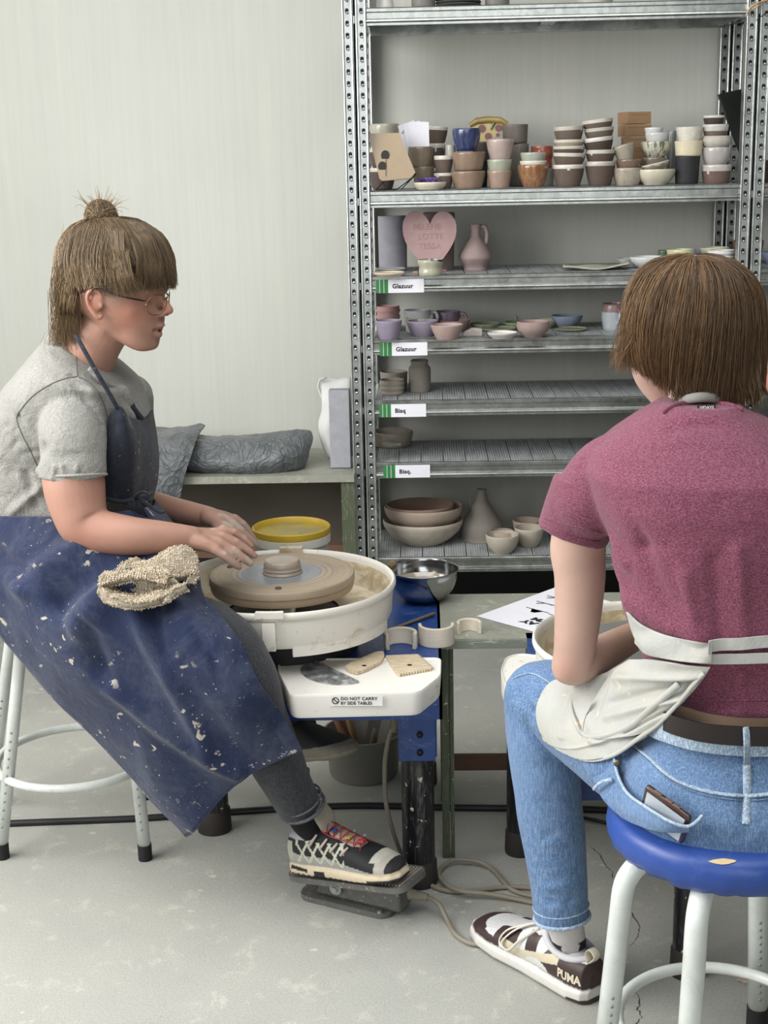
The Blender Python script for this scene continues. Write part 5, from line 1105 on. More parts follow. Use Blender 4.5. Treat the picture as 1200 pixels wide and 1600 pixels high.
# tilting foot plate with ribbed tread: heel low at left, toe end higher at right
SH_H, SH_T = W(464, 1355, 2.60), W(632, 1374, 2.47)
_d = (SH_T-SH_H).normalized(); PT0, PT1 = SH_H-_d*0.012-Vector((0, 0, 0.006)), SH_T+_d*0.012-Vector((0, 0, 0.006)); print('sole', SH_H, SH_T)
pa = (PT1-PT0); La = pa.length; pa.normalize(); pb = Vector((-pa.y, pa.x, 0)).normalized(); pn_ = pa.cross(pb).normalized(); 
if pn_.z < 0: pn_ = -pn_
pc = (PT0+PT1)/2; Wq = 0.105
m = MB(); m.prism(round_poly([(-La/2, -Wq/2), (La/2, -Wq/2), (La/2, Wq/2), (-La/2, Wq/2)], 0.03), -0.012, 0.0, (pc+pb*0.022, pa, pb, pn_)); fp = m.obj('foot_plate', PG, ped, auto=40); solid_normals(fp.data)
m = MB()
for i in range(34):
    u = -La/2+0.012+i*(La-0.024)/33; m.box(pc+pb*0.022+pa*u+pn_*0.0012, (0.0022, Wq*0.8, 0.003), rot=Matrix((pa, pb, pn_)).transposed())
m.obj('tread', M('tread_dust', 'a2998a', 0.8), fp, smooth=False)
def cable(name, pts, r, mat, label, cat='cable', closed=False, group=None):
    m = MB(); m.tube(spline(pts, 8), r, 10); return tag(m.obj(name, mat), label, cat, group)
CRD = M('beige_cable', '8d8576', 0.55, var=0.08)
g = lambda a, b, z=0.006: G(a, b, z)
plug = MB(); pp = [W(622, 1394, 2.56), W(640, 1397, 2.56), W(668, 1402, 2.55)]; plug.tube(pp, [0.013, 0.012, 0.0075], 14)
for i in range(6): 
    c = pp[1].lerp(pp[2], 0.1+0.15*i); plug.tube([c, c+(pp[2]-pp[1]).normalized()*0.0022], 0.0115-0.0006*i, 14)
plug.obj('cable_gland', CRD, ped, auto=40)
cable('pedal_cable', [W(668, 1402, 2.55), W(685, 1412, 2.53), g(700, 1440), g(712, 1460), g(735, 1474), g(760, 1475), g(800, 1470)], 0.0048, CRD, 'beige cable running from the pedal toward the sneaker of the person in maroon')
cable('power_cable', [W(618, 1122, 2.72), W(606, 1160, 2.72), W(601, 1205, 2.72), W(606, 1270, 2.70), g(632, 1345, 0.02), g(665, 1378), g(700, 1392), g(745, 1391), g(790, 1386), g(835, 1388), g(870, 1394)], 0.0048, CRD, 'beige cable dropping beside the tool bucket and looping over the floor')
plug = MB(); pp = [W(622, 1112, 2.72), W(615, 1142, 2.72)]; plug.tube(pp, [0.012, 0.008], 14)
for i in range(6): c = pp[0].lerp(pp[1], 0.25+0.13*i); plug.tube([c, c+(pp[1]-pp[0]).normalized()*0.002], 0.0125-0.0006*i, 14)
plug.obj('cable_gland', CRD, wheel, auto=40)
cable('loop_cable', [g(840, 1402), g(800, 1390), g(770, 1359), g(745, 1346, 0.012), g(710, 1344, 0.012), g(688, 1358, 0.012), g(690, 1374, 0.012), g(715, 1391, 0.016), g(770, 1398, 0.012), g(830, 1410), g(850, 1418)], 0.0048, CRD, 'beige cable coiled in a loop behind the black wheel leg')
cable('extension_cable', [g(-60, 1290), g(60, 1285), g(215, 1279), g(330, 1271), g(440, 1264), g(560, 1259), g(700, 1262), g(800, 1263), g(900, 1264), g(1000, 1270), g(1100, 1285)], 0.008, M('black_rubber_cable', '16161a', 0.5, var=0.1), 'thick black cable lying straight across the floor')
cable('thin_black_cable', [g(905, 1276), g(940, 1284), g(970, 1292), g(1000, 1303), g(1040, 1322)], 0.004, MATS['black_rubber_cable'], 'thin black cable emerging near the blue stool seat')
cable('floor_cable', [g(1100, 1349), g(1130, 1355), g(1165, 1362), g(1230, 1375)], 0.0048, CRD, 'beige cable on the floor right of the stool leg')
# string tied at the top of the right post
m = MB(); m.tube(spline([W(1166, 25, 4.13), W(1172, 12, 4.12), W(1182, 6, 4.12), W(1190, 3, 4.13), W(1205, -2, 4.14)], 6), 0.0032, 6); m.tube(spline([W(1176, 14, 4.12), W(1183, 10, 4.11), W(1192, 6, 4.13)], 4), 0.0028, 6)
tag(m.obj('string', M('straw_string', 'b9a184', 0.8)), 'straw coloured string tied around the top of the right post', 'string')
m = MB(); m.tube(spline([W(1182, 32, 4.13), W(1192, 24, 4.12), W(1202, 18, 4.12)], 4), 0.0015, 6); tag(m.obj('wire', MATS['black_wire']), 'thin dark wire curling past the top of the right post', 'wire')

_c = G(1170, 1532, 0.0); _m = MB(); ball(_m, (0, 0, 0.002), (0.022, 0.014, 0.005)); _o = link('clay_scrap', fuse(_m, 0.002, 1), M('dry_clay_scrap', 'a79c8c', 0.9), None, (_c.x, _c.y, 0.001)); brush(_o.data, [('noise', 160, 0.004, 2)])
tag(_o, 'dry torn clay scrap lying on the floor beside the torn-seat stool', 'clay scrap')
# ================================================================== stools
STW = scratched('white_stool_enamel', 'd3d8d4', 'a9a99c', 0.3, 0.25, (1, 1, 0.5)); SBL = scratched('blue_vinyl', '27468f', '6f86b5', 0.38, 0.12, (1, 1, 1))
def stool(name, centre, zs, rs, rings, legs, label, seat=True, r_leg=0.0135, zring=0.2, ring_r=None):
    st = empty(name, (centre[0], centre[1], 0), label, 'stool', None)
    cx, cy = centre
    if seat:
        m = MB(); m.lathe([(0, -0.044), (rs*0.80, -0.044), (rs*0.93, -0.040), (rs*0.985, -0.028), (rs*1.0, -0.012), (rs*0.985, 0.006), (rs*0.93, 0.016), (rs*0.7, 0.02), (0, 0.02)], c=(cx, cy, zs-0.02), n=96, wob=lambda r, z, a: (r+(0.0045*noise.noise(Vector((cos(a)*14, sin(a)*14, 1)))*(1 if z < -0.02 and r > rs*0.8 else 0)), z+(0.004*noise.noise(Vector((cos(a)*16, sin(a)*16, 5))) if z < -0.02 and r > rs*0.8 else 0)))
        m.obj('seat', SBL, st)
        m = MB(); m.lathe([(0, -0.05), (rs*0.78, -0.05), (rs*0.78, -0.043), (0, -0.043)], c=(cx, cy, zs-0.02), n=48); m.obj('seat_board', M('plywood', 'a68b67', 0.7), st, auto=40)
    for a, rf, *rt_ in legs:
        rt = rt_[0] if rt_ else rs*0.94
        d = Vector((cos(a), sin(a), 0)); zt = zs-0.067
        P = [Vector((cx, cy, zt))+d*rt*0.1, Vector((cx, cy, zt))+d*rt*0.66, Vector((cx, cy, zt-0.006))+d*rt*0.83, Vector((cx, cy, zt-0.035))+d*rt*0.96, Vector((cx, cy, zt-0.09))+d*rt, Vector((cx, cy, 0.03))+d*rf]
        m = MB(); m.tube(spline(P[:5], 5).tolist()+[P[5]], r_leg, 18); lg = m.obj('leg', STW, st)
        h = MB(); P1, P2 = P[4], P[5]; ax = (P2-P1).normalized(); out = Vector((0, -1, 0)); out = (out-ax*out.dot(ax)).normalized()
        for i in range(12):
            c = P1.lerp(P2, 0.40+0.045*i); 
            h.tube([c+out*(r_leg-0.001), c+out*(r_leg+0.0006)], 0.0028, 10)
        h.obj('height_hole', M('hole_grey', '8a8f8c', 0.6, var=0), lg)
        f = MB(); f.tube([Vector((cx, cy, 0.0))+d*rf, Vector((cx, cy, 0.035))+d*rf], r_leg*1.12, 18); f.obj('rubber_foot', M('black_rubber', '17171a', 0.7), lg, auto=40)
    if ring_r:
        m = MB(); m.tube([(cx+ring_r*cos(t), cy+ring_r*sin(t), zring) for t in np.linspace(0, 2*pi, 64, endpoint=False)], 0.0095, 12, closed=True); m.obj('foot_ring', STW, st)
    return st
# ================================================================== people helpers
def skin_mat(name):
    t = NT(name); at = t.node('ShaderNodeAttribute', attribute_name='tone'); v = t.coord()
    c = t.mix(0.25, at.outputs['Color'], t.ramp(t.noise(v, 35, 4), [(0.3, (0.42, 0.42, 0.42)), (0.7, (0.58, 0.58, 0.58))]), 'OVERLAY')
    t.col(c); t.set(rough=0.48, spec=0.4, sss=0.12); t.b.inputs['Subsurface Radius'].default_value = (0.012, 0.004, 0.002)
    t.b.inputs['Subsurface Scale'].default_value = 0.5
    t.bump(t.noise(v, 420, 2), 0.10, 0.001); return t.m
def hair_mat(name, rough=0.42):
    t = NT(name); at = t.node('ShaderNodeAttribute', attribute_name='tone'); t.col(at.outputs['Color']); t.set(rough=rough, spec=0.4); return t.m
def paint_mat(name, rough=0.6, bump=0.0, bs=300, coat=0.0):
    t = NT(name); at = t.node('ShaderNodeAttribute', attribute_name='tone'); v = t.coord()
    c = t.mix(0.35, at.outputs['Color'], t.ramp(t.noise(v, 90, 3), [(0.3, (0.42, 0.42, 0.42)), (0.7, (0.58, 0.58, 0.58))]), 'OVERLAY'); t.col(c)
    t.set(rough=rough, coat=coat)
    if bump: t.bump(t.noise(v, bs, 2), bump, 0.001)
    return t.m
def strands(paths, r0, r1, cols, name, mat, parent):
    """paths (N, K, 3); thin three-sided tapering hairs with a colour each"""
    P = np.asarray(paths, float); N, K, _ = P.shape
    T = np.gradient(P, axis=1); T /= np.linalg.norm(T, axis=2, keepdims=True)+1e-9
    cand = np.array([[0.3, 0.5, 0.81], [0.81, -0.5, 0.3], [-0.5, 0.81, -0.3]]); worst = np.abs(np.einsum('nkd,cd->nkc', T, cand)).max(axis=1); ref = cand[worst.argmin(axis=1)][:, None, :]; u = np.cross(T, ref); u /= np.linalg.norm(u, axis=2, keepdims=True)+1e-9; w = np.cross(T, u)
    rad = (r0+(r1-r0)*np.linspace(0, 1, K)**1.5)[None, :, None]
    if hasattr(r0, 'shape'): pass
    V = np.stack([P+rad*(u*cos(a)+w*sin(a)) for a in (0, 2.094, 4.189)], axis=2)     # N K 3 3
    base = (np.arange(N)*K*3)[:, None, None]+(np.arange(K-1)*3)[None, :, None]; k = np.arange(3)[None, None, :]; k2 = (np.arange(3)+1)[None, None, :] % 3
    F = np.stack([base+k, base+k2, base+3+k2, base+3+k], axis=-1).reshape(-1, 4)
    me = bpy.data.meshes.new(name); V = V.reshape(-1, 3); me.vertices.add(len(V)); me.vertices.foreach_set('co', V.astype(np.float32).ravel())
    me.loops.add(F.size); me.loops.foreach_set('vertex_index', F.astype(np.int32).ravel()); me.polygons.add(len(F)); me.polygons.foreach_set('loop_start', np.arange(0, F.size, 4, dtype=np.int32)); me.update(calc_edges=True)
    C_ = np.repeat(np.asarray(cols, float), K*3, axis=0); vcol(me, 'tone', C_)
    return link(name, me, mat, parent)
def mixc(a, b, t): a, b = np.array(lin(a)), np.array(lin(b)); return a+(b-a)*np.asarray(t)[..., None]
def falloff(co, c, r): return np.exp(-2*(np.linalg.norm(co-np.array(c), axis=1)/r)**2)
def seg_d(co, p, q):
    p, q = np.array(p), np.array(q); e = q-p; t = np.clip((co-p)@e/(e@e), 0, 1); return np.linalg.norm(co-(p+t[:, None]*e), axis=1)
def S2(a, b, Y, hy, ex=2.2):            # body slice between two photo points at distance Y, half depth hy
    p, q = W(*a, Y), W(*b, Y); return ((p+q)/2, (q-p)/2, Vector((0, hy, 0)), ex)
def fabric(name, c, kind='plain', wr=1.0, rough=0.85, weave=900, light=None, streak=None, amt=0.5):
    t = NT(name); v = t.coord(); a = lin(c); n = t.noise(v, 6, 5)
    col = t.ramp(n, [(0.3, tuple(x*0.85 for x in a)), (0.7, tuple(min(1, x*1.13) for x in a))])
    if kind == 'heather':
        h = t.noise(t.coord(scale=(0.6, 1, 1.4)), 520, 3, 0.7); col = t.mix(t.math('MULTIPLY', t.ramp(h, [(0.42, 0.0), (0.62, 1.0)]), amt), col, light)
    if kind == 'denim':
        h = t.noise(t.coord(scale=(2.5, 2.5, 0.25)), 210, 3, 0.7); h2 = t.noise(t.coord(scale=(0.4, 0.4, 3)), 260, 3, 0.7)
        col = t.mix(t.math('MULTIPLY', t.ramp(h, [(0.45, 0.0), (0.6, 1.0)]), amt), col, light); col = t.mix(t.math('MULTIPLY', t.ramp(h2, [(0.5, 0.0), (0.65, 1.0)]), amt*0.7), col, light)
        if streak: col = t.mix(t.math('MULTIPLY', t.ramp(t.noise(v, 4.5, 4), [(0.45, 0.0), (0.7, 1.0)]), 0.6), col, streak)
    if kind == 'splashed':                                  # work cloth with dried clay
        dust = t.noise(t.coord(scale=(1, 1, 0.8)), 10, 9, 0.78, 0.5); col = t.mix(t.math('MULTIPLY', t.ramp(dust, [(0.46, 0.0), (0.66, 1.0)]), amt), col, streak)
        sp = t.noise(v, 42, 3, 0.55, 0.3); gate = t.ramp(t.noise(v, 6.5, 3), [(0.42, 0.0), (0.56, 1.0)])
        col = t.mix(t.math('MULTIPLY', t.ramp(sp, [(0.645, 0.0), (0.675, 1.0)]), gate), col, light)
        sp2 = t.noise(v, 150, 2, 0.5); col = t.mix(t.math('MULTIPLY', t.ramp(sp2, [(0.72, 0.0), (0.74, 1.0)]), t.math('ADD', gate, 0.15)), col, light)
    t.col(col); t.set(rough=rough, spec=0.2, sheen=0.15)
    w = t.noise(v, weave, 2); cr = t.noise(v, 22, 6, 0.65, 0.6); t.bump(t.math('ADD', t.math('MULTIPLY', w, 0.35), t.math('MULTIPLY', cr, 2.2*wr)), 0.45, 0.004*wr)
    return t.m

# ================================================================== the woman at the wheel
wom = empty('person', (-0.72, 2.8, 0), 'person with a hair bun and glasses in grey tee and splashed blue apron throwing clay', 'person')
YH = 2.74; KH = 1/ppm(445, YH); HC0 = W(182, 445, YH); yaw = radians(-14)
hf = Vector((cos(yaw), sin(yaw), 0)); hl = Vector((-sin(yaw), cos(yaw), 0)); hu = Vector((0, 0, 1))
def HP(px, py, l=0.0):                   # head space: photo profile position, l pixels toward the far side
    return HC0 + hf*((px-182)*KH) + hu*((445-py)*KH) + hl*(l*KH)
mb = MB()
slices = [(346, 152, 212, 26), (352, 132, 230, 48), (364, 112, 247, 62), (382, 100, 258, 71), (405, 94, 265, 75), (430, 95, 266, 75), (448, 98, 264, 74), (460, 104, 258, 72), (472, 110, 254, 69), (486, 126, 254, 63), (500, 146, 254, 56), (512, 160, 252, 49), (524, 176, 247, 42), (535, 192, 245, 34), (543, 206, 243, 26), (547, 216, 238, 18)]
loft(mb, [((HP((a+b)/2, y)), hf*((b-a)/2*KH), hl*(w_*KH), 2.25) for y, b, a, w_ in [(y, b, a, w_) for (y, a, b, w_) in slices]][::1], n=40)
limb(mb, [HP(254, 459), HP(262, 472), HP(269, 484)], [5.0*KH, 6.5*KH, 7.2*KH], n=14)                       # nose
for s_ in (-1, 1): ball(mb, HP(260, 489, 8*s_), (7.5*KH, 5*KH, 5.5*KH)); ball(mb, HP(238, 468, 26*s_), 9.5*KH)
limb(mb, [HP(242, 511, -17), HP(251, 508, -9), HP(256, 507, 0), HP(251, 508, 9), HP(242, 511, 17)], [2.2*KH, 4*KH, 4.4*KH, 4*KH, 2.2*KH], n=10)
limb(mb, [HP(241, 515, -15), HP(248, 521, -8), HP(250, 523, 0), HP(248, 521, 8), HP(241, 515, 15)], [2.2*KH, 4*KH, 4.7*KH, 4*KH, 2.2*KH], n=10)
ball(mb, HP(235, 537), (10*KH, 15*KH, 9*KH))
limb(mb, [HP(165, 495), W(143, 545, YH+0.005), W(126, 600, YH+0.02), W(110, 660, YH+0.03)], [44*KH, 43*KH, 47*KH, 60*KH], n=28)      # neck
# ear
def ear(mb, P, k, side):
    dx = 31 if side < 0 else -15
    ring = [P(x+dx, y, side*(72+o)) for x, y, o in ((160, 462, 0), (160, 452, 3), (153, 446, 6), (145, 448, 9), (141, 458, 10), (143, 470, 9), (148, 480, 6), (154, 489, 3), (158, 486, 1))]
    limb(mb, ring, [3*k]*2+[3.6*k]*4+[4*k]*3, n=10); ball(mb, P(152+dx, 466, side*73), (9*k, 4*k, 15*k), rot=Matrix.Rotation(0.1, 3, 'Y')); ball(mb, P(160+dx, 470, side*74), (3*k, 3*k, 5*k))
ear(mb, HP, KH, -1); ear(mb, HP, KH, 1)
# torso, arms
TY = 2.82
torso = [((-78, 850), (215, 840), TY, 0.165), ((-72, 800), (222, 795), TY, 0.150), ((-62, 750), (226, 755), TY, 0.145), ((-42, 700), (230, 705), TY, 0.15), ((-12, 645), (228, 665), TY-0.01, 0.16), ((20, 605), (214, 632), TY-0.02, 0.17), ((55, 565), (200, 605), TY-0.03, 0.16), ((80, 545), (185, 590), TY-0.03, 0.11)]
loft(mb, [(c, A*0.93, B*0.92, e) for c, A, B, e in [S2(*t) for t in torso]], n=36)
KA = 1/ppm(800, 2.6)
arm_n = [W(122, 660, 2.70), W(117, 700, 2.63), W(115, 748, 2.60), W(124, 800, 2.58), W(140, 826, 2.57), W(200, 837, 2.56), W(255, 840, 2.58), W(300, 841, 2.60)]
limb(mb, arm_n, [36*KA, 41*KA, 48.5*KA, 43*KA, 37*KA, 31*KA, 26*KA, 19.5*KA], n=28, sub=6); ball(mb, W(120, 836, 2.575), 17*KA)
arm_f = [W(190, 660, 2.98), W(200, 745, 3.02), W(215, 785, 3.0), W(250, 793, 2.96), W(300, 803, 2.90), W(328, 808, 2.87)]
limb(mb, arm_f, [42*KA, 40*KA, 33*KA, 26*KA, 21*KA, 18*KA], n=24, sub=6)
# near hand, palm down over the wheel; little finger nearest
def hand(mb, wrist, palm, fingers, thumb, k):
    for seg, r in palm: limb(mb, seg, r, n=16)
    for f, r in fingers: limb(mb, f, r, n=12, sub=4)
    limb(mb, thumb[0], thumb[1], n=12, sub=4)
YN = 2.60
palm = [([W(300, 841, YN), W(322, 842, YN+0.01), W(343, 838, YN+0.02)], [17*KA, 14.5*KA, 11*KA]), ([W(300, 845, YN-0.01), W(320, 850, YN-0.012), W(338, 857, YN-0.016)], [15*KA, 13*KA, 9.5*KA]), ([W(305, 838, YN+0.02), W(325, 837, YN+0.035), W(345, 832, YN+0.045)], [15*KA, 13*KA, 9*KA]), ([W(318, 846, YN), W(341, 847, YN)], [14*KA, 10.5*KA])]
fing = [([W(336, 858, YN-0.018), W(353, 870, YN-0.02), W(364, 879, YN-0.018), W(373, 886, YN-0.014)], [9.2*KA, 7.6*KA, 6.8*KA, 5.6*KA]),
        ([W(343, 848, YN-0.002), W(366, 862, YN-0.002), W(380, 872, YN), W(391, 880, YN+0.003)], [10*KA, 8.3*KA, 7.4*KA, 5.8*KA]),
        ([W(347, 838, YN+0.018), W(371, 850, YN+0.02), W(386, 860, YN+0.022), W(397, 868, YN+0.024)], [10*KA, 8.6*KA, 7.6*KA, 5.8*KA]),
        ([W(348, 829, YN+0.040), W(368, 834, YN+0.045), W(382, 844, YN+0.047), W(392, 853, YN+0.047)], [9.5*KA, 8*KA, 7.2*KA, 5.6*KA])]
hand(mb, None, palm, fing, ([W(312, 838, YN+0.03), W(336, 850, YN+0.058), W(354, 862, YN+0.062), W(366, 872, YN+0.06)], [11*KA, 9.5*KA, 8.2*KA, 6*KA]), KA)
YFH = 2.86
palm = [([W(328, 808, YFH), W(345, 812, YFH-0.008), W(362, 818, YFH-0.012)], [17*KA, 14*KA, 10.5*KA]), ([W(328, 806, YFH), W(348, 808, YFH+0.02), W(366, 812, YFH+0.03)], [14*KA, 11.5*KA, 9*KA]), ([W(330, 812, YFH-0.01), W(346, 820, YFH-0.03), W(360, 826, YFH-0.035)], [12*KA, 11*KA, 9*KA])]
fing = [([W(362, 819, YFH-0.014), W(380, 833, YFH-0.014), W(391, 843, YFH-0.012), W(401, 852, YFH-0.01)], [10*KA, 8.2*KA, 7.2*KA, 5.6*KA]),
        ([W(366, 811, YFH+0.01), W(382, 823, YFH+0.012), W(391, 835, YFH+0.014), W(398, 845, YFH+0.014)], [9.5*KA, 8*KA, 7*KA, 5.5*KA]),
        ([W(364, 812, YFH+0.03), W(378, 826, YFH+0.034), W(386, 838, YFH+0.036), W(391, 848, YFH+0.036)], [9*KA, 7.6*KA, 6.8*KA, 5.4*KA]),
        ([W(358, 826, YFH-0.034), W(374, 840, YFH-0.036), W(384, 849, YFH-0.034), W(392, 857, YFH-0.03)], [9*KA, 7.6*KA, 6.6*KA, 5.4*KA])]
hand(mb, None, palm, fing, ([W(340, 822, YFH-0.03), W(352, 838, YFH-0.05), W(362, 850, YFH-0.052), W(371, 860, YFH-0.05)], [10*KA, 8.8*KA, 7.4*KA, 5.6*KA]), KA)
# legs under the cloth
limb(mb, [W(20, 900, 2.72), W(210, 965, 2.58), W(362, 1035, 2.455), W(405, 1130, 2.475), W(438, 1200, 2.51), W(460, 1245, 2.535)], [0.06, 0.06, 0.05, 0.04, 0.030, 0.025], n=20)
limb(mb, [W(20, 880, 2.95), W(230, 945, 3.0), W(372, 1005, 3.02), W(430, 1090, 3.03), W(470, 1150, 3.03)], [0.07, 0.07, 0.055, 0.045, 0.034], n=20)
ball(mb, W(-20, 880, TY), (0.16, 0.17, 0.12))
me = fuse(mb, 0.0029, 4, 0.5)
L_ = lambda p, q, r, a, *d: ('line', p, q, r, a, *d)
brush(me, [('ball', HP(246, 464, -26), 13*KH, -5*KH), ('ball', HP(246, 464, 26), 13*KH, -5*KH),               # sockets
           L_(HP(250, 514.5, -16), HP(259, 515.5, 0), 3.2*KH, -7*KH), L_(HP(259, 515.5, 0), HP(250, 514.5, 16), 3.2*KH, -7*KH),                                      # open mouth
           L_(HP(243, 528, -12), HP(243, 528, 12), 5*KH, -2*KH), ('ball', HP(226, 482, -46), 17*KH, 3.5*KH), ('ball', HP(226, 482, 46), 17*KH, 3.5*KH), ('ball', HP(205, 515, -44), 22*KH, -2.5*KH), ('ball', HP(176, 512, -48), 14*KH, 3*KH),
           L_(HP(252, 493, -12), HP(238, 512, -24), 4*KH, -1.6*KH), ('ball', HP(184, 463, -86), 5*KH, -4*KH), ('ball', HP(189, 472, -84), 4*KH, -3.5*KH),
           ('ball', HP(264, 494, -5), 3*KH, -2.5*KH), L_(HP(258, 456, -30), HP(258, 456, 30), 6*KH, 1.6*KH)])
for f, _ in []: pass
# knuckle creases
kn = []
for (a, b, yy) in ((353, 870, YN-0.02), (366, 862, YN-0.002), (371, 850, YN+0.02), (368, 834, YN+0.045), (380, 833, YFH-0.014), (382, 823, YFH+0.012)): kn.append(('ball', W(a, b-5, yy-0.004), 6*KA, 1.6*KA))
for (a, b) in ((336, 851), (344, 841), (348, 832)): kn.append(('ball', W(a, b-5, YN-0.01), 6*KA, 2.0*KA))
for (p, q) in (((312, 838), (342, 834)), ((312, 846), (338, 846))): kn.append(L_(W(*p, YN-0.03), W(*q, YN-0.02), 3*KA, 1.2*KA))
brush(me, kn)
co = getco(me); t = 0.5+0.5*snoise(co, 22, 5); tone = mixc('a07767', 'ad8574', t)
def blend(tone, w, c): return tone*(1-w[:, None])+np.array(lin(c))*w[:, None]
tone = blend(tone, 0.65*np.clip(falloff(co, HP(222, 484, -44), 32*KH), 0, 1), 'a9664f')
tone = blend(tone, 0.6*falloff(co, HP(265, 487, 0), 16*KH), 'a55f4c'); tone = blend(tone, 0.6*falloff(co, HP(181, 466, -78), 26*KH), 'b06a54')
d = seg_d(co, HP(241, 511, -19), HP(250, 507, 0)); d = np.minimum(d, seg_d(co, HP(250, 507, 0), HP(241, 511, 19))); tone = blend(tone, 0.85*np.exp(-(d/(5.2*KH))**4), '9d5d52')
d = seg_d(co, HP(241, 517, -16), HP(248, 523, 0)); d = np.minimum(d, seg_d(co, HP(248, 523, 0), HP(241, 517, 16))); tone = blend(tone, 0.85*np.exp(-(d/(5.4*KH))**4), '9d5f54')
d = np.minimum(seg_d(co, HP(241, 513.5, -16), HP(251, 516, 0)), seg_d(co, HP(241, 513.5, 16), HP(251, 516, 0))); tone = blend(tone, np.exp(-(d/(3.3*KH))**4), '2c1512')
for s_ in (-1, 1): tone = blend(tone, 0.6*falloff(co, HP(247, 468, 26*s_), 7*KH), '6b4a3e')
d = seg_d(co, HP(254, 452, -36), HP(259, 450, -12)); tone = blend(tone, 0.6*np.exp(-(d/(3*KH))**2), '6d503c')
tone = blend(tone, 0.5*np.clip(falloff(co, HP(200, 460, -70), 22*KH), 0, 1), '8f7a6e')            # shaved temple
wr = W(300, 841, YN); g_ = np.clip((co[:, 0]-wr.x+0.02)/0.05, 0, 1); tone = blend(tone, 0.35*g_, '95796a')
cl = np.clip((snoise(co, 75, 21)-0.30)*4, 0, 1)*g_; tone = blend(tone, 0.6*cl, 'b9ada0')
low = np.clip((W(300, 850, YN).z-co[:, 2])/0.012, 0, 1)*g_*(0.5+0.5*snoise(co, 60, 8)); tone = blend(tone, np.clip(low*0.6, 0, 1), 'a89c92')
ub = np.clip(falloff(co, W(135, 845, 2.54), 0.05), 0, 1); tone = blend(tone, 0.35*ub, 'a0604e')
for (a, b) in ((97, 753), (116, 752), (134, 791), (128, 756)): tone = blend(tone, 0.8*falloff(co, W(a, b, 2.545), 0.0022), '5a3a2c')
vcol(me, 'tone', tone)
SKIN = skin_mat('fair_skin'); link('body', me, SKIN, wom)
# ---- t-shirt
GREY = fabric('grey_heather_jersey', '85847f', 'heather', 2.0, light='afaea8', amt=0.65)
mb = MB(); sh = [((-84, 812), (236, 806), TY, 0.172), ((-74, 790), (233, 790), TY, 0.164), ((-66, 750), (236, 755), TY, 0.158), ((-46, 700), (240, 705), TY, 0.163), ((-16, 640), (238, 662), TY-0.01, 0.176), ((12, 600), (226, 628), TY-0.02, 0.186), ((44, 562), (214, 602), TY-0.03, 0.18), ((70, 530), (196, 586), TY-0.03, 0.135), ((84, 514), (180, 572), TY-0.03, 0.085)]
loft(mb, [S2(*t) for t in sh], n=40)
limb(mb, [W(118, 622, 2.70), W(114, 660, 2.645), W(114, 700, 2.615)], [46*KA, 52*KA, 52*KA], n=32)
loft(mb, [(W(114, y, yy), (W(166, y, yy)-W(62, y, yy))/2*s_, Vector((0, 0.060*s_, 0)), 2.1) for y, yy, s_ in ((650, 2.65, 0.96), (690, 2.62, 1.0), (720, 2.605, 1.0), (743, 2.60, 1.0))], n=36)
limb(mb, [W(205, 620, 2.95), W(200, 680, 3.0), W(202, 735, 3.02)], [40*KA, 44*KA, 43*KA], n=28)
me = fuse(mb, 0.0036, 5)
co = getco(me)
fold = [L_(W(62, 700, 2.57), W(10, 740, 2.65), 0.02, -0.012), L_(W(58, 735, 2.60), W(-10, 712, 2.66), 0.014, 0.010), L_(W(60, 765, 2.66), W(20, 800, 2.66), 0.014, 0.009), L_(W(40, 740, 2.66), W(55, 790, 2.66), 0.012, -0.009),
        L_(W(120, 580, 2.62), W(165, 640, 2.64), 0.010, 0.006), L_(W(110, 590, 2.62), W(160, 665, 2.62), 0.010, -0.006), L_(W(60, 590, 2.64), W(30, 650, 2.64), 0.006, -0.004), L_(W(30, 650, 2.64), W(58, 715, 2.60), 0.006, -0.004), L_(W(60, 590, 2.64), W(118, 588, 2.64), 0.006, -0.004),
        L_(W(195, 610, 2.72), W(215, 655, 2.72), 0.014, 0.008), L_(W(200, 625, 2.70), W(226, 650, 2.74), 0.010, -0.008)]
for i in range(70):
    a = rng.uniform(60, 166); b = rng.uniform(600, 730); an = rng.normal(1.4, 0.5); l = rng.uniform(12, 34); p = W(a, b, 2.545); q = W(a+l*cos(an), b+l*sin(an), 2.545); fold.append(L_(p, q, rng.uniform(0.004, 0.007), rng.choice([-1, 1])*rng.uniform(0.0025, 0.005)))
for i in range(26):
    a = rng.uniform(0, 60); b = rng.uniform(560, 800); an = rng.normal(0.3, 0.8); l = rng.uniform(15, 40); p = W(a, b, 2.65); q = W(a+l*cos(an), b+l*sin(an), 2.65); fold.append(L_(p, q, rng.uniform(0.006, 0.011), rng.choice([-1, 1])*rng.uniform(0.002, 0.004)))
brush(me, fold+[('noise', 30, 0.0018, 3)])
wts = link('t_shirt', me, GREY, wom); wbv = bvh(me)
def on_w(px, py, lift=0.0006):
    d = Vector(ray(px, py)).normalized(); h = wbv.ray_cast(Vector(CP), d); return (h[0]-d*lift) if h[0] is not None else W(px, py, 2.6)
SEAMG = M('grey_seam_thread', '66655f', 0.9)
for pts_ in ([(121, 588), (100, 592), (76, 602), (52, 618), (34, 638), (26, 654), (34, 678), (47, 704), (58, 728)], [(121, 588), (140, 598), (155, 616), (166, 642), (171, 672)], [(118, 548), (119, 568), (121, 588)]):
    sm = MB(); sm.tube([on_w(a, b) for a, b, _ in spline([(*q, 0) for q in pts_], 8)], 0.0011, 6); sm.obj('sleeve_seam', SEAMG, wts)
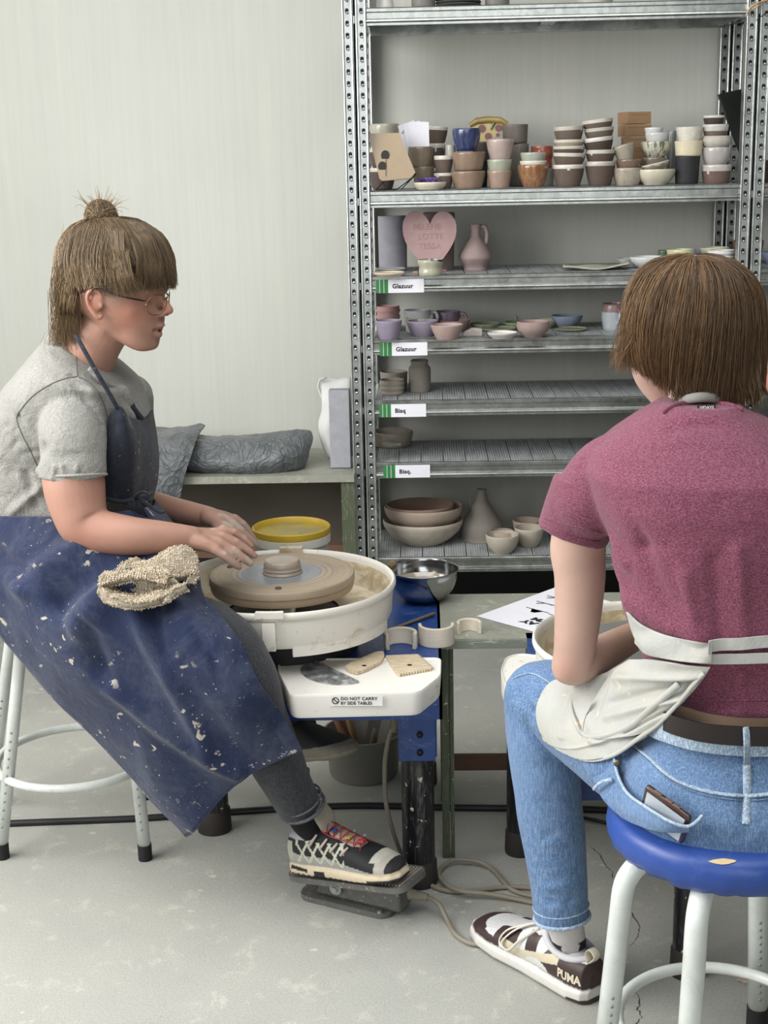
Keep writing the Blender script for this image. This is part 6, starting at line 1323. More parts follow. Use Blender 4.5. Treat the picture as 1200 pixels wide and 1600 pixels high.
m = MB(); m.tube([W(166*0.5+62*0.5+52*cos(t)*1.01, 743-2*cos(t), 2.60+0.0615*sin(t)) for t in np.linspace(0, 2*pi, 40, endpoint=False)], 0.0028, 8, closed=True); m.obj('sleeve_hem', GREY, wom)
m = MB(); m.tube(spline([W(140, 574, 2.655), W(156, 592, 2.66), W(172, 604, 2.685), W(188, 607, 2.74), W(197, 600, 2.82)], 6), 0.0034, 8, sq=1.8); m.obj('collar', GREY, wom)
# ---- apron: bib, straps, skirt
NAVY = fabric('splashed_navy_cotton', '1f2946', 'splashed', light='b0a99c', streak='4c5365', amt=0.6)
NAVY2 = fabric('dark_navy_bib', '22252f', 'splashed', light='a79f92', streak='454b5a', amt=0.5)
ap = sheet([[W(168, 655, 2.665), W(185, 634, 2.64), W(200, 650, 2.66), W(222, 655, 2.74), W(238, 640, 2.86), W(232, 650, 2.97)],
            [W(166, 690, 2.655), W(188, 690, 2.63), W(212, 695, 2.66), W(238, 700, 2.75), W(246, 700, 2.87), W(236, 700, 2.98)],
            [W(164, 735, 2.655), W(186, 738, 2.64), W(212, 740, 2.66), W(236, 745, 2.75), W(244, 745, 2.87), W(232, 745, 2.98)],
            [W(163, 780, 2.665), W(185, 785, 2.655), W(208, 785, 2.67), W(228, 783, 2.75), W(236, 783, 2.87), W(226, 780, 2.98)]], 7, 8, 0.003, lambda U, V, g: 0.004*snoise(g, 26, 6)+0.005*np.sin(U*16)*V)
bib = ap.obj('apron_bib', NAVY2, wom)
m = MB(); m.tube(spline([W(106, 512, 2.78), W(116, 520, 2.70), W(132, 548, 2.652), W(150, 580, 2.632), W(168, 610, 2.628), W(184, 638, 2.635)], 6), 0.0048, 8, sq=0.35); m.tube(spline([W(197, 596, 2.80), W(200, 618, 2.74), W(210, 640, 2.72), W(222, 655, 2.74)], 5), 0.006, 8, sq=0.4); m.obj('neck_strap', NAVY2, wom)
m = MB(); m.tube(spline([W(160, 778, 2.655), W(190, 784, 2.635), W(215, 778, 2.66), W(236, 770, 2.74)], 5), 0.006, 8, sq=0.7)
m.tube(spline([W(214, 776, 2.65), W(228, 785, 2.63), W(240, 795, 2.63), W(250, 800, 2.63), W(257, 799, 2.63)], 5), 0.0045, 8, sq=0.6); m.tube(spline([W(212, 776, 2.65), W(222, 768, 2.62), W(232, 774, 2.63), W(216, 780, 2.65)], 5), 0.005, 8, sq=0.5)
for dx in (0, 8, 16): m.tube(spline([W(200+dx, 782, 2.64), W(204+dx, 792, 2.635), W(212+dx, 806, 2.645)], 4), 0.004, 8)
m.obj('waist_tie', NAVY2, wom)
def skfn(U, V, g):
    w = 0.010*snoise(g*np.array([1, 1, 0.8]), 9, 31, 3)+0.003*snoise(g, 32, 32, 2)
    for (u0, v0, u1, v1, r, a) in ((0.85, 0.10, 0.35, 0.42, 0.05, 0.020), (0.75, 0.16, 0.30, 0.36, 0.035, -0.018), (0.55, 0.12, 0.2, 0.30, 0.04, 0.014), (0.40, 0.42, 0.30, 0.55, 0.03, -0.014), (0.62, 0.35, 0.5, 0.8, 0.04, 0.010), (0.80, 0.45, 0.88, 0.95, 0.03, -0.007), (0.3, 0.6, 0.55, 0.95, 0.04, 0.010), (0.12, 0.1, 0.25, 0.25, 0.05, -0.012), (0.72, 0.30, 0.60, 0.5, 0.025, -0.010)):
        e = np.array([u1-u0, v1-v0]); t = np.clip(((U-u0)*e[0]+(V-v0)*e[1])/(e@e), 0, 1); d2 = (U-u0-t*e[0])**2+(V-v0-t*e[1])**2; w = w+1.6*a*np.exp(-d2/r**2)
    return -w
SK = [[(-90, 800, 2.78), (-20, 806, 2.67), (60, 808, 2.635), (140, 806, 2.62), (215, 795, 2.645), (240, 792, 2.76)],
      [(-70, 850, 2.72), (0, 855, 2.60), (80, 858, 2.56), (160, 862, 2.55), (240, 872, 2.57), (300, 872, 2.68)],
      [(-45, 910, 2.66), (30, 912, 2.535), (110, 915, 2.50), (190, 918, 2.47), (265, 917, 2.46), (322, 930, 2.52)],
      [(-5, 985, 2.61), (75, 985, 2.49), (150, 985, 2.45), (225, 985, 2.41), (305, 985, 2.385), (370, 990, 2.41)],
      [(60, 1063, 2.575), (130, 1065, 2.47), (205, 1065, 2.43), (280, 1060, 2.39), (345, 1060, 2.365), (406, 1065, 2.39)],
      [(130, 1143, 2.55), (195, 1148, 2.465), (265, 1140, 2.43), (330, 1125, 2.40), (388, 1118, 2.385), (443, 1120, 2.41)],
      [(208, 1228, 2.53), (255, 1225, 2.47), (312, 1205, 2.44), (365, 1178, 2.415), (412, 1158, 2.405), (460, 1150, 2.42)],
      [(285, 1311, 2.52), (303, 1298, 2.485), (345, 1248, 2.455), (388, 1212, 2.43), (430, 1190, 2.42), (472, 1172, 2.425)]]
ap = sheet([[W(*p) for p in r] for r in SK], 14, 10, 0.003, skfn); SKM = ap
hem = MB()
# far half of the skirt over the lap and far thigh
ap = sheet([[W(240, 792, 2.76), W(242, 780, 2.9), W(230, 780, 3.05)], [W(300, 872, 2.68), W(300, 862, 2.90), W(295, 868, 3.10)], [W(310, 915, 2.56), W(300, 905, 2.74), W(296, 905, 2.95)]], 8, 8, 0.003, lambda U, V, g: 0.006*snoise(g, 14, 9)); ap.obj('apron_skirt_far_side', NAVY, wom)
# ---- trousers
BLKD = fabric('washed_black_denim', '2a2b30', 'denim', light='515257', amt=0.45)
mb = MB()
limb(mb, [W(10, 905, 2.70), W(200, 970, 2.58), W(322, 1012, 2.49), W(368, 1062, 2.455), W(402, 1130, 2.475), W(440, 1205, 2.51), W(468, 1262, 2.54)], [0.10, 0.092, 0.086, 0.078, 0.062, 0.050, 0.043], n=28)
limb(mb, [W(10, 885, 2.95), W(230, 945, 3.0), W(360, 995, 3.02), W(425, 1085, 3.03), W(462, 1135, 3.03)], [0.10, 0.092, 0.078, 0.062, 0.05], n=24)
ball(mb, W(-25, 880, TY), (0.18, 0.19, 0.13)); me = fuse(mb, 0.005, 5)
fl = [('noise', 24, 0.003, 12)]
for i in range(10): y = 1080+i*18; fl.append(L_(W(380+i*8, y, 2.53), W(440+i*7, y+14*(-1)**i, 2.53), 0.008, 0.004*(-1)**i))
brush(me, fl)
# trim the lower end square at the hem
tr = link('trousers', me, BLKD, wom); tbv = bvh(me); sk = push(SKM, tbv, 0.007).obj('apron_skirt', NAVY, wom); _b = 5*14+1; _a = 7*10+1; hem.tube([SKM.v[(_a-1)*_b+j] for j in range(0, _b, 2)], 0.003, 8, sq=1.3); hem.tube([SKM.v[i*_b] for i in range(16, _a, 2)], 0.0022, 8); hem.obj('hem', NAVY, sk)
axl = (W(472, 1262, 2.54)-W(440, 1200, 2.51)).normalized(); pc_ = W(473, 1260, 2.542)
bm = bmesh.new(); bm.from_mesh(me); bmesh.ops.bisect_plane(bm, geom=bm.verts[:]+bm.edges[:]+bm.faces[:], plane_co=pc_, plane_no=axl, clear_outer=False)
dele = [v for v in bm.verts if (v.co-pc_).dot(axl) > 1e-4 and v.co.y < 2.8]; bmesh.ops.delete(bm, geom=dele, context='VERTS'); bm.to_mesh(me); bm.free()
m = MB(); u_ = axl.orthogonal().normalized(); w_ = axl.cross(u_)
m.tube([pc_+u_*(0.0440*cos(t))+w_*(0.0440*sin(t)) for t in np.linspace(0, 2*pi, 40, endpoint=False)], 0.0035, 8, closed=True, sq=1.0)
m.tube([pc_-axl*0.018+u_*(0.0443*cos(t))+w_*(0.0443*sin(t)) for t in np.linspace(0, 2*pi, 40, endpoint=False)], 0.0022, 8, closed=True); m.obj('trouser_hem', M('worn_hem', '57585c', 0.9, var=0.35, vs=120), tr)
m = MB(); limb(m, [W(466, 1240, 2.545), W(474, 1280, 2.56), SH_H+(SH_T-SH_H)*0.22+Vector((0, 0, 0.075)), SH_H+(SH_T-SH_H)*0.24+Vector((0, 0, 0.045))], [0.033, 0.0285, 0.026, 0.024], n=24); link('sock', fuse(m, 0.004, 2), M('black_sock', '101012', 0.95, var=0.05), wom)
# ---- hair
HM = hair_mat('brown_hair')
SCC = np.array(HP(180, 420)); fa, la, ua = np.array(hf), np.array(hl), np.array(hu)
def scalp(p, off=0.0):                     # push points out to the scalp ellipsoid
    d = p-SCC; q = np.stack([d@fa/(91*KH), d@la/(80*KH), d@ua/(76*KH)], -1); n = np.linalg.norm(q, axis=-1, keepdims=True); s_ = np.maximum(1.0, 1/np.maximum(n, 1e-3)); return SCC+d*s_*(1+off)
mb = MB()
loft(mb, [(HP((a+b)/2, y), hf*((b-a)/2*KH), hl*(w_*KH), 2.1) for y, a, b, w_ in ((345, 150, 208, 26), (351, 128, 231, 50), (364, 109, 249, 65), (382, 97, 261, 74), (402, 91, 268, 78), (414, 91, 268, 78.5), (424, 92, 262, 77))], n=40)
loft(mb, [(HP((a+b)/2, y), hf*((b-a)/2*KH), hl*(w_*KH), 2.2) for y, a, b, w_ in ((416, 91, 228, 82), (434, 92, 224, 82), (442, 94, 212, 80), (456, 96, 168, 76), (478, 100, 150, 60), (498, 103, 142, 48))], n=36)
loft(mb, [(HP((a+b)/2, y), hf*((b-a)/2*KH), hl*(w_*KH), 2.0) for y, a, b, w_ in ((405, 205, 270, 70), (422, 226, 272, 60), (436, 240, 272, 46), (444, 250, 271, 30))], n=36)
me = fuse(mb, 0.004, 3); brush(me, [('noise', 60, 0.002, 2, (1, 1, 0.3))]); co = getco(me); vcol(me, 'tone', mixc('4a3b30', '5e4c3d', 0.5+0.5*snoise(co*np.array([1, 1, 0.4]), 60, 4))*1.0); cap = link('hair', me, HM, wom)
_mb = MB(); ball(_mb, HP(163, 338), (23*KH, 22*KH, 20*KH)); _bm = fuse(_mb, 0.004, 2); vcol(_bm, 'tone', mixc('4a3b30', '5e4c3d', 0.5+0.5*snoise(getco(_bm), 80, 4))); link('hair_bun', _bm, HM, wom)
_bv = BVHTree.FromPolygons([v.co.copy() for v in me.vertices], [tuple(p.vertices) for p in me.polygons])
def scalp(p, off=0.03):
    d = Vector(p)-Vector(SCC); L = d.length; d.normalize(); h = _bv.ray_cast(Vector(SCC)+d*0.3, -d)
    return np.array(h[0]+d*(0.0006+off*0.06)) if h[0] is not None else np.array(p)
def onto(P):                                # lift any strand point that dips into the hair volume
    out = []
    for p in P:
        d = Vector(p)-Vector(SCC); L = d.length; d.normalize(); h = _bv.ray_cast(Vector(SCC)+d*0.3, -d)
        if h[0] is not None and (h[0]-Vector(SCC)).length > L-0.0004: p = np.array(h[0]+d*rng.uniform(0.0004, 0.0022))
        out.append(p)
    return np.array(out)
paths = []; cols = []
def addstrand(pts, jit, c, K=12, wav=0.0):
    p = spline(pts, 6); idx = np.linspace(0, len(p)-1, K); q = np.array([p[int(i)]*(1-(i % 1))+p[min(int(i)+1, len(p)-1)]*(i % 1) for i in idx])
    q = q+np.array(jit)[None]*np.linspace(0.3, 1, K)[:, None]; 
    q = onto(q)
    if wav: ph = rng.uniform(0, 6); q = q+wav*np.sin(np.linspace(0, 7, K)+ph)[:, None]*rng.normal(size=3)[None]
    paths.append(q); cols.append(c)
def hcol(blond=0.0): 
    t = np.clip(rng.beta(2, 3)+blond, 0, 1.2); return mixc('3a2c22', '98805f', np.array(t)).ravel()
bun = HP(163, 352)
for i in range(3600):                      # swept up to the bun from sides and nape
    th = rng.uniform(-pi, pi); el = rng.uniform(-0.65, 0.5) if abs(th) > 1.75 else rng.uniform(0.02, 0.6)
    if abs(th) < 0.75: continue
    d = np.array([cos(th)*cos(el), sin(th)*cos(el), sin(el)]); root = SCC+fa*d[0]*91*KH+la*d[1]*80*KH+ua*d[2]*76*KH
    b = np.array(bun)+rng.normal(size=3)*7*KH; mids = [root]
    for u in (0.25, 0.5, 0.75): mids.append(scalp(root*(1-u)+b*u, 0.05+0.03*rng.random()))
    mids[0] = scalp(root, 0.03); mids.append(b); addstrand(mids, rng.normal(size=3)*0.001, hcol(0.12 if abs(th) > 1.6 and el < -0.1 else -0.02))
for i in range(2200):                      # fringe
    l = -72+138*rng.beta(1.15, 1.1); st = np.array(HP(212+rng.normal()*6, 352+abs(l)*0.12+rng.normal()*3, l*0.45)); 
    e = np.array(HP(277-abs(l)*0.42+rng.normal()*3.0, 446+rng.uniform(-9, 8)-abs(l)*0.06, l)); m1 = np.array(HP(250-abs(l)*0.2, 366+abs(l)*0.10, l*0.75)); m2 = np.array(HP(274-abs(l)*0.34, 405, l*0.97))
    addstrand([st, scalp(m1, 0.07), m2+fa*2*KH, e], rng.normal(size=3)*0.0012, hcol(-0.05))
for i in range(520):                       # loose wisps at the nape and before the ear
    l = rng.uniform(-60, 45); a = HP(rng.uniform(92, 128), rng.uniform(425, 490), l); x = rng.uniform(74, 132)
    addstrand([a, HP(rng.uniform(86, 116), rng.uniform(495, 520), l*0.9), HP(x, rng.uniform(520, 560), l*0.8-8), HP(x+rng.normal()*9-4, rng.uniform(545, 590) if rng.random() < 0.25 else rng.uniform(530, 555), l*0.75-10)], rng.normal(size=3)*0.002, hcol(0.38), wav=0.0015)
for i in range(900):
    x_ = rng.uniform(186, 252); a = HP(x_-8, rng.uniform(385, 420), -rng.uniform(72, 80)); addstrand([a, HP(x_-2, 428, -79), HP(x_+rng.normal()*6, rng.uniform(436, 458)-(6 if x_ < 200 else 0), -77+max(0, x_-225)*0.5)], rng.normal(size=3)*0.002, hcol(0.05), wav=0.0008)
for i in range(420):
    x_ = 166+rng.normal()*15; e_ = rng.uniform(424, 447); addstrand([HP(x_+rng.normal()*5, e_, -83), HP(x_-2, e_-22, -83), HP(x_-1, e_-42, -80), HP(x_+4, e_-68+rng.uniform(-12, 12), -68)], rng.normal(size=3)*0.0015, hcol(0.0))
for i in range(420):
    x_ = 131+rng.normal()*8; s_ = rng.uniform(405, 455); addstrand([HP(x_+8, s_, -83), HP(x_+rng.normal()*3, s_+25, -78), HP(x_-6, 488, -62), HP(x_-14+rng.normal()*7, rng.uniform(495, 535), -52)], rng.normal(size=3)*0.0018, hcol(0.12))
for i in range(420):
    x_ = rng.uniform(212, 240); addstrand([HP(x_-10, rng.uniform(358, 385), -62), HP(x_-2, 400, -78), HP(x_+rng.normal()*4, rng.uniform(428, 446), -78)], rng.normal(size=3)*0.001, hcol(0.0))
for i in range(700):                       # bun
    ax = rng.normal(size=3); ax /= np.linalg.norm(ax); u = np.cross(ax, [0.2, 0.9, 0.1]); u /= np.linalg.norm(u); w = np.cross(ax, u); c = np.array(HP(163, 340)); r = KH*rng.uniform(22, 27); t0 = rng.uniform(0, 6)
    tt = np.linspace(t0, t0+2.6, 12); q = c+r*(np.cos(tt)[:, None]*u+np.sin(tt)[:, None]*w*0.9)+ax*rng.uniform(-8, 8)*KH; paths.append(q); cols.append(hcol(0.12))
for i in range(60):
    an = rng.uniform(0.2, 2.9); c = HP(163, 338); d = hf*cos(an)+hu*sin(an)+hl*rng.normal()*0.5; addstrand([c+d*18*KH, c+d*27*KH+hu*2*KH, c+d*rng.uniform(32, 44)*KH+hu*rng.normal()*5*KH], (0, 0, 0), hcol(0.3))
strands(paths, 0.00055, 0.00018, cols, 'hair_strands', HM, wom)
# ---- glasses (worn, so a thing of their own)
gl = empty('glasses', HP(250, 470), 'thin gold rimmed glasses with dark temples worn by the person at the wheel', 'glasses')
GOLD = M('gold_wire', 'b49062', 0.25, metal=1.0, var=0)
t = NT('lens_glass'); t.col('ffffff'); t.set(rough=0.02, trans=1.0, ior=1.08, spec=0.5); LENS = t.m
def lens(s_, name):
    c = HP(259, 473, 24*s_); X = (hl*s_*0.93-hf*0.36*1.0).normalized(); X = (hl*s_-hf*0.45).normalized(); Yv = (hu*1.0+hf*0.12).normalized()
    pts = []
    for a in np.linspace(0, 2*pi, 40, endpoint=False):
        rx = 20*KH*(1+0.05*cos(2*a)); ry = 16.5*KH*(1 if sin(a) < 0 else 0.9); pts.append(c+X*(rx*cos(a))+Yv*(ry*sin(a)))
    m = MB(); m.tube(pts, 0.0011, 8, closed=True); m.obj('rim', GOLD, gl)
    n = X.cross(Yv).normalized(); m = MB(); m.add([p+n*0.0006 for p in pts]+[p-n*0.0006 for p in pts], [tuple(range(40)), tuple(range(79, 39, -1))]+[(i, (i+1) % 40, 40+(i+1) % 40, 40+i) for i in range(40)]); o = m.obj('lens', LENS, gl, smooth=False); solid_normals(o.data)
    return c, X, Yv
for s_ in (-1, 1):
    c, X, Yv = lens(s_, 'l'); hinge = c+X*(22*KH)+Yv*(8*KH)
    m = MB(); m.tube([hinge, hinge+hl*s_*2*KH-hf*3*KH], 0.0013, 8); m.tube(spline([hinge+hl*s_*2*KH-hf*3*KH, HP(230, 458, 68*s_), HP(214, 452, 77*s_), HP(200, 443, 83*s_), HP(188, 442, 84*s_), HP(177, 450, 80*s_)], 6), 0.0016, 8); m.obj('temple', M('dark_temple', '2a1f1c', 0.35), gl)
m = MB(); m.tube(spline([HP(262, 468, -7), HP(268, 463, 0), HP(262, 468, 7)], 6), 0.0012, 8); m.obj('bridge', GOLD, gl)
# ---- towel in the lap
TOW = NT('terry_cloth'); v = TOW.coord(); TOW.col(TOW.ramp(TOW.noise(v, 9, 5), [(0.35, 'a5947c'), (0.65, 'cfc3ae')])); TOW.set(rough=0.95, sheen=0.3); TOW.bump(TOW.noise(v, 420, 3, 0.8), 1.0, 0.006)
tw = empty('towel', W(235, 915, 2.5), 'folded beige terry towel smeared with clay in the lap of the person throwing', 'towel')
def nap(U, V, g): return 0.0045*snoise(g, 45, 17)+0.0022*snoise(g, 330, 18, 1)
A1 = sheet([[W(158, 915, 2.435), W(170, 903, 2.465), W(205, 901, 2.475), W(262, 903, 2.465), W(266, 912, 2.435)], [W(156, 922, 2.420), W(172, 926, 2.435), W(210, 932, 2.445), W(258, 925, 2.435), W(284, 918, 2.425)], [W(164, 934, 2.400), W(182, 940, 2.397), W(215, 940, 2.400), W(250, 934, 2.405), W(292, 921, 2.415)], [W(176, 940, 2.390), W(195, 945, 2.385), W(220, 946, 2.385), W(245, 942, 2.390), W(258, 935, 2.395)]], 14, 10, 0.012, nap); A1.obj('lower_fold', TOW.m, tw)
A2 = sheet([[W(158, 918, 2.420), W(160, 905, 2.435), W(172, 900, 2.445)], [W(196, 905, 2.420), W(197, 900, 2.430), W(200, 896, 2.445)], [W(235, 908, 2.415), W(238, 899, 2.425), W(240, 893, 2.440)], [W(258, 914, 2.410), W(262, 905, 2.420), W(262, 897, 2.435)]], 8, 10, 0.010, nap); A2.obj('upper_fold', TOW.m, tw)
A3 = sheet([[W(172, 903, 2.475), W(188, 886, 2.495), W(205, 878, 2.515), W(222, 884, 2.525)], [W(200, 900, 2.475), W(208, 888, 2.495), W(218, 884, 2.515), W(228, 890, 2.525)], [W(222, 900, 2.475), W(230, 884, 2.495), W(238, 883, 2.515), W(243, 890, 2.525)], [W(246, 900, 2.465), W(250, 880, 2.495), W(252, 872, 2.525), W(254, 880, 2.545)], [W(272, 905, 2.465), W(275, 880, 2.495), W(275, 862, 2.535), W(270, 862, 2.565)], [W(300, 900, 2.475), W(302, 882, 2.505), W(299, 866, 2.545), W(290, 862, 2.585)], [W(296, 912, 2.455), W(302, 905, 2.475), W(304, 898, 2.505), W(300, 890, 2.545)]], 8, 8, 0.014, nap); A3.obj('bunched_cloth', TOW.m, tw)
A4 = sheet([[W(160, 912, 2.47), W(200, 905, 2.47), W(240, 908, 2.46), W(262, 912, 2.45)], [W(165, 925, 2.445), W(200, 930, 2.445), W(240, 928, 2.44), W(275, 920, 2.43)], [W(180, 936, 2.42), W(205, 940, 2.42), W(235, 938, 2.42), W(270, 925, 2.42)]], 8, 8, 0.006, nap); A4.obj('inner_layer', TOW.m, tw)
pl_ = []; pc2 = []
for part in list(tw.children):
    cc = getco(part.data); nn_ = getno(part.data); k = rng.integers(0, len(cc), 5200)
    for i in k:
        n = nn_[i]; j = rng.normal(size=3)*0.5; b = cc[i]; e = b+(n+j)*0.0021; pl_.append([b, b+n*0.0015, e, e+(j-n)*0.0012]); pc2.append(mixc('a08e74', 'd9cdb8', np.array(rng.random()**0.8)).ravel())
o = strands(pl_, 0.0008, 0.0007, pc2, 'terry_pile', hair_mat('terry_loops', 0.95), tw); o['kind'] = 'stuff'
# ---- sneaker on the pedal
def shoe_base(L, secs, voxel=0.0022):
    """secs: (x, half width, z bottom, z top, exponent) along the shoe; returns fused mesh in shoe space"""
    mb = MB(); loft(mb, [(Vector((x, 0, (a+b)/2)), Vector((0, w_, 0)), Vector((0, 0, (b-a)/2)), e) for x, w_, a, b, e in secs], n=40); return mb
def shoe_frame(heel, toe, up, side):
    X = (Vector(toe)-Vector(heel)).normalized(); Z = (Vector(up)-X*Vector(up).dot(X)).normalized(); return Matrix((X, Z.cross(X), Z)).transposed().to_4x4(), Vector(heel)
heel, toe = SH_H.copy(), SH_T.copy()
Ls = (toe-heel).length; print('shoe length', Ls)
Mx, Ho = shoe_frame(heel, toe, (0, 0, 1), 1)
secs = [(0.0, 0.014, 0.012, 0.060, 2), (0.008, 0.030, 0.006, 0.082, 2.3), (0.03, 0.035, 0.004, 0.090, 2.4), (0.06, 0.036, 0.004, 0.095, 2.3), (0.09, 0.036, 0.004, 0.096, 2.3), (0.12, 0.039, 0.004, 0.083, 2.3), (0.15, 0.042, 0.003, 0.068, 2.4), (0.18, 0.044, 0.003, 0.055, 2.5), (0.205, 0.040, 0.006, 0.044, 2.4), (0.222, 0.030, 0.010, 0.036, 2.2), (0.230, 0.014, 0.016, 0.030, 2)]
sc_ = Ls/0.230; secs = [(x*sc_, w_, a, b, e) for x, w_, a, b, e in secs]
mb = shoe_base(Ls, secs)
for x, w_, a, b, e in []: pass
loft(mb, [(Vector((x*sc_, 0, 0.012)), Vector((0, w_, 0)), Vector((0, 0, h)), 3.5) for x, w_, h in ((0.0, 0.022, 0.010), (0.01, 0.034, 0.013), (0.05, 0.038, 0.014), (0.10, 0.039, 0.013), (0.15, 0.046, 0.012), (0.19, 0.047, 0.010), (0.22, 0.036, 0.008), (0.233, 0.018, 0.006))], n=40)
me = fuse(mb, 0.0020, 2); co = getco(me); x, y, z = co[:, 0]/sc_, co[:, 1], co[:, 2]
BK, CRM, GRY, SOL = lin('17181b'), lin('b7b4a2'), lin('8d8d8b'), lin('cbbda4')
tone = np.tile(np.array(BK), (len(co), 1))
def put(mask, c): tone[mask] = np.array(lin(c) if isinstance(c, str) else c)
side = np.abs(y)
put((z < 0.044-0.02*np.clip((x-0.1)/0.1, 0, 1)+0.012*np.clip((0.04-x)/0.04, 0, 1)), '9a9a96')
ph = (x-0.02)/0.024; zz = (z-0.030)/0.036; put((z > 0.03) & (z < 0.074) & (x > 0.03) & (x < 0.135) & (np.minimum(np.abs((ph+zz*0.9) % 1-0.5), np.abs((ph-zz*0.9) % 1-0.5)) < 0.11), 'b9bba8')
put((x < 0.022) & (z > 0.03) & (z < 0.07), 'a3a89c'); put((x > 0.195) & (z > 0.02), 'aaa59a'); put((x > 0.212) & (z > 0.022), '1b1b1d'); put((x > 0.185) & (x < 0.2) & (z > 0.044-0.1*(x-0.185)), 'b7b6a8')
put((z > 0.060+0.1*np.abs(x-0.05)) & (x < 0.07) & (z > 0.075), 'a9abb0')
put(z < 0.0235, 'c6b89e'); put((z < 0.024) & (x > 0.012) & (x < 0.05) & (np.abs(z-0.017+0.1*(x-0.02)) < 0.0035), '17181b'); put((z < 0.015) & (x > 0.065) & (x < 0.088), '17181b'); put((z < 0.006) & ((x*100 % 1.2) < 0.5), '2a2a2a'); put((z < 0.012) & (x > 0.18), '2b2b2c')
vcol(me, 'tone', tone); me.transform(Matrix.Translation(Ho) @ Mx); PAINT = paint_mat('sneaker_fabric', 0.7, 0.3, 900)
shoe = link('sneaker', me, PAINT, wom)
T4 = Matrix.Translation(Ho) @ Mx; SP = lambda a, b, c: T4 @ Vector((a*sc_, b, c))
m = MB(); loft(m, [(SP(0.088, 0, 0.092), Mx.to_3x3()@Vector((0.006, 0, 0.003)), Mx.to_3x3()@Vector((0, 0.022, 0))), (SP(0.084, 0, 0.112), Mx.to_3x3()@Vector((0.006, 0, 0.003)), Mx.to_3x3()@Vector((0, 0.029, 0))), (SP(0.070, 0, 0.135), Mx.to_3x3()@Vector((0.005, 0, 0.003)), Mx.to_3x3()@Vector((0, 0.026, 0))), (SP(0.062, 0, 0.145), Mx.to_3x3()@Vector((0.004, 0, 0.002)), Mx.to_3x3()@Vector((0, 0.014, 0)))], n=24, ex=2.6)
loft(m, [(SP(a, 0, b), Mx.to_3x3()@Vector((0.003, 0, 0.007)), Mx.to_3x3()@Vector((0, w_, 0))) for a, b, w_ in ((0.085, 0.089, 0.02), (0.115, 0.079, 0.022), (0.145, 0.067, 0.022), (0.158, 0.060, 0.014))], n=20)
me = fuse(m, 0.002, 3); link('tongue', me, M('tongue_suede', 'a39a8c', 0.85, var=0.12), shoe)
m = MB(); RED = M('red_lace', '9c2b34', 0.5)
for i in range(6):
    xa, xb_ = 0.083+0.013*i, 0.083+0.013*(i+1); za, zb2 = 0.1045-0.0060*i, 0.1045-0.0060*(i+1)
    for s_ in (-1, 1): m.tube(spline([SP(xa, 0.022*s_, za-0.008), SP((xa+xb_)/2, 0, (za+zb2)/2+0.004), SP(xb_, -0.022*s_, zb2-0.008)], 5), 0.0011, 6)
m.tube(spline([SP(0.088, -0.026, 0.096), SP(0.115, -0.029, 0.086), SP(0.155, -0.018, 0.074), SP(0.165, 0.0, 0.072)], 6), 0.0012, 6); m.obj('laces', RED, shoe)
m = MB(); m.box(SP(0.157, -0.006, 0.073), (0.016, 0.013, 0.008), rot=Mx.to_3x3(), bev=0.002); m.obj('lace_toggle', M('red_toggle', 'a83a3c', 0.4), shoe)
m = MB(); m.box(SP(0.108, -0.012, 0.094), (0.010, 0.010, 0.004), rot=Mx.to_3x3(), bev=0.001); m.obj('blue_patch', M('blue_patch', '2b4a8f', 0.5), shoe)
m = MB(); m.box(SP(0.135, -0.012, 0.082), (0.012, 0.012, 0.004), rot=Mx.to_3x3(), bev=0.001); m.obj('yellow_patch', M('yellow_patch', 'b79f45', 0.5), shoe)
# lace loops up the side
m = MB()
for i in range(4):
    for s_ in (-1, 1): m.tube([SP(0.066+0.021*i, 0.039*s_, 0.070-0.005*i), SP(0.080+0.021*i, 0.031*s_, 0.090-0.0068*i)], [0.0032, 0.0024], 8)
m.obj('lace_loops', M('pale_loops', 'b7a79e', 0.6), shoe)
# far foot
mb = shoe_base(0.25, [(x, w_, a, b, e) for x, w_, a, b, e in secs]); me = fuse(mb, 0.003, 2); co = getco(me); tone = np.tile(np.array(lin('8f897d')), (len(co), 1)); tone[co[:, 2] > 0.04] = np.array(BK); tone[co[:, 2] < 0.018] = np.array(lin('aca394')); vcol(me, 'tone', tone)
h2 = Vector(W(452, 1196, 3.02)); t2 = Vector(W(506, 1190, 2.92)); X2, O2 = shoe_frame(h2, t2, (0, 0, 1), 1); me.transform(Matrix.Translation(O2) @ X2); link('sneaker', me, PAINT, wom)
# ---- her stool
cx_, cy_ = -0.79, 2.925
lg_ = [(math.atan2(dy, dx), math.hypot(dx, dy)) for dx, dy in ((0.173, -0.15), (0.112, 0.15), (-0.24, 0.12), (-0.14, -0.14))]; lg_ = [(*a, b) for a, b in zip(lg_, (0.205, 0.16, 0.16, 0.115))]
stool('stool', (cx_, cy_), 0.60, 0.165, 1, lg_, 'white metal stool the person at the wheel perches on', zring=0.175, ring_r=0.172)
# ================================================================== person in maroon, seen from behind
man = empty('person', (0.42, 2.0, 0), 'person with brown bowl-cut hair in maroon tee and light jeans seen from behind', 'person')
YM = 2.00
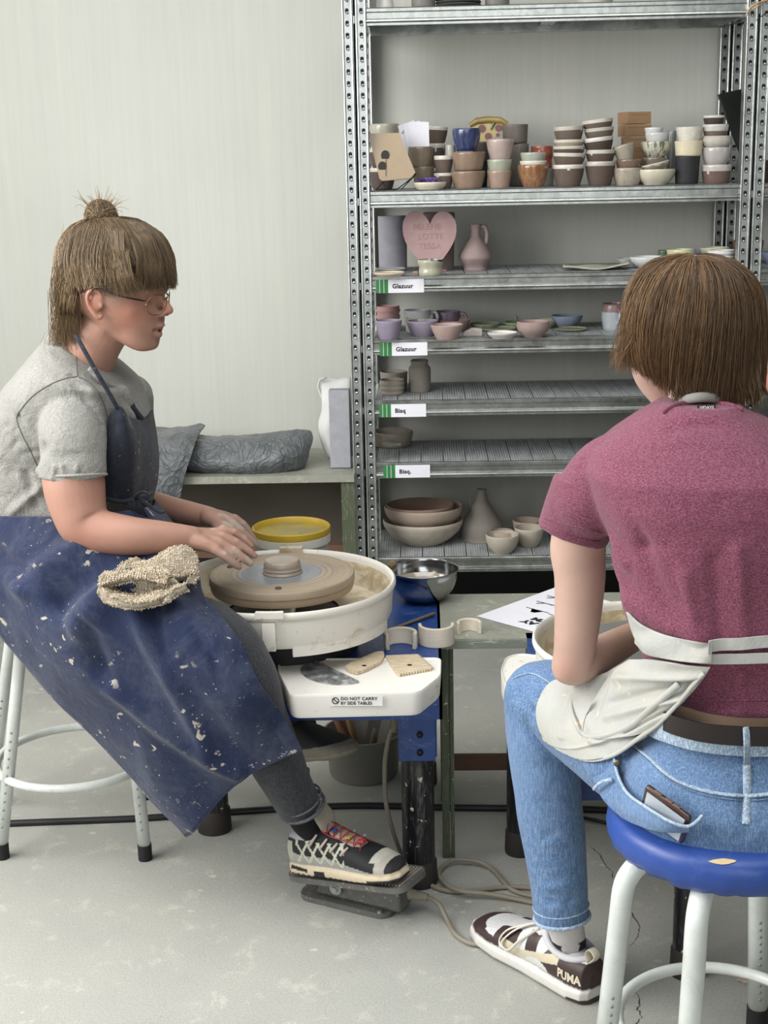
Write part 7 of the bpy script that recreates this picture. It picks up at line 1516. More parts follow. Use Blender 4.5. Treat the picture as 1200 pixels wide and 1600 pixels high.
# ---- head, neck, left arm, hips, legs as one body
HY = 2.13; KM = 1/ppm(510, HY)
def MP(px, py, dy=0.0): return W(px, py, HY)+Vector((0, dy, 0))
mb = MB()
ball(mb, MP(1080, 500, 0.0), (92*KM, 98*KM, 100*KM)); 
limb(mb, [MP(1030, 545, 0.03), MP(1027, 585, 0.045), MP(1043, 618, 0.045)], [36*KM, 33*KM, 27*KM], n=20)     # cheek and jaw turned left
ball(mb, MP(1045, 570, 0.06), (50*KM, 55*KM, 50*KM))
limb(mb, [MP(1092, 570, -0.01), W(1098, 640, 2.09), W(1105, 700, 2.06)], [50*KM, 52*KM, 60*KM], n=24)
ring = [MP(x, y, -0.012) for x, y in ((1012, 566), (1002, 560), (998, 552), (1002, 545), (1012, 543))]; limb(mb, ring, [3*KM]*5, n=8); ball(mb, MP(1006, 556, -0.008), (6*KM, 5*KM, 13*KM))
def TS(cx, y, hw, Y, hd, ex=2.3): a, b = W(cx-hw, y, Y), W(cx+hw, y, Y); return ((a+b)/2, (b-a)/2, Vector((0, hd, 0)), ex)
loft(mb, [TS(1172, 1180, 150, 2.0, 0.10), TS(1166, 1130, 137, 1.985, 0.107), TS(1160, 1085, 134, 1.985, 0.102), TS(1155, 1050, 130, 1.98, 0.09), TS(1140, 960, 140, 1.98, 0.10), TS(1120, 850, 145, 2.0, 0.10), TS(1108, 750, 150, 2.03, 0.10), TS(1100, 690, 110, 2.05, 0.08)], n=36)
KL = 1/ppm(950, 2.1)
limb(mb, [W(940, 750, 2.06), W(905, 840, 2.10), W(906, 900, 2.115), W(903, 960, 2.13), W(897, 1020, 2.14), W(892, 1040, 2.145)], [34*KL, 43*KL, 40*KL, 37*KL, 33*KL, 32*KL], n=28); ball(mb, W(884, 1048, 2.14), 21*KL)
limb(mb, [W(895, 1040, 2.15), W(930, 1026, 2.18), W(970, 1005, 2.22), W(1010, 985, 2.27), W(1045, 972, 2.31)], [33*KL, 31*KL, 27*KL, 22*KL, 18*KL], n=24)
hb = W(1050, 970, 2.315); k_ = KL
limb(mb, [hb, hb+Vector((0.03, 0.015, 0)), hb+Vector((0.055, 0.028, -0.004))], [17*k_, 17*k_, 13*k_], n=16)
for i, o in enumerate((-0.022, -0.007, 0.008, 0.022)): b0 = hb+Vector((0.055, 0.028+o*0.9, -0.004)); limb(mb, [b0, b0+Vector((0.026, 0.008, -0.006)), b0+Vector((0.042, 0.010, -0.022))], [0.0085, 0.0078, 0.0062], n=10)
limb(mb, [hb+Vector((0.02, -0.01, 0)), hb+Vector((0.045, -0.022, -0.004)), hb+Vector((0.062, -0.022, -0.014))], [0.010, 0.009, 0.0065], n=10)
limb(mb, [W(1080, 1215, 2.03), W(950, 1150, 2.16), W(850, 1098, 2.29), W(858, 1250, 2.28), W(875, 1380, 2.27), W(879, 1430, 2.27)], [0.05, 0.045, 0.035, 0.032, 0.03, 0.028], n=20)
limb(mb, [W(1250, 1215, 2.03), W(1340, 1150, 2.15), W(1420, 1100, 2.3), W(1420, 1300, 2.3)], [0.05, 0.045, 0.04, 0.035], n=20)
limb(mb, [W(1260, 740, 2.04), W(1300, 900, 2.05), W(1280, 1040, 2.1), W(1200, 1000, 2.3)], [0.045, 0.042, 0.034, 0.026], n=20)
me = fuse(mb, 0.0034, 5); co = getco(me)
tone = mixc('b8978a', 'c4a596', 0.5+0.5*snoise(co, 20, 41))
tone = blend(tone, 0.6*falloff(co, W(880, 1055, 2.10), 0.03), 'b87c6c'); tone = blend(tone, 0.55*falloff(co, MP(1006, 556, 0), 0.02), 'b97a6a')
fw = np.clip((co[:, 0]-W(925, 1030, 2.16).x)/0.05, 0, 1)*(co[:, 2] < W(900, 950, 2.1).z)*(co[:, 2] > 0.60); tone = blend(tone, 0.75*fw, 'a07f6a')
wc = np.clip((co[:, 0]-W(985, 1000, 2.25).x)/0.02, 0, 1)*fw; tone = blend(tone, 0.6*wc, 'b49a7c')
vcol(me, 'tone', tone); link('body', me, SKIN, man)
def on_surf(px, py, bv=None, lift=0.002):                 # where the sight line meets the cloth
    o = Vector(CP); d = Vector(ray(px, py)).normalized(); h = (bv or jbv).ray_cast(o, d)
    return (h[0]-d*lift) if h[0] is not None else W(px, py, 1.9)
# ---- t-shirt
MAR = fabric('maroon_heather_jersey', '63304a'.replace('4a', '42'), 'heather', light='9c6478', amt=0.65)
mb = MB()
loft(mb, [TS(1170, 1076, 142, 1.985, 0.117), TS(1166, 1060, 143, 1.985, 0.117), TS(1160, 1040, 150, 1.98, 0.112), TS(1152, 1000, 160, 1.98, 0.118), TS(1143, 955, 168, 1.98, 0.128), TS(1132, 900, 166, 1.985, 0.128), TS(1120, 840, 168, 1.99, 0.130), TS(1112, 780, 184, 2.0, 0.132), TS(1106, 735, 192, 2.01, 0.128), TS(1102, 700, 178, 2.03, 0.115), TS(1098, 672, 140, 2.045, 0.10), TS(1094, 650, 102, 2.055, 0.088), TS(1090, 635, 72, 2.06, 0.078), TS(1092, 627, 62, 2.062, 0.066)], n=44)
limb(mb, [W(1000, 715, 2.04), W(955, 740, 2.045), W(925, 780, 2.06)], [50*KL, 58*KL, 60*KL], n=32)
loft(mb, [(W(926, 760, 2.065), (W(990, 778, 2.065)-W(868, 742, 2.065))/2, Vector((0, 0.062, 0)), 2.1), (W(908, 800, 2.085), (W(965, 818, 2.085)-W(852, 786, 2.085))/2, Vector((0, 0.060, 0)), 2.1), (W(893, 838, 2.10), (W(944, 853, 2.10)-W(840, 822, 2.10))/2, Vector((0, 0.056, 0)), 2.1)], n=40)
limb(mb, [W(1255, 720, 2.03), W(1290, 860, 2.05)], [56*KL, 56*KL], n=28)
me = fuse(mb, 0.0045, 5)
Fd = [L_(W(985, 770, 1.93), W(1010, 850, 1.9), 0.016, -0.012), L_(W(955, 800, 1.99), W(975, 880, 1.93), 0.014, 0.010), L_(W(950, 870, 1.98), W(1000, 990, 1.9), 0.018, 0.008), L_(W(1005, 860, 1.9), W(1050, 990, 1.86), 0.02, -0.006), L_(W(1040, 660, 1.97), W(1160, 655, 1.96), 0.014, -0.007), L_(W(1020, 680, 1.95), W(1190, 690, 1.93), 0.016, 0.006),
      L_(W(1115, 880, 1.86), W(1125, 990, 1.86), 0.016, -0.006), L_(W(1155, 860, 1.86), W(1160, 990, 1.86), 0.016, 0.006), L_(W(1070, 900, 1.87), W(1090, 1010, 1.86), 0.016, 0.006), L_(W(1120, 1060, 1.86), W(1130, 1110, 1.87), 0.010, -0.007), L_(W(1090, 1065, 1.87), W(1095, 1105, 1.87), 0.010, 0.008), L_(W(1160, 1055, 1.86), W(1165, 1110, 1.86), 0.010, 0.006), L_(W(985, 940, 1.93), W(1100, 1000, 1.86), 0.02, 0.010)]
for i in range(26): a = rng.uniform(1000, 1210); b = rng.uniform(820, 1000); an = rng.normal(1.5, 0.35); l = rng.uniform(30, 70); Fd.append(L_(W(a, b, 1.87), W(a+l*cos(an), b+l*sin(an), 1.87), rng.uniform(0.006, 0.012), rng.choice([-1, 1])*rng.uniform(0.001, 0.0028)))
brush(me, Fd+[('noise', 26, 0.002, 13)]); tee = link('t_shirt', me, MAR, man); tbv0 = bvh(me)
m = MB(); m.tube([on_surf(a, b, tbv0, 0.0005) for a, b, _ in spline([(850, 808, 0), (880, 818, 0), (915, 826, 0), (938, 832, 0)], 8)], 0.0016, 8); m.obj('sleeve_stitch', MAR, tee); m = MB(); m.tube([on_surf(a, b, tbv0, 0.0005) for a, b, _ in spline([(846, 820, 0), (875, 832, 0), (912, 843, 0), (936, 846, 0)], 8)], 0.0018, 8); m.obj('sleeve_hem', MAR, tee); m = MB(); m.tube([on_surf(a, b, tbv0, 0.0005) for a, b, _ in spline([(1066, 1080, 0), (1100, 1090, 0), (1150, 1094, 0), (1280, 1092, 0)], 8)], 0.0014, 8); m.obj('hem_seam', MAR, tee)
tbv2 = bvh(tee.data); sb = lambda a, b, l=0.002: on_surf(a, b, tbv2, l)
m = MB(); m.box(sb(1104, 637, 0.004), (0.026, 0.002, 0.009), rot=Matrix.Rotation(-0.5, 3, 'X')); A_l = Vector((1, 0, 0)); B_l = Vector((0, sin(0.5), cos(0.5))); add_text(m, '10DAYS', 0.0062, sb(1104, 637, 0.004)-A_l*0.0105-B_l*0.0022+Vector((0, -0.0012, 0.0006)), A_l, B_l, 1, font_bold=0.0001, extrude=0.0002, sx=0.95)
lb = m.obj('neck_label', [M('black_label', '141416', 0.7), M('pale_label_thread', 'c9c7c2', 0.8)], tee, smooth=False)
m = MB(); m.tube(spline([sb(1036, 646), sb(1055, 634), sb(1080, 630), sb(1110, 630), sb(1140, 634), sb(1160, 642)], 8), 0.003, 10, sq=1.6); m.obj('collar_rib', MAR, tee)
m = MB(); m.tube(spline([W(1050, 638, 2.09), W(1064, 627, 2.05), W(1092, 621, 2.03), W(1122, 623, 2.04), W(1146, 636, 2.08)], 8), 0.005, 10, sq=1.5); m.obj('apron_neck_strap', M('grey_strap', '7f7d79', 0.85), man)
# ---- jeans
JN = fabric('light_blue_denim', '4a6890', 'denim', light='90a9c8', streak='728db0', amt=0.5)
mb = MB()
loft(mb, [TS(1175, 1292, 165, 1.99, 0.13), TS(1175, 1270, 196, 1.99, 0.155), TS(1173, 1225, 200, 1.985, 0.155), TS(1170, 1185, 182, 1.985, 0.14), TS(1166, 1150, 155, 1.985, 0.118), TS(1163, 1128, 140, 1.985, 0.108)], n=44)
limb(mb, [W(1080, 1215, 2.03), W(1000, 1180, 2.10), W(920, 1130, 2.20), W(868, 1095, 2.27), W(848, 1090, 2.295)], [0.096, 0.090, 0.078, 0.070, 0.064], n=32)
limb(mb, [W(846, 1090, 2.29), W(848, 1160, 2.285), W(858, 1260, 2.28), W(870, 1350, 2.27), W(877, 1425, 2.265), W(879, 1450, 2.265)], [0.064, 0.062, 0.058, 0.053, 0.048, 0.047], n=32)
limb(mb, [W(1262, 1215, 2.03), W(1340, 1150, 2.15), W(1420, 1100, 2.3), W(1420, 1300, 2.3)], [0.096, 0.085, 0.068, 0.055], n=24)
me = fuse(mb, 0.0048, 5)
Fj = [L_(W(803, 1060, 2.22), W(868, 1100, 2.20), 0.010, -0.006), L_(W(800, 1090, 2.24), W(870, 1160, 2.21), 0.012, 0.008), L_(W(800, 1120, 2.23), W(880, 1190, 2.21), 0.012, -0.008), L_(W(806, 1150, 2.23), W(850, 1185, 2.22), 0.010, 0.006), L_(W(835, 1110, 2.21), W(905, 1190, 2.2), 0.012, -0.006),
      L_(W(830, 1390, 2.22), W(920, 1380, 2.22), 0.012, 0.004), L_(W(832, 1412, 2.22), W(920, 1405, 2.22), 0.008, -0.004), L_(W(930, 1180, 2.09), W(1010, 1280, 1.98), 0.012, -0.008), L_(W(950, 1175, 2.06), W(960, 1220, 2.06), 0.008, -0.007), L_(W(970, 1200, 2.03), W(1010, 1240, 1.97), 0.010, 0.006), L_(W(1165, 1140, 1.86), W(1165, 1300, 1.84), 0.010, -0.008), L_(W(885, 1110, 2.2), W(930, 1235, 2.15), 0.02, -0.008)]
for i in range(30): y = rng.uniform(1180, 1430); x = rng.uniform(815, 915); Fj.append(L_(W(x, y, 2.22), W(x+rng.uniform(15, 40), y+rng.normal()*8, 2.22), rng.uniform(0.005, 0.010), rng.choice([-1, 1])*rng.uniform(0.0012, 0.003)))
brush(me, Fj+[('noise', 22, 0.002, 14)]); jn = link('jeans', me, JN, man)
bm = bmesh.new(); bm.from_mesh(me); hp = W(878, 1432, 2.265); hn = (W(878, 1440, 2.265)-W(872, 1380, 2.27)).normalized()
bmesh.ops.bisect_plane(bm, geom=bm.verts[:]+bm.edges[:]+bm.faces[:], plane_co=hp, plane_no=hn); bmesh.ops.delete(bm, geom=[v for v in bm.verts if (v.co-hp).dot(hn) > 1e-4 and v.co.x < 0.5], context='VERTS'); bm.to_mesh(me); bm.free()
SEAM = fabric('denim_seam', '7e95ae', 'denim', light='c6d3df', amt=0.8); SEAMD = fabric('denim_seam_dark', '4c6684', 'denim', light='8fa6bf', amt=0.6)
m = MB(); u_ = hn.orthogonal().normalized(); w_ = hn.cross(u_)
m.tube([hp+u_*(0.0485*cos(t))+w_*(0.0485*sin(t)) for t in np.linspace(0, 2*pi, 40, endpoint=False)], 0.0034, 8, closed=True); m.tube([hp-hn*0.02+u_*(0.0488*cos(t))+w_*(0.0488*sin(t)) for t in np.linspace(0, 2*pi, 40, endpoint=False)], 0.0015, 8, closed=True); m.obj('leg_hem', SEAM, jn)
jbv = bvh(me)
def on_surf(px, py, bv=None, lift=0.002):                 # where the sight line meets the cloth
    o = Vector(CP); d = Vector(ray(px, py)).normalized(); h = (bv or jbv).ray_cast(o, d)
    return (h[0]-d*lift) if h[0] is not None else W(px, py, 1.86)
def seam(name, pts, r, mat, parent, sq=0.5, lift=0.0015, n=10):
    p2 = spline([(*p, 0) for p in pts], n)[:, :2]; m = MB(); m.tube([on_surf(a, b, lift=lift) for a, b in p2], r, 8, sq=sq); return m.obj(name, mat, parent)
seam('yoke_seam', [(985, 1160), (1010, 1180), (1050, 1215), (1100, 1235), (1160, 1243), (1215, 1238), (1270, 1222), (1310, 1200)], 0.0036, SEAM, jn)
seam('yoke_stitch', [(990, 1170), (1015, 1190), (1055, 1224), (1105, 1243), (1160, 1250), (1215, 1246), (1270, 1230), (1308, 1210)], 0.0013, SEAMD, jn)
seam('centre_seam', [(1167, 1195), (1168, 1240), (1166, 1288)], 0.0062, SEAM, jn)
seam('waistband_seam', [(1030, 1150), (1070, 1167), (1130, 1178), (1215, 1180), (1290, 1168)], 0.0026, SEAMD, jn)
seam('knee_seam', [(802, 1060), (830, 1052), (860, 1068), (880, 1090)], 0.0018, SEAM, jn)
# waistband and belt
def hug2(P, off):
    out = []
    for p in P:
        ys = [h[0].y for dz in (-0.045, -0.03, -0.015, 0.0) for bv in (jbv,) for h in (bv.ray_cast(Vector((p.x, 1.4, p.z+dz)), Vector((0, 1, 0))),) if h[0] is not None and h[0].y < 2.06]
        if ys: out.append(Vector((p.x, min(min(ys)-off, p.y), p.z)))
    return out
def band(pts, h, th, name, mat, Yb):
    P = [W(*p) for p in pts]; P = hug2([Vector(p) for p in spline(P, 12)], Yb); vs = []; n = len(P)
    for p in P: 
        for dz, dy in ((h/2, 0), (h/2, -th), (-h/2, -th), (-h/2, 0)): vs.append(p+Vector((0, dy-dz*0.25, dz)))
    fs = [(0, 1, 2, 3), (4*n-1, 4*n-2, 4*n-3, 4*n-4)]+[(4*i+l, 4*i+k, 4*i+4+k, 4*i+4+l) for i in range(n-1) for k in range(4) for l in ((k+1) % 4,)]
    m = MB(); m.add(vs, fs); o = m.obj(name, mat, man, auto=40); solid_normals(o.data); return o
band([(1000, 1118, 2.0, ), (1018, 1128, 1.935), (1045, 1138, 1.895), (1090, 1150, 1.868), (1150, 1157, 1.858), (1215, 1158, 1.862), (1270, 1152, 1.90), (1312, 1146, 1.97)], 0.048, 0.004, 'waistband', SEAM, 0.001)
band([(1005, 1108, 1.985), (1025, 1119, 1.925), (1050, 1131, 1.885), (1095, 1143, 1.861), (1150, 1149, 1.851), (1215, 1150, 1.855), (1270, 1144, 1.893), (1312, 1138, 1.965)], 0.031, 0.004, 'belt', M('dark_brown_belt', '231b1a', 0.45), 0.006)
m = MB(); a, b = W(1166, 1136, 1.842), W(1167, 1193, 1.836); m.tube([a, a.lerp(b, 0.5)+Vector((0, -0.003, 0)), b], 0.0085, 8, sq=0.25); m.obj('belt_loop', SEAM, man)
# pocket mouth sagging open with the phone in it
kp = [(963, 1185), (968, 1210), (985, 1232), (1010, 1252), (1045, 1278), (1070, 1292), (1092, 1284), (1098, 1275)]
pk = sheet([[W(958, 1186, 2.02), W(965, 1214, 1.985), W(980, 1241, 1.925), W(1010, 1263, 1.868), W(1045, 1284, 1.83), W(1078, 1292, 1.823)],
            [W(945, 1205, 2.03), W(955, 1235, 1.99), W(976, 1262, 1.92), W(1010, 1281, 1.865), W(1045, 1293, 1.832), W(1078, 1296, 1.826)],
            [W(925, 1215, 2.06), W(945, 1250, 2.0), W(975, 1278, 1.93), W(1010, 1294, 1.87), W(1045, 1300, 1.84), W(1080, 1298, 1.835)]], 8, 6, 0.003, lambda U, V, g: 0.002*snoise(g, 60, 22)); pk.obj('pocket_flap', JN, jn)
seam('pocket_edge', [(962, 1186), (966, 1206), (982, 1232), (1012, 1255), (1047, 1279), (1072, 1291)], 0.0022, SEAM, jn, lift=0.006) if False else None
m = MB(); m.tube(spline([W(960, 1186, 2.015), W(966, 1213, 1.98), W(981, 1240, 1.92), W(1011, 1262, 1.865), W(1046, 1283, 1.825), W(1076, 1291, 1.818), W(1098, 1274, 1.825)], 8), 0.0024, 8); m.obj('pocket_edge', SEAM, jn)
m = MB(); m.tube(spline([W(928, 1233, 2.02), W(940, 1222, 2.0), W(957, 1218, 1.985)], 5), 0.003, 8); m.obj('pocket_seam', SEAM, jn)
m = MB(); m.lathe([(0, 0.003), (0.0045, 0.002), (0.006, 0)], n=14); c = W(965, 1193, 1.99); rv = Matrix.Rotation(radians(90), 3, 'X'); m.v = [c+rv@Vector(v) for v in m.v]; m.obj('rivet', M('dull_brass', '6e6552', 0.4, metal=0.8), jn)
# phone
pA, pB, pC = W(979, 1232, 1.905), W(1012, 1229, 1.868), W(1078, 1278, 1.826)
X_ = (pC-pB).normalized(); w0 = (pA-pB); Y_ = (w0-X_*w0.dot(X_)).normalized(); 
ph = empty('phone', pB, 'phone in a brown case sticking out of the jeans back pocket', 'phone')
N_ = X_.cross(Y_).normalized(); N_ = -N_ if N_.y > 0 else N_
Lp_ = (pC-pB).length
d1 = Vector(ray(1045, 1255)).normalized()
Mx3 = Matrix((X_, Y_, N_)).transposed()
m = MB(); m.box(pB+X_*(Lp_/2)+Y_*0.030, (Lp_+0.004, 0.066, 0.010), rot=Mx3, bev=0.004); m.obj('case', M('brown_phone_case', '3b241d', 0.3, coat=0.5), ph)
m = MB(); m.box(pB+X_*(Lp_/2)+Y_*0.031+N_*0.0052, (Lp_-0.008, 0.054, 0.001), rot=Mx3); m.obj('back_picture', M('pale_phone_back', 'c3cbd1', 0.4, var=0.08), ph, smooth=False)
m = MB()
for f in (0.25, 0.5, 0.68): m.box(pB+X_*(Lp_*f)-Y_*0.0035, (0.012, 0.002, 0.004), rot=Mx3, bev=0.0008)
m.obj('side_buttons', M('case_button', '6a4a38', 0.35, coat=0.4), ph)
# ---- pale apron: waist piece, ties and the cloth bunched over the thigh
AP = fabric('pale_grey_canvas', 'b3b4b0', 'splashed', light='cfc6b2', streak='bcb6a6', amt=0.5)
def fol(seed, a=0.004, sc=22): return lambda U, V, g: a*snoise(g, sc, seed)+a*0.8*np.sin(U*9+V*4)
ap1 = sheet([[W(978, 956, 1.98), W(1000, 975, 1.915), W(1040, 992, 1.875), W(1090, 1003, 1.852), W(1112, 1005, 1.846)], [W(985, 985, 1.97), W(1005, 1005, 1.905), W(1045, 1014, 1.868), W(1088, 1020, 1.846), W(1112, 1021, 1.842)], [W(1000, 1012, 1.96), W(1015, 1024, 1.90), W(1050, 1032, 1.862), W(1092, 1036, 1.842), W(1112, 1037, 1.840)]], 8, 6, 0.003, fol(51, 0.002)); push(ap1, tbv2, 0.004).obj('apron_waist', AP, man)
def hugging(P, bv, dz=0.0, off=0.003):
    out = []
    for p in P:
        h = bv.ray_cast(Vector((p.x, 1.4, p.z+dz)), Vector((0, 1, 0)))
        if h[0] is not None and h[0].y < 2.05: out.append(Vector((p.x, h[0].y-off, p.z)))
    for _ in range(3): out = [out[0]]+[Vector((q.x, (a.y+q.y+b.y)/3, q.z)) for a, q, b in zip(out, out[1:], out[2:])]+[out[-1]]
    return out
def strap(pts, h, name, off=0.003):
    P = [W(*p) for p in pts]; P = hugging([Vector(p) for p in spline(P, 12)], tbv2, 0, off); m = MB(); n = len(P); vs = []
    for p in P:
        for dz, dy in ((h/2, 0), (h/2, -0.0025), (-h/2, -0.0025), (-h/2, 0)): vs.append(p+Vector((0, dy, dz)))
    m.add(vs, [(0, 1, 2, 3), (4*n-1, 4*n-2, 4*n-3, 4*n-4)]+[(4*i+l, 4*i+k, 4*i+4+k, 4*i+4+l) for i in range(n-1) for k in range(4) for l in ((k+1) % 4,)]); o = m.obj(name, AP, man, auto=40); solid_normals(o.data)
strap([(1108, 1013, 1.842), (1150, 1012, 1.836), (1215, 1005, 1.842), (1270, 995, 1.88), (1318, 988, 1.95)], 0.017, 'apron_tie'); strap([(998, 1020, 1.905), (1040, 1031, 1.862), (1100, 1037, 1.838), (1160, 1036, 1.832), (1215, 1032, 1.84), (1270, 1026, 1.88), (1318, 1018, 1.95)], 0.0145, 'apron_tie', 0.009)
m = MB(); m.b2(W(1107, 1023, 1.834), W(1111, 1003, 1.836)+Vector((0, 0.002, 0))); m.obj('apron_stitch', M('strap_stitch', '8e8f8d', 0.8), man, smooth=False)
def crease(cr, seed, a0=0.003):
    def f(U, V, g):
        w = a0*snoise(g, 18, seed)
        for (u0, v0, u1, v1, r, a) in cr:
            e = np.array([u1-u0, v1-v0]); t = np.clip(((U-u0)*e[0]+(V-v0)*e[1])/(e@e), 0, 1); w = w+a*np.exp(-((U-u0-t*e[0])**2+(V-v0-t*e[1])**2)/r**2)
        return -w
    return f
# skirt over the thigh: rows from the waist down to the lower border, columns from knee side to hip side
g1 = [[W(985, 1032, 2.02), W(1010, 1030, 1.93), W(1040, 1034, 1.875), (W(1075, 1040, 1.852)), W(1110, 1042, 1.842)],
      [W(962, 1052, 2.06), W(990, 1056, 1.97), W(1025, 1062, 1.905), W(1062, 1066, 1.868), W(1095, 1066, 1.852)],
      [W(950, 1090, 2.07), W(980, 1092, 1.99), W(1010, 1095, 1.93), W(1042, 1098, 1.888), W(1070, 1094, 1.868)],
      [W(935, 1125, 2.08), W(962, 1128, 2.01), W(990, 1128, 1.955), W(1015, 1126, 1.915), W(1042, 1120, 1.89)],
      [W(915, 1150, 2.09), W(945, 1155, 2.03), W(970, 1152, 1.985), W(995, 1148, 1.95), W(1022, 1138, 1.915)]]
push(sheet(g1, 12, 12, 0.003, crease([(0.1, 0.3, 0.9, 0.15, 0.05, 0.008), (0.1, 0.55, 0.95, 0.25, 0.05, -0.008), (0.15, 0.7, 0.9, 0.45, 0.05, 0.007), (0.5, 0.9, 0.98, 0.55, 0.04, -0.006)], 52)), jbv, 0.008).obj('apron_skirt', AP, man)
g2 = [[W(900, 1062, 2.20), W(925, 1058, 2.16), W(945, 1052, 2.13), W(968, 1040, 2.10), W(985, 1034, 2.05)],
      [W(862, 1066, 2.215), W(890, 1075, 2.175), W(920, 1085, 2.13), W(940, 1085, 2.10), W(955, 1075, 2.07)],
      [W(842, 1098, 2.21), W(872, 1110, 2.165), W(905, 1122, 2.115), W(925, 1120, 2.11), W(945, 1115, 2.075)],
      [W(842, 1128, 2.205), W(865, 1146, 2.155), W(900, 1155, 2.10), W(925, 1152, 2.07), W(950, 1145, 2.04)],
      [W(852, 1150, 2.195), W(878, 1166, 2.14), W(905, 1172, 2.09), W(940, 1165, 2.045), W(985, 1150, 1.985)],
      [W(872, 1168, 2.175), W(898, 1181, 2.12), W(925, 1186, 2.07), W(960, 1178, 2.015), W(1012, 1150, 1.94)]]
push(sheet(g2, 12, 10, 0.0032, crease([(0.55, 0.1, 0.5, 0.55, 0.06, -0.014), (0.35, 0.15, 0.38, 0.6, 0.05, 0.010), (0.1, 0.75, 0.95, 0.72, 0.04, 0.007), (0.7, 0.3, 0.75, 0.65, 0.05, 0.012), (0.45, 0.62, 0.95, 0.60, 0.03, -0.010)], 53)), jbv, 0.008).obj('apron_skirt_knee', AP, man)
m = MB(); m.tube(spline([W(850, 1150, 2.19), W(873, 1169, 2.168), W(898, 1182, 2.115), W(925, 1187, 2.065), W(960, 1179, 2.01), W(1000, 1152, 1.945), W(1030, 1130, 1.905), W(1060, 1098, 1.868), W(1088, 1064, 1.846), W(1100, 1052, 1.842)], 8), 0.0028, 8, sq=1.3); push(m, jbv, 0.009, False).obj('apron_hem', AP, man)
m = MB(); m.tube(spline([W(905, 1064, 2.17), W(893, 1100, 2.14), W(900, 1130, 2.10), W(915, 1150, 2.08), W(945, 1150, 2.03), W(985, 1135, 1.965), W(1020, 1105, 1.905), W(1060, 1070, 1.858)], 8), 0.0038, 8, sq=1.4); push(m, jbv, 0.012, False).obj('apron_fold', AP, man)
# ---- sock and sneaker
heel, toe = G(934, 1567, 0.0), G(752, 1452, 0.0); heel = heel+(toe-heel)*0.02; X2, O2 = shoe_frame(heel, toe, (0, 0, 1), 1); Ls = (toe-heel).length; sc_ = Ls/0.290; print('man shoe', Ls)
secs = [(0.0, 0.014, 0.020, 0.062, 2), (0.006, 0.030, 0.012, 0.078, 2.3), (0.03, 0.037, 0.010, 0.082, 2.4), (0.07, 0.039, 0.010, 0.080, 2.3), (0.11, 0.040, 0.010, 0.094, 2.2), (0.14, 0.043, 0.010, 0.088, 2.2), (0.18, 0.048, 0.010, 0.068, 2.3), (0.22, 0.051, 0.010, 0.054, 2.5), (0.255, 0.047, 0.010, 0.046, 2.5), (0.278, 0.034, 0.012, 0.038, 2.2), (0.287, 0.016, 0.016, 0.028, 2)]
mb = shoe_base(Ls, [(x*sc_, w_, a, b, e) for x, w_, a, b, e in secs])
loft(mb, [(Vector((x*sc_, 0, 0.014)), Vector((0, w_, 0)), Vector((0, 0, 0.0145)), 4) for x, w_ in ((-0.002, 0.020), (0.006, 0.034), (0.03, 0.042), (0.08, 0.044), (0.14, 0.047), (0.20, 0.055), (0.25, 0.052), (0.28, 0.038), (0.293, 0.018))], n=48)
me = fuse(mb, 0.0018, 2); co = getco(me); x, y, z = co[:, 0]/sc_, co[:, 1], co[:, 2]
tone = np.tile(np.array(lin('d9d8d8')), (len(co), 1))
def put(mask, c): tone[mask] = np.array(lin(c))
BRN_ = '40302e'
put((x < 0.096+0.6*(0.05-z)) & (z > 0.028) & (z < 0.075), BRN_)                       # heel counter
put((x > 0.235) & (z > 0.028) & (z < 0.046), BRN_); put((x > 0.19) & (z > 0.028) & (z < 0.044+0.0*(x)), BRN_); put((x > 0.272) & (z > 0.028), BRN_)
put((x > 0.15) & (x < 0.205) & (np.abs(z-(0.052+0.35*(0.19-x))) < 0.011), BRN_)
put((x > 0.105) & (x < 0.13) & (z > 0.045) & (z < 0.086), BRN_)
sw = 0.036+0.20*np.clip(0.15-x, -0.06, 0.14); put((x > 0.055) & (x < 0.18) & (np.abs(z-(0.040+0.000+0.30*np.clip(0.14-x, 0, 0.08))) < 0.0085) , 'cfc5ac')
put((x > 0.15) & (x < 0.185) & (z > 0.028) & (z < 0.052), 'cfc5ac'); put(((x-0.105)**2/0.026**2+(z-0.030)**2/0.016**2 < 1) & (z > 0.028), 'dad9da')
per = (x > 0.20) & (z > 0.047) & (((x*1000/7) % 1 < 0.22) & (((y*1000+100)/7) % 1 < 0.22)); put(per, '6b6665')
put(z <= 0.0285, 'd3d0cb'); put((z < 0.005), '3a2f2d'); put((z < 0.010) & (x < 0.03), '3a2f2d'); put((z < 0.012) & (x > 0.10) & (x < 0.13) , 'd3d0cb'); put((np.abs(z-0.0285) < 0.0012), 'a9a5a1')
vcol(me, 'tone', tone); T5 = Matrix.Translation(O2) @ X2; me.transform(T5); sh2 = link('sneaker', me, paint_mat('sneaker_leather', 0.5, 0.15, 500), man)
SP2 = lambda a, b, c: T5 @ Vector((a*sc_, b, c)); X23 = X2.to_3x3()
m = MB(); limb(m, [W(878, 1395, 2.27), W(882, 1440, 2.268), SP2(0.064, 0, 0.088), SP2(0.070, 0, 0.050)], [0.035, 0.0325, 0.0305, 0.031], n=28); me = fuse(m, 0.0022, 2); co = getco(me)
tone = np.tile(np.array(lin('cfcbcb')), (len(co), 1)); zz = co[:, 2]; z1 = SP2(0.05, 0, 0.100).z; msk = (zz < z1+0.006*snoise(co, 60, 3)) & (snoise(co, 130, 6, 2) > 0.0); tone[msk] = np.array(lin('1d1d20')); vcol(me, 'tone', tone); link('sock', me, paint_mat('knit_sock', 0.95, 0.4, 600), man)
sd = 1 if (T5 @ Vector((0.1, 0.05, 0))).y < (T5 @ Vector((0.1, -0.05, 0))).y else -1       # which flank faces the room
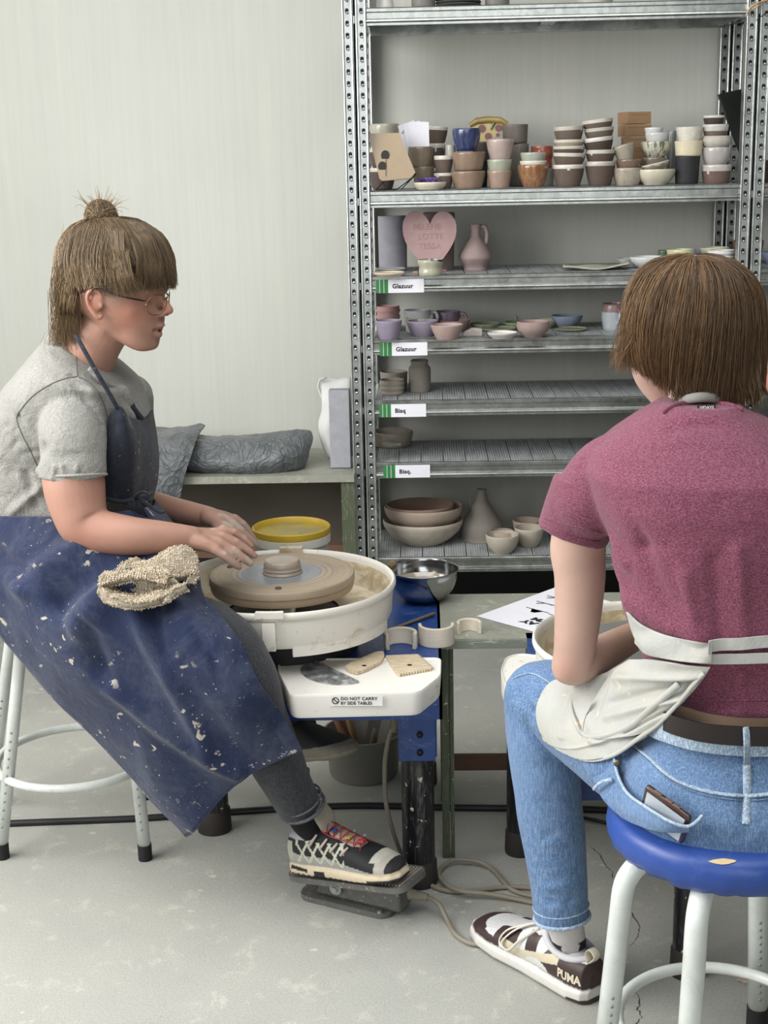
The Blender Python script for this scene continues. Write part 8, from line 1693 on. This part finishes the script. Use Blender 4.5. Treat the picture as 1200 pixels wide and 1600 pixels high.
m = MB(); cu = [SP2(0.062+0.048*cos(t), 0.033*sin(t), 0.084+0.010*cos(t)+0.006*cos(2*t)) for t in np.linspace(0, 2*pi, 28, endpoint=False)]; m.tube(cu, 0.0065, 10, closed=True); m.obj('padded_collar', M('white_padding', 'cfced2', 0.8, var=0.03), sh2)
LW = M('off_white_lace', 'd4cec2', 0.8)
m = MB()
for i in range(5):
    xx = 0.105+0.018*i; zz = 0.098-0.0085*i; m.tube(spline([SP2(xx, 0.026, zz-0.010), SP2(xx+0.004, 0.0, zz+0.001), SP2(xx+0.008, -0.026, zz-0.010)], 5), 0.0034, 8, sq=0.45)
for q in (0, 1): m.tube(spline([SP2(0.115, 0.0, 0.10), SP2(0.14, sd*0.020, 0.092), SP2(0.165+0.01*q, sd*(0.040), 0.070), SP2(0.178+0.006*q, sd*0.053, 0.046), SP2(0.158, sd*0.056, 0.042), SP2(0.140, sd*0.045, 0.066), SP2(0.118, sd*0.018, 0.092)], 6), 0.0032, 8, sq=0.5)
m.obj('laces', LW, sh2)
m = MB(); m.tube(spline([SP2(0.004, sd*0.006, 0.078), SP2(-0.008, sd*0.006, 0.094), SP2(0.002, sd*0.006, 0.104), SP2(0.012, sd*0.006, 0.094), SP2(0.008, sd*0.006, 0.078)], 5), 0.009, 10, sq=0.22); m.obj('pull_tab', M('cream_tab', 'cdc5b3', 0.8), sh2)
# lettering on the heel
m = MB(); bvs = bvh(sh2.data)
vs, fs = text_mesh('PUMA', 0.0225, 0.0009, 0.0, sx=0.80, space=1.0)
c0 = SP2(0.030, sd*0.040, 0.036); 
out = []
for v in vs:
    s_ = 0.030-v.x*0.62; yy = 0.06; a = SP2(0.0, 0, 0)
    ang = v.x/0.046-0.38; base = T5 @ Vector(((0.062-v.x*1.0)*sc_, 0, 0.039+v.y)); dr = X23 @ Vector((-0.25, sd, 0)).normalized(); h = bvs.ray_cast(base+dr*0.12, -dr)
    out.append((h[0]+h[1]*0.0014) if h[0] is not None else base+dr*0.04)
m.add(out, fs); m.obj('heel_lettering', M('cream_print', 'd8cfb8', 0.6, var=0), sh2, smooth=False)
# ---- hair: bowl cut falling from the crown
C0 = np.array(MP(1082, 503, 0.0)); KX = KM
mb = MB()
loft(mb, [(MP(cx, y, dy), Vector((w_*KM, 0, 0)), Vector((0, d_*KM, 0)), 2.1) for y, cx, w_, d_, dy in ((402, 1082, 30, 30, 0), (410, 1083, 58, 60, 0), (430, 1083, 82, 88, 0), (460, 1083, 97, 104, 0), (500, 1083, 102, 109, 0), (535, 1086, 99, 102, -0.004), (565, 1098, 82, 82, -0.018), (592, 1104, 70, 58, -0.038), (612, 1106, 52, 34, -0.055))], n=44)
me = fuse(mb, 0.004, 3); brush(me, [('noise', 50, 0.002, 2, (1, 1, 0.3))]); co = getco(me); vcol(me, 'tone', mixc('4a3826', '5c4631', 0.5+0.5*snoise(co*np.array([1, 1, 0.4]), 60, 4))); hr = link('hair', me, HM, man)
_bv2 = BVHTree.FromPolygons([v.co.copy() for v in me.vertices], [tuple(p.vertices) for p in me.polygons])
CV = Vector(C0); paths = []; cols = []
def srf(d, lift):
    h = _bv2.ray_cast(CV+d*0.4, -d); return (h[0]+d*lift) if h[0] is not None else CV+d*0.1
crown = Vector((0.0, -0.015, 1)).normalized()
for i in range(5200):
    az = rng.uniform(-pi, pi)                                    # 0 = right, -pi/2 = toward the viewer, pi = left
    d_az = Vector((cos(az), sin(az), 0)); st = rng.beta(1.0, 1.6)*(0.9 if i % 3 else 0.35)
    left = max(0, cos(az-radians(195)))                         # left temple wing
    end = -0.42-0.22*max(0, -sin(az))+rng.uniform(-0.12, 0.10)+(0.22 if cos(az) < -0.86 and sin(az) > -0.35 else 0)
    if sin(az) > 0.2: end = -0.25+rng.uniform(-0.1, 0.1)
    pts = []; lift = rng.uniform(0.0005, 0.008)*(1 if rng.random() < 0.6 else 0.3); tw = rng.normal()*0.10+0.22*sin(az+0.6)
    K = 12
    for u in np.linspace(0, 1, K):
        el = (pi/2-0.05-st)*(1-u)+math.asin(max(-0.95, end))*u if True else 0; a2 = az+tw*u*u
        d = Vector((cos(a2)*cos(el), sin(a2)*cos(el), sin(el))); p = srf(d, lift*sin(pi*min(u*0.9, 0.5))+0.0006)
        if u > 0.72: p = p+Vector((0, 0, -1))*0.020*(u-0.72)/0.28+Vector((0.004*cos(a2+0.8), 0.0, 0))*(u-0.72)*3
        pts.append(p)
    q = np.array(pts); q += rng.normal(size=3)*0.0008
    tcol = np.clip(rng.beta(2, 3.2)+0.12*left, 0, 1); paths.append(q); cols.append(mixc('33261c', '8a6b4a', np.array(tcol)).ravel())
for i in range(520):                                            # wing sweeping out over the left ear
    a = MP(rng.uniform(975, 1000), rng.uniform(470, 530), rng.uniform(-0.05, 0.05)); e = MP(rng.uniform(957, 1000), rng.uniform(555, 585), rng.uniform(-0.03, 0.06)); mid = (a+e)/2+Vector((-0.004, 0, -0.004)); mid.x = min(mid.x, MP(985, 520).x)
    p = spline([a+Vector((0.006, 0, 0.02)), a, mid, e], 4); idx = np.linspace(0, len(p)-1, 12).astype(int); paths.append(p[idx]); cols.append(mixc('3a2a1e', '94714b', np.array(rng.beta(2, 3))).ravel())
for i in range(700):                                            # nape ends over the collar
    x = rng.uniform(1035, 1170); x = max(x, 1042); a = MP(x, rng.uniform(560, 590), -0.07-0.02*cos((x-1100)/60)); e = MP(x+rng.normal()*8+4, 612+rng.uniform(-6, 22)-0.0012*(x-1105)**2, -0.075+rng.normal()*0.008)
    p = spline([a+Vector((0, 0.012, 0.03)), a, (a+e)/2+Vector((0, -0.006, 0)), e], 4); idx = np.linspace(0, len(p)-1, 12).astype(int); paths.append(p[idx]); cols.append(mixc('33261c', '8f7552', np.array(rng.beta(2, 2.6))).ravel())
strands(paths, 0.00062, 0.0002, cols, 'hair_strands', HM, man)
# ---- his stool
stool('stool', (0.448, 1.985), 0.497, 0.182, 1, [(radians(a), 0.215) for a in (197, 248, 305, 20, 110)][:0]+[(radians(198), 0.205, 0.176), (radians(245), 0.222, 0.180), (radians(350), 0.225, 0.175), (radians(60), 0.21, 0.17)], 'white metal stool with a torn blue vinyl seat under the person in maroon', r_leg=0.0165, zring=0.125, ring_r=0.158)
st2 = [o for o in bpy.data.objects if o.get('label', '').startswith('white metal stool with a torn')][0]
seat_ = [c for c in st2.children if c.name.startswith('seat') and 'board' not in c.name][0]
sbv = BVHTree.FromPolygons([v.co.copy() for v in seat_.data.vertices], [tuple(p.vertices) for p in seat_.data.polygons])
m = MB(); top = [on_surf(a, b, sbv, 0.0015) for a, b in ((1106, 1346), (1115, 1343), (1130, 1341), (1145, 1343), (1151, 1345))]; bot = [on_surf(a, b, sbv, 0.0015) for a, b in ((1148, 1347), (1138, 1350), (1128, 1351), (1116, 1349))]
n_ = len(top+bot); m.add(top+bot, [tuple(range(n_-1, -1, -1))]); o = m.obj('torn_foam', M('foam_yellow', 'cbb58e', 0.9), seat_, smooth=False)
# ================================================================== third person at the photo edge
p3 = empty('person', (1.06, 2.9, 0), 'person with a dark cap of hair and gold earring, mostly cut by the photo edge', 'person')
Y3 = 3.0; K3 = 1/ppm(580, Y3); E3 = lambda a, b, dy=0.0: W(a, b, Y3)+Vector((0, dy, 0))
mb = MB(); ball(mb, E3(1240, 572), (50*K3, 66*K3, 74*K3)); limb(mb, [E3(1240, 610), E3(1240, 690)], [34*K3, 44*K3], n=20)
ring = [E3(x, y, -0.052) for x, y in ((1197, 556), (1190, 554), (1188, 561), (1190, 570), (1194, 578), (1197, 585))]; limb(mb, ring, [2.6*K3]*6, n=10); ball(mb, E3(1197, 568, -0.05), (8*K3, 5*K3, 14*K3))
loft(mb, [(E3(1250, 700), Vector((70*K3, 0, 0)), Vector((0, 0.07, 0))), (E3(1255, 780), Vector((80*K3, 0, 0)), Vector((0, 0.09, 0))), (E3(1255, 950), Vector((80*K3, 0, 0)), Vector((0, 0.09, 0)))], n=24)
me = fuse(mb, 0.004, 4); vcol(me, 'tone', np.tile(np.array(lin('bd8672')), (len(me.vertices), 1))); link('body', me, SKIN, p3)
mb = MB(); ball(mb, E3(1242, 560), (60*K3, 72*K3, 80*K3)); ball(mb, E3(1192, 560, -0.02), (12*K3, 20*K3, 30*K3)); me = fuse(mb, 0.005, 3)
bm = bmesh.new(); bm.from_mesh(me); zc_ = E3(1240, 552).z; bmesh.ops.delete(bm, geom=[v for v in bm.verts if v.co.z < zc_ and v.co.x > E3(1186, 560).x and v.co.y < Y3-0.02], context='VERTS'); bm.to_mesh(me); bm.free()
vcol(me, 'tone', np.tile(np.array(lin('1c1714')), (len(me.vertices), 1))); link('hair', me, HM, p3)
mb = MB(); loft(mb, [(E3(1250, 618), Vector((48*K3, 0, 0)), Vector((0, 0.06, 0))), (E3(1250, 650), Vector((82*K3, 0, 0)), Vector((0, 0.09, 0))), (E3(1255, 720), Vector((92*K3, 0, 0)), Vector((0, 0.12, 0))), (E3(1255, 1000), Vector((92*K3, 0, 0)), Vector((0, 0.12, 0)))], n=28); me = fuse(mb, 0.008, 4); link('black_top', me, fabric('black_jersey', '1a1b1d'), p3)
m = MB(); m.tube([E3(1195, 590, -0.06), E3(1193, 600, -0.06), E3(1194, 606, -0.06)], 0.0012, 6); m.lathe([(0, -0.007), (0.005, -0.005), (0.0055, 0.0), (0.004, 0.006), (0, 0.008)], c=E3(1194, 612, -0.06), n=14); m.tube([E3(1197, 592, -0.055), E3(1199, 604, -0.055)], 0.002, 6); m.obj('earring', GOLD, p3)
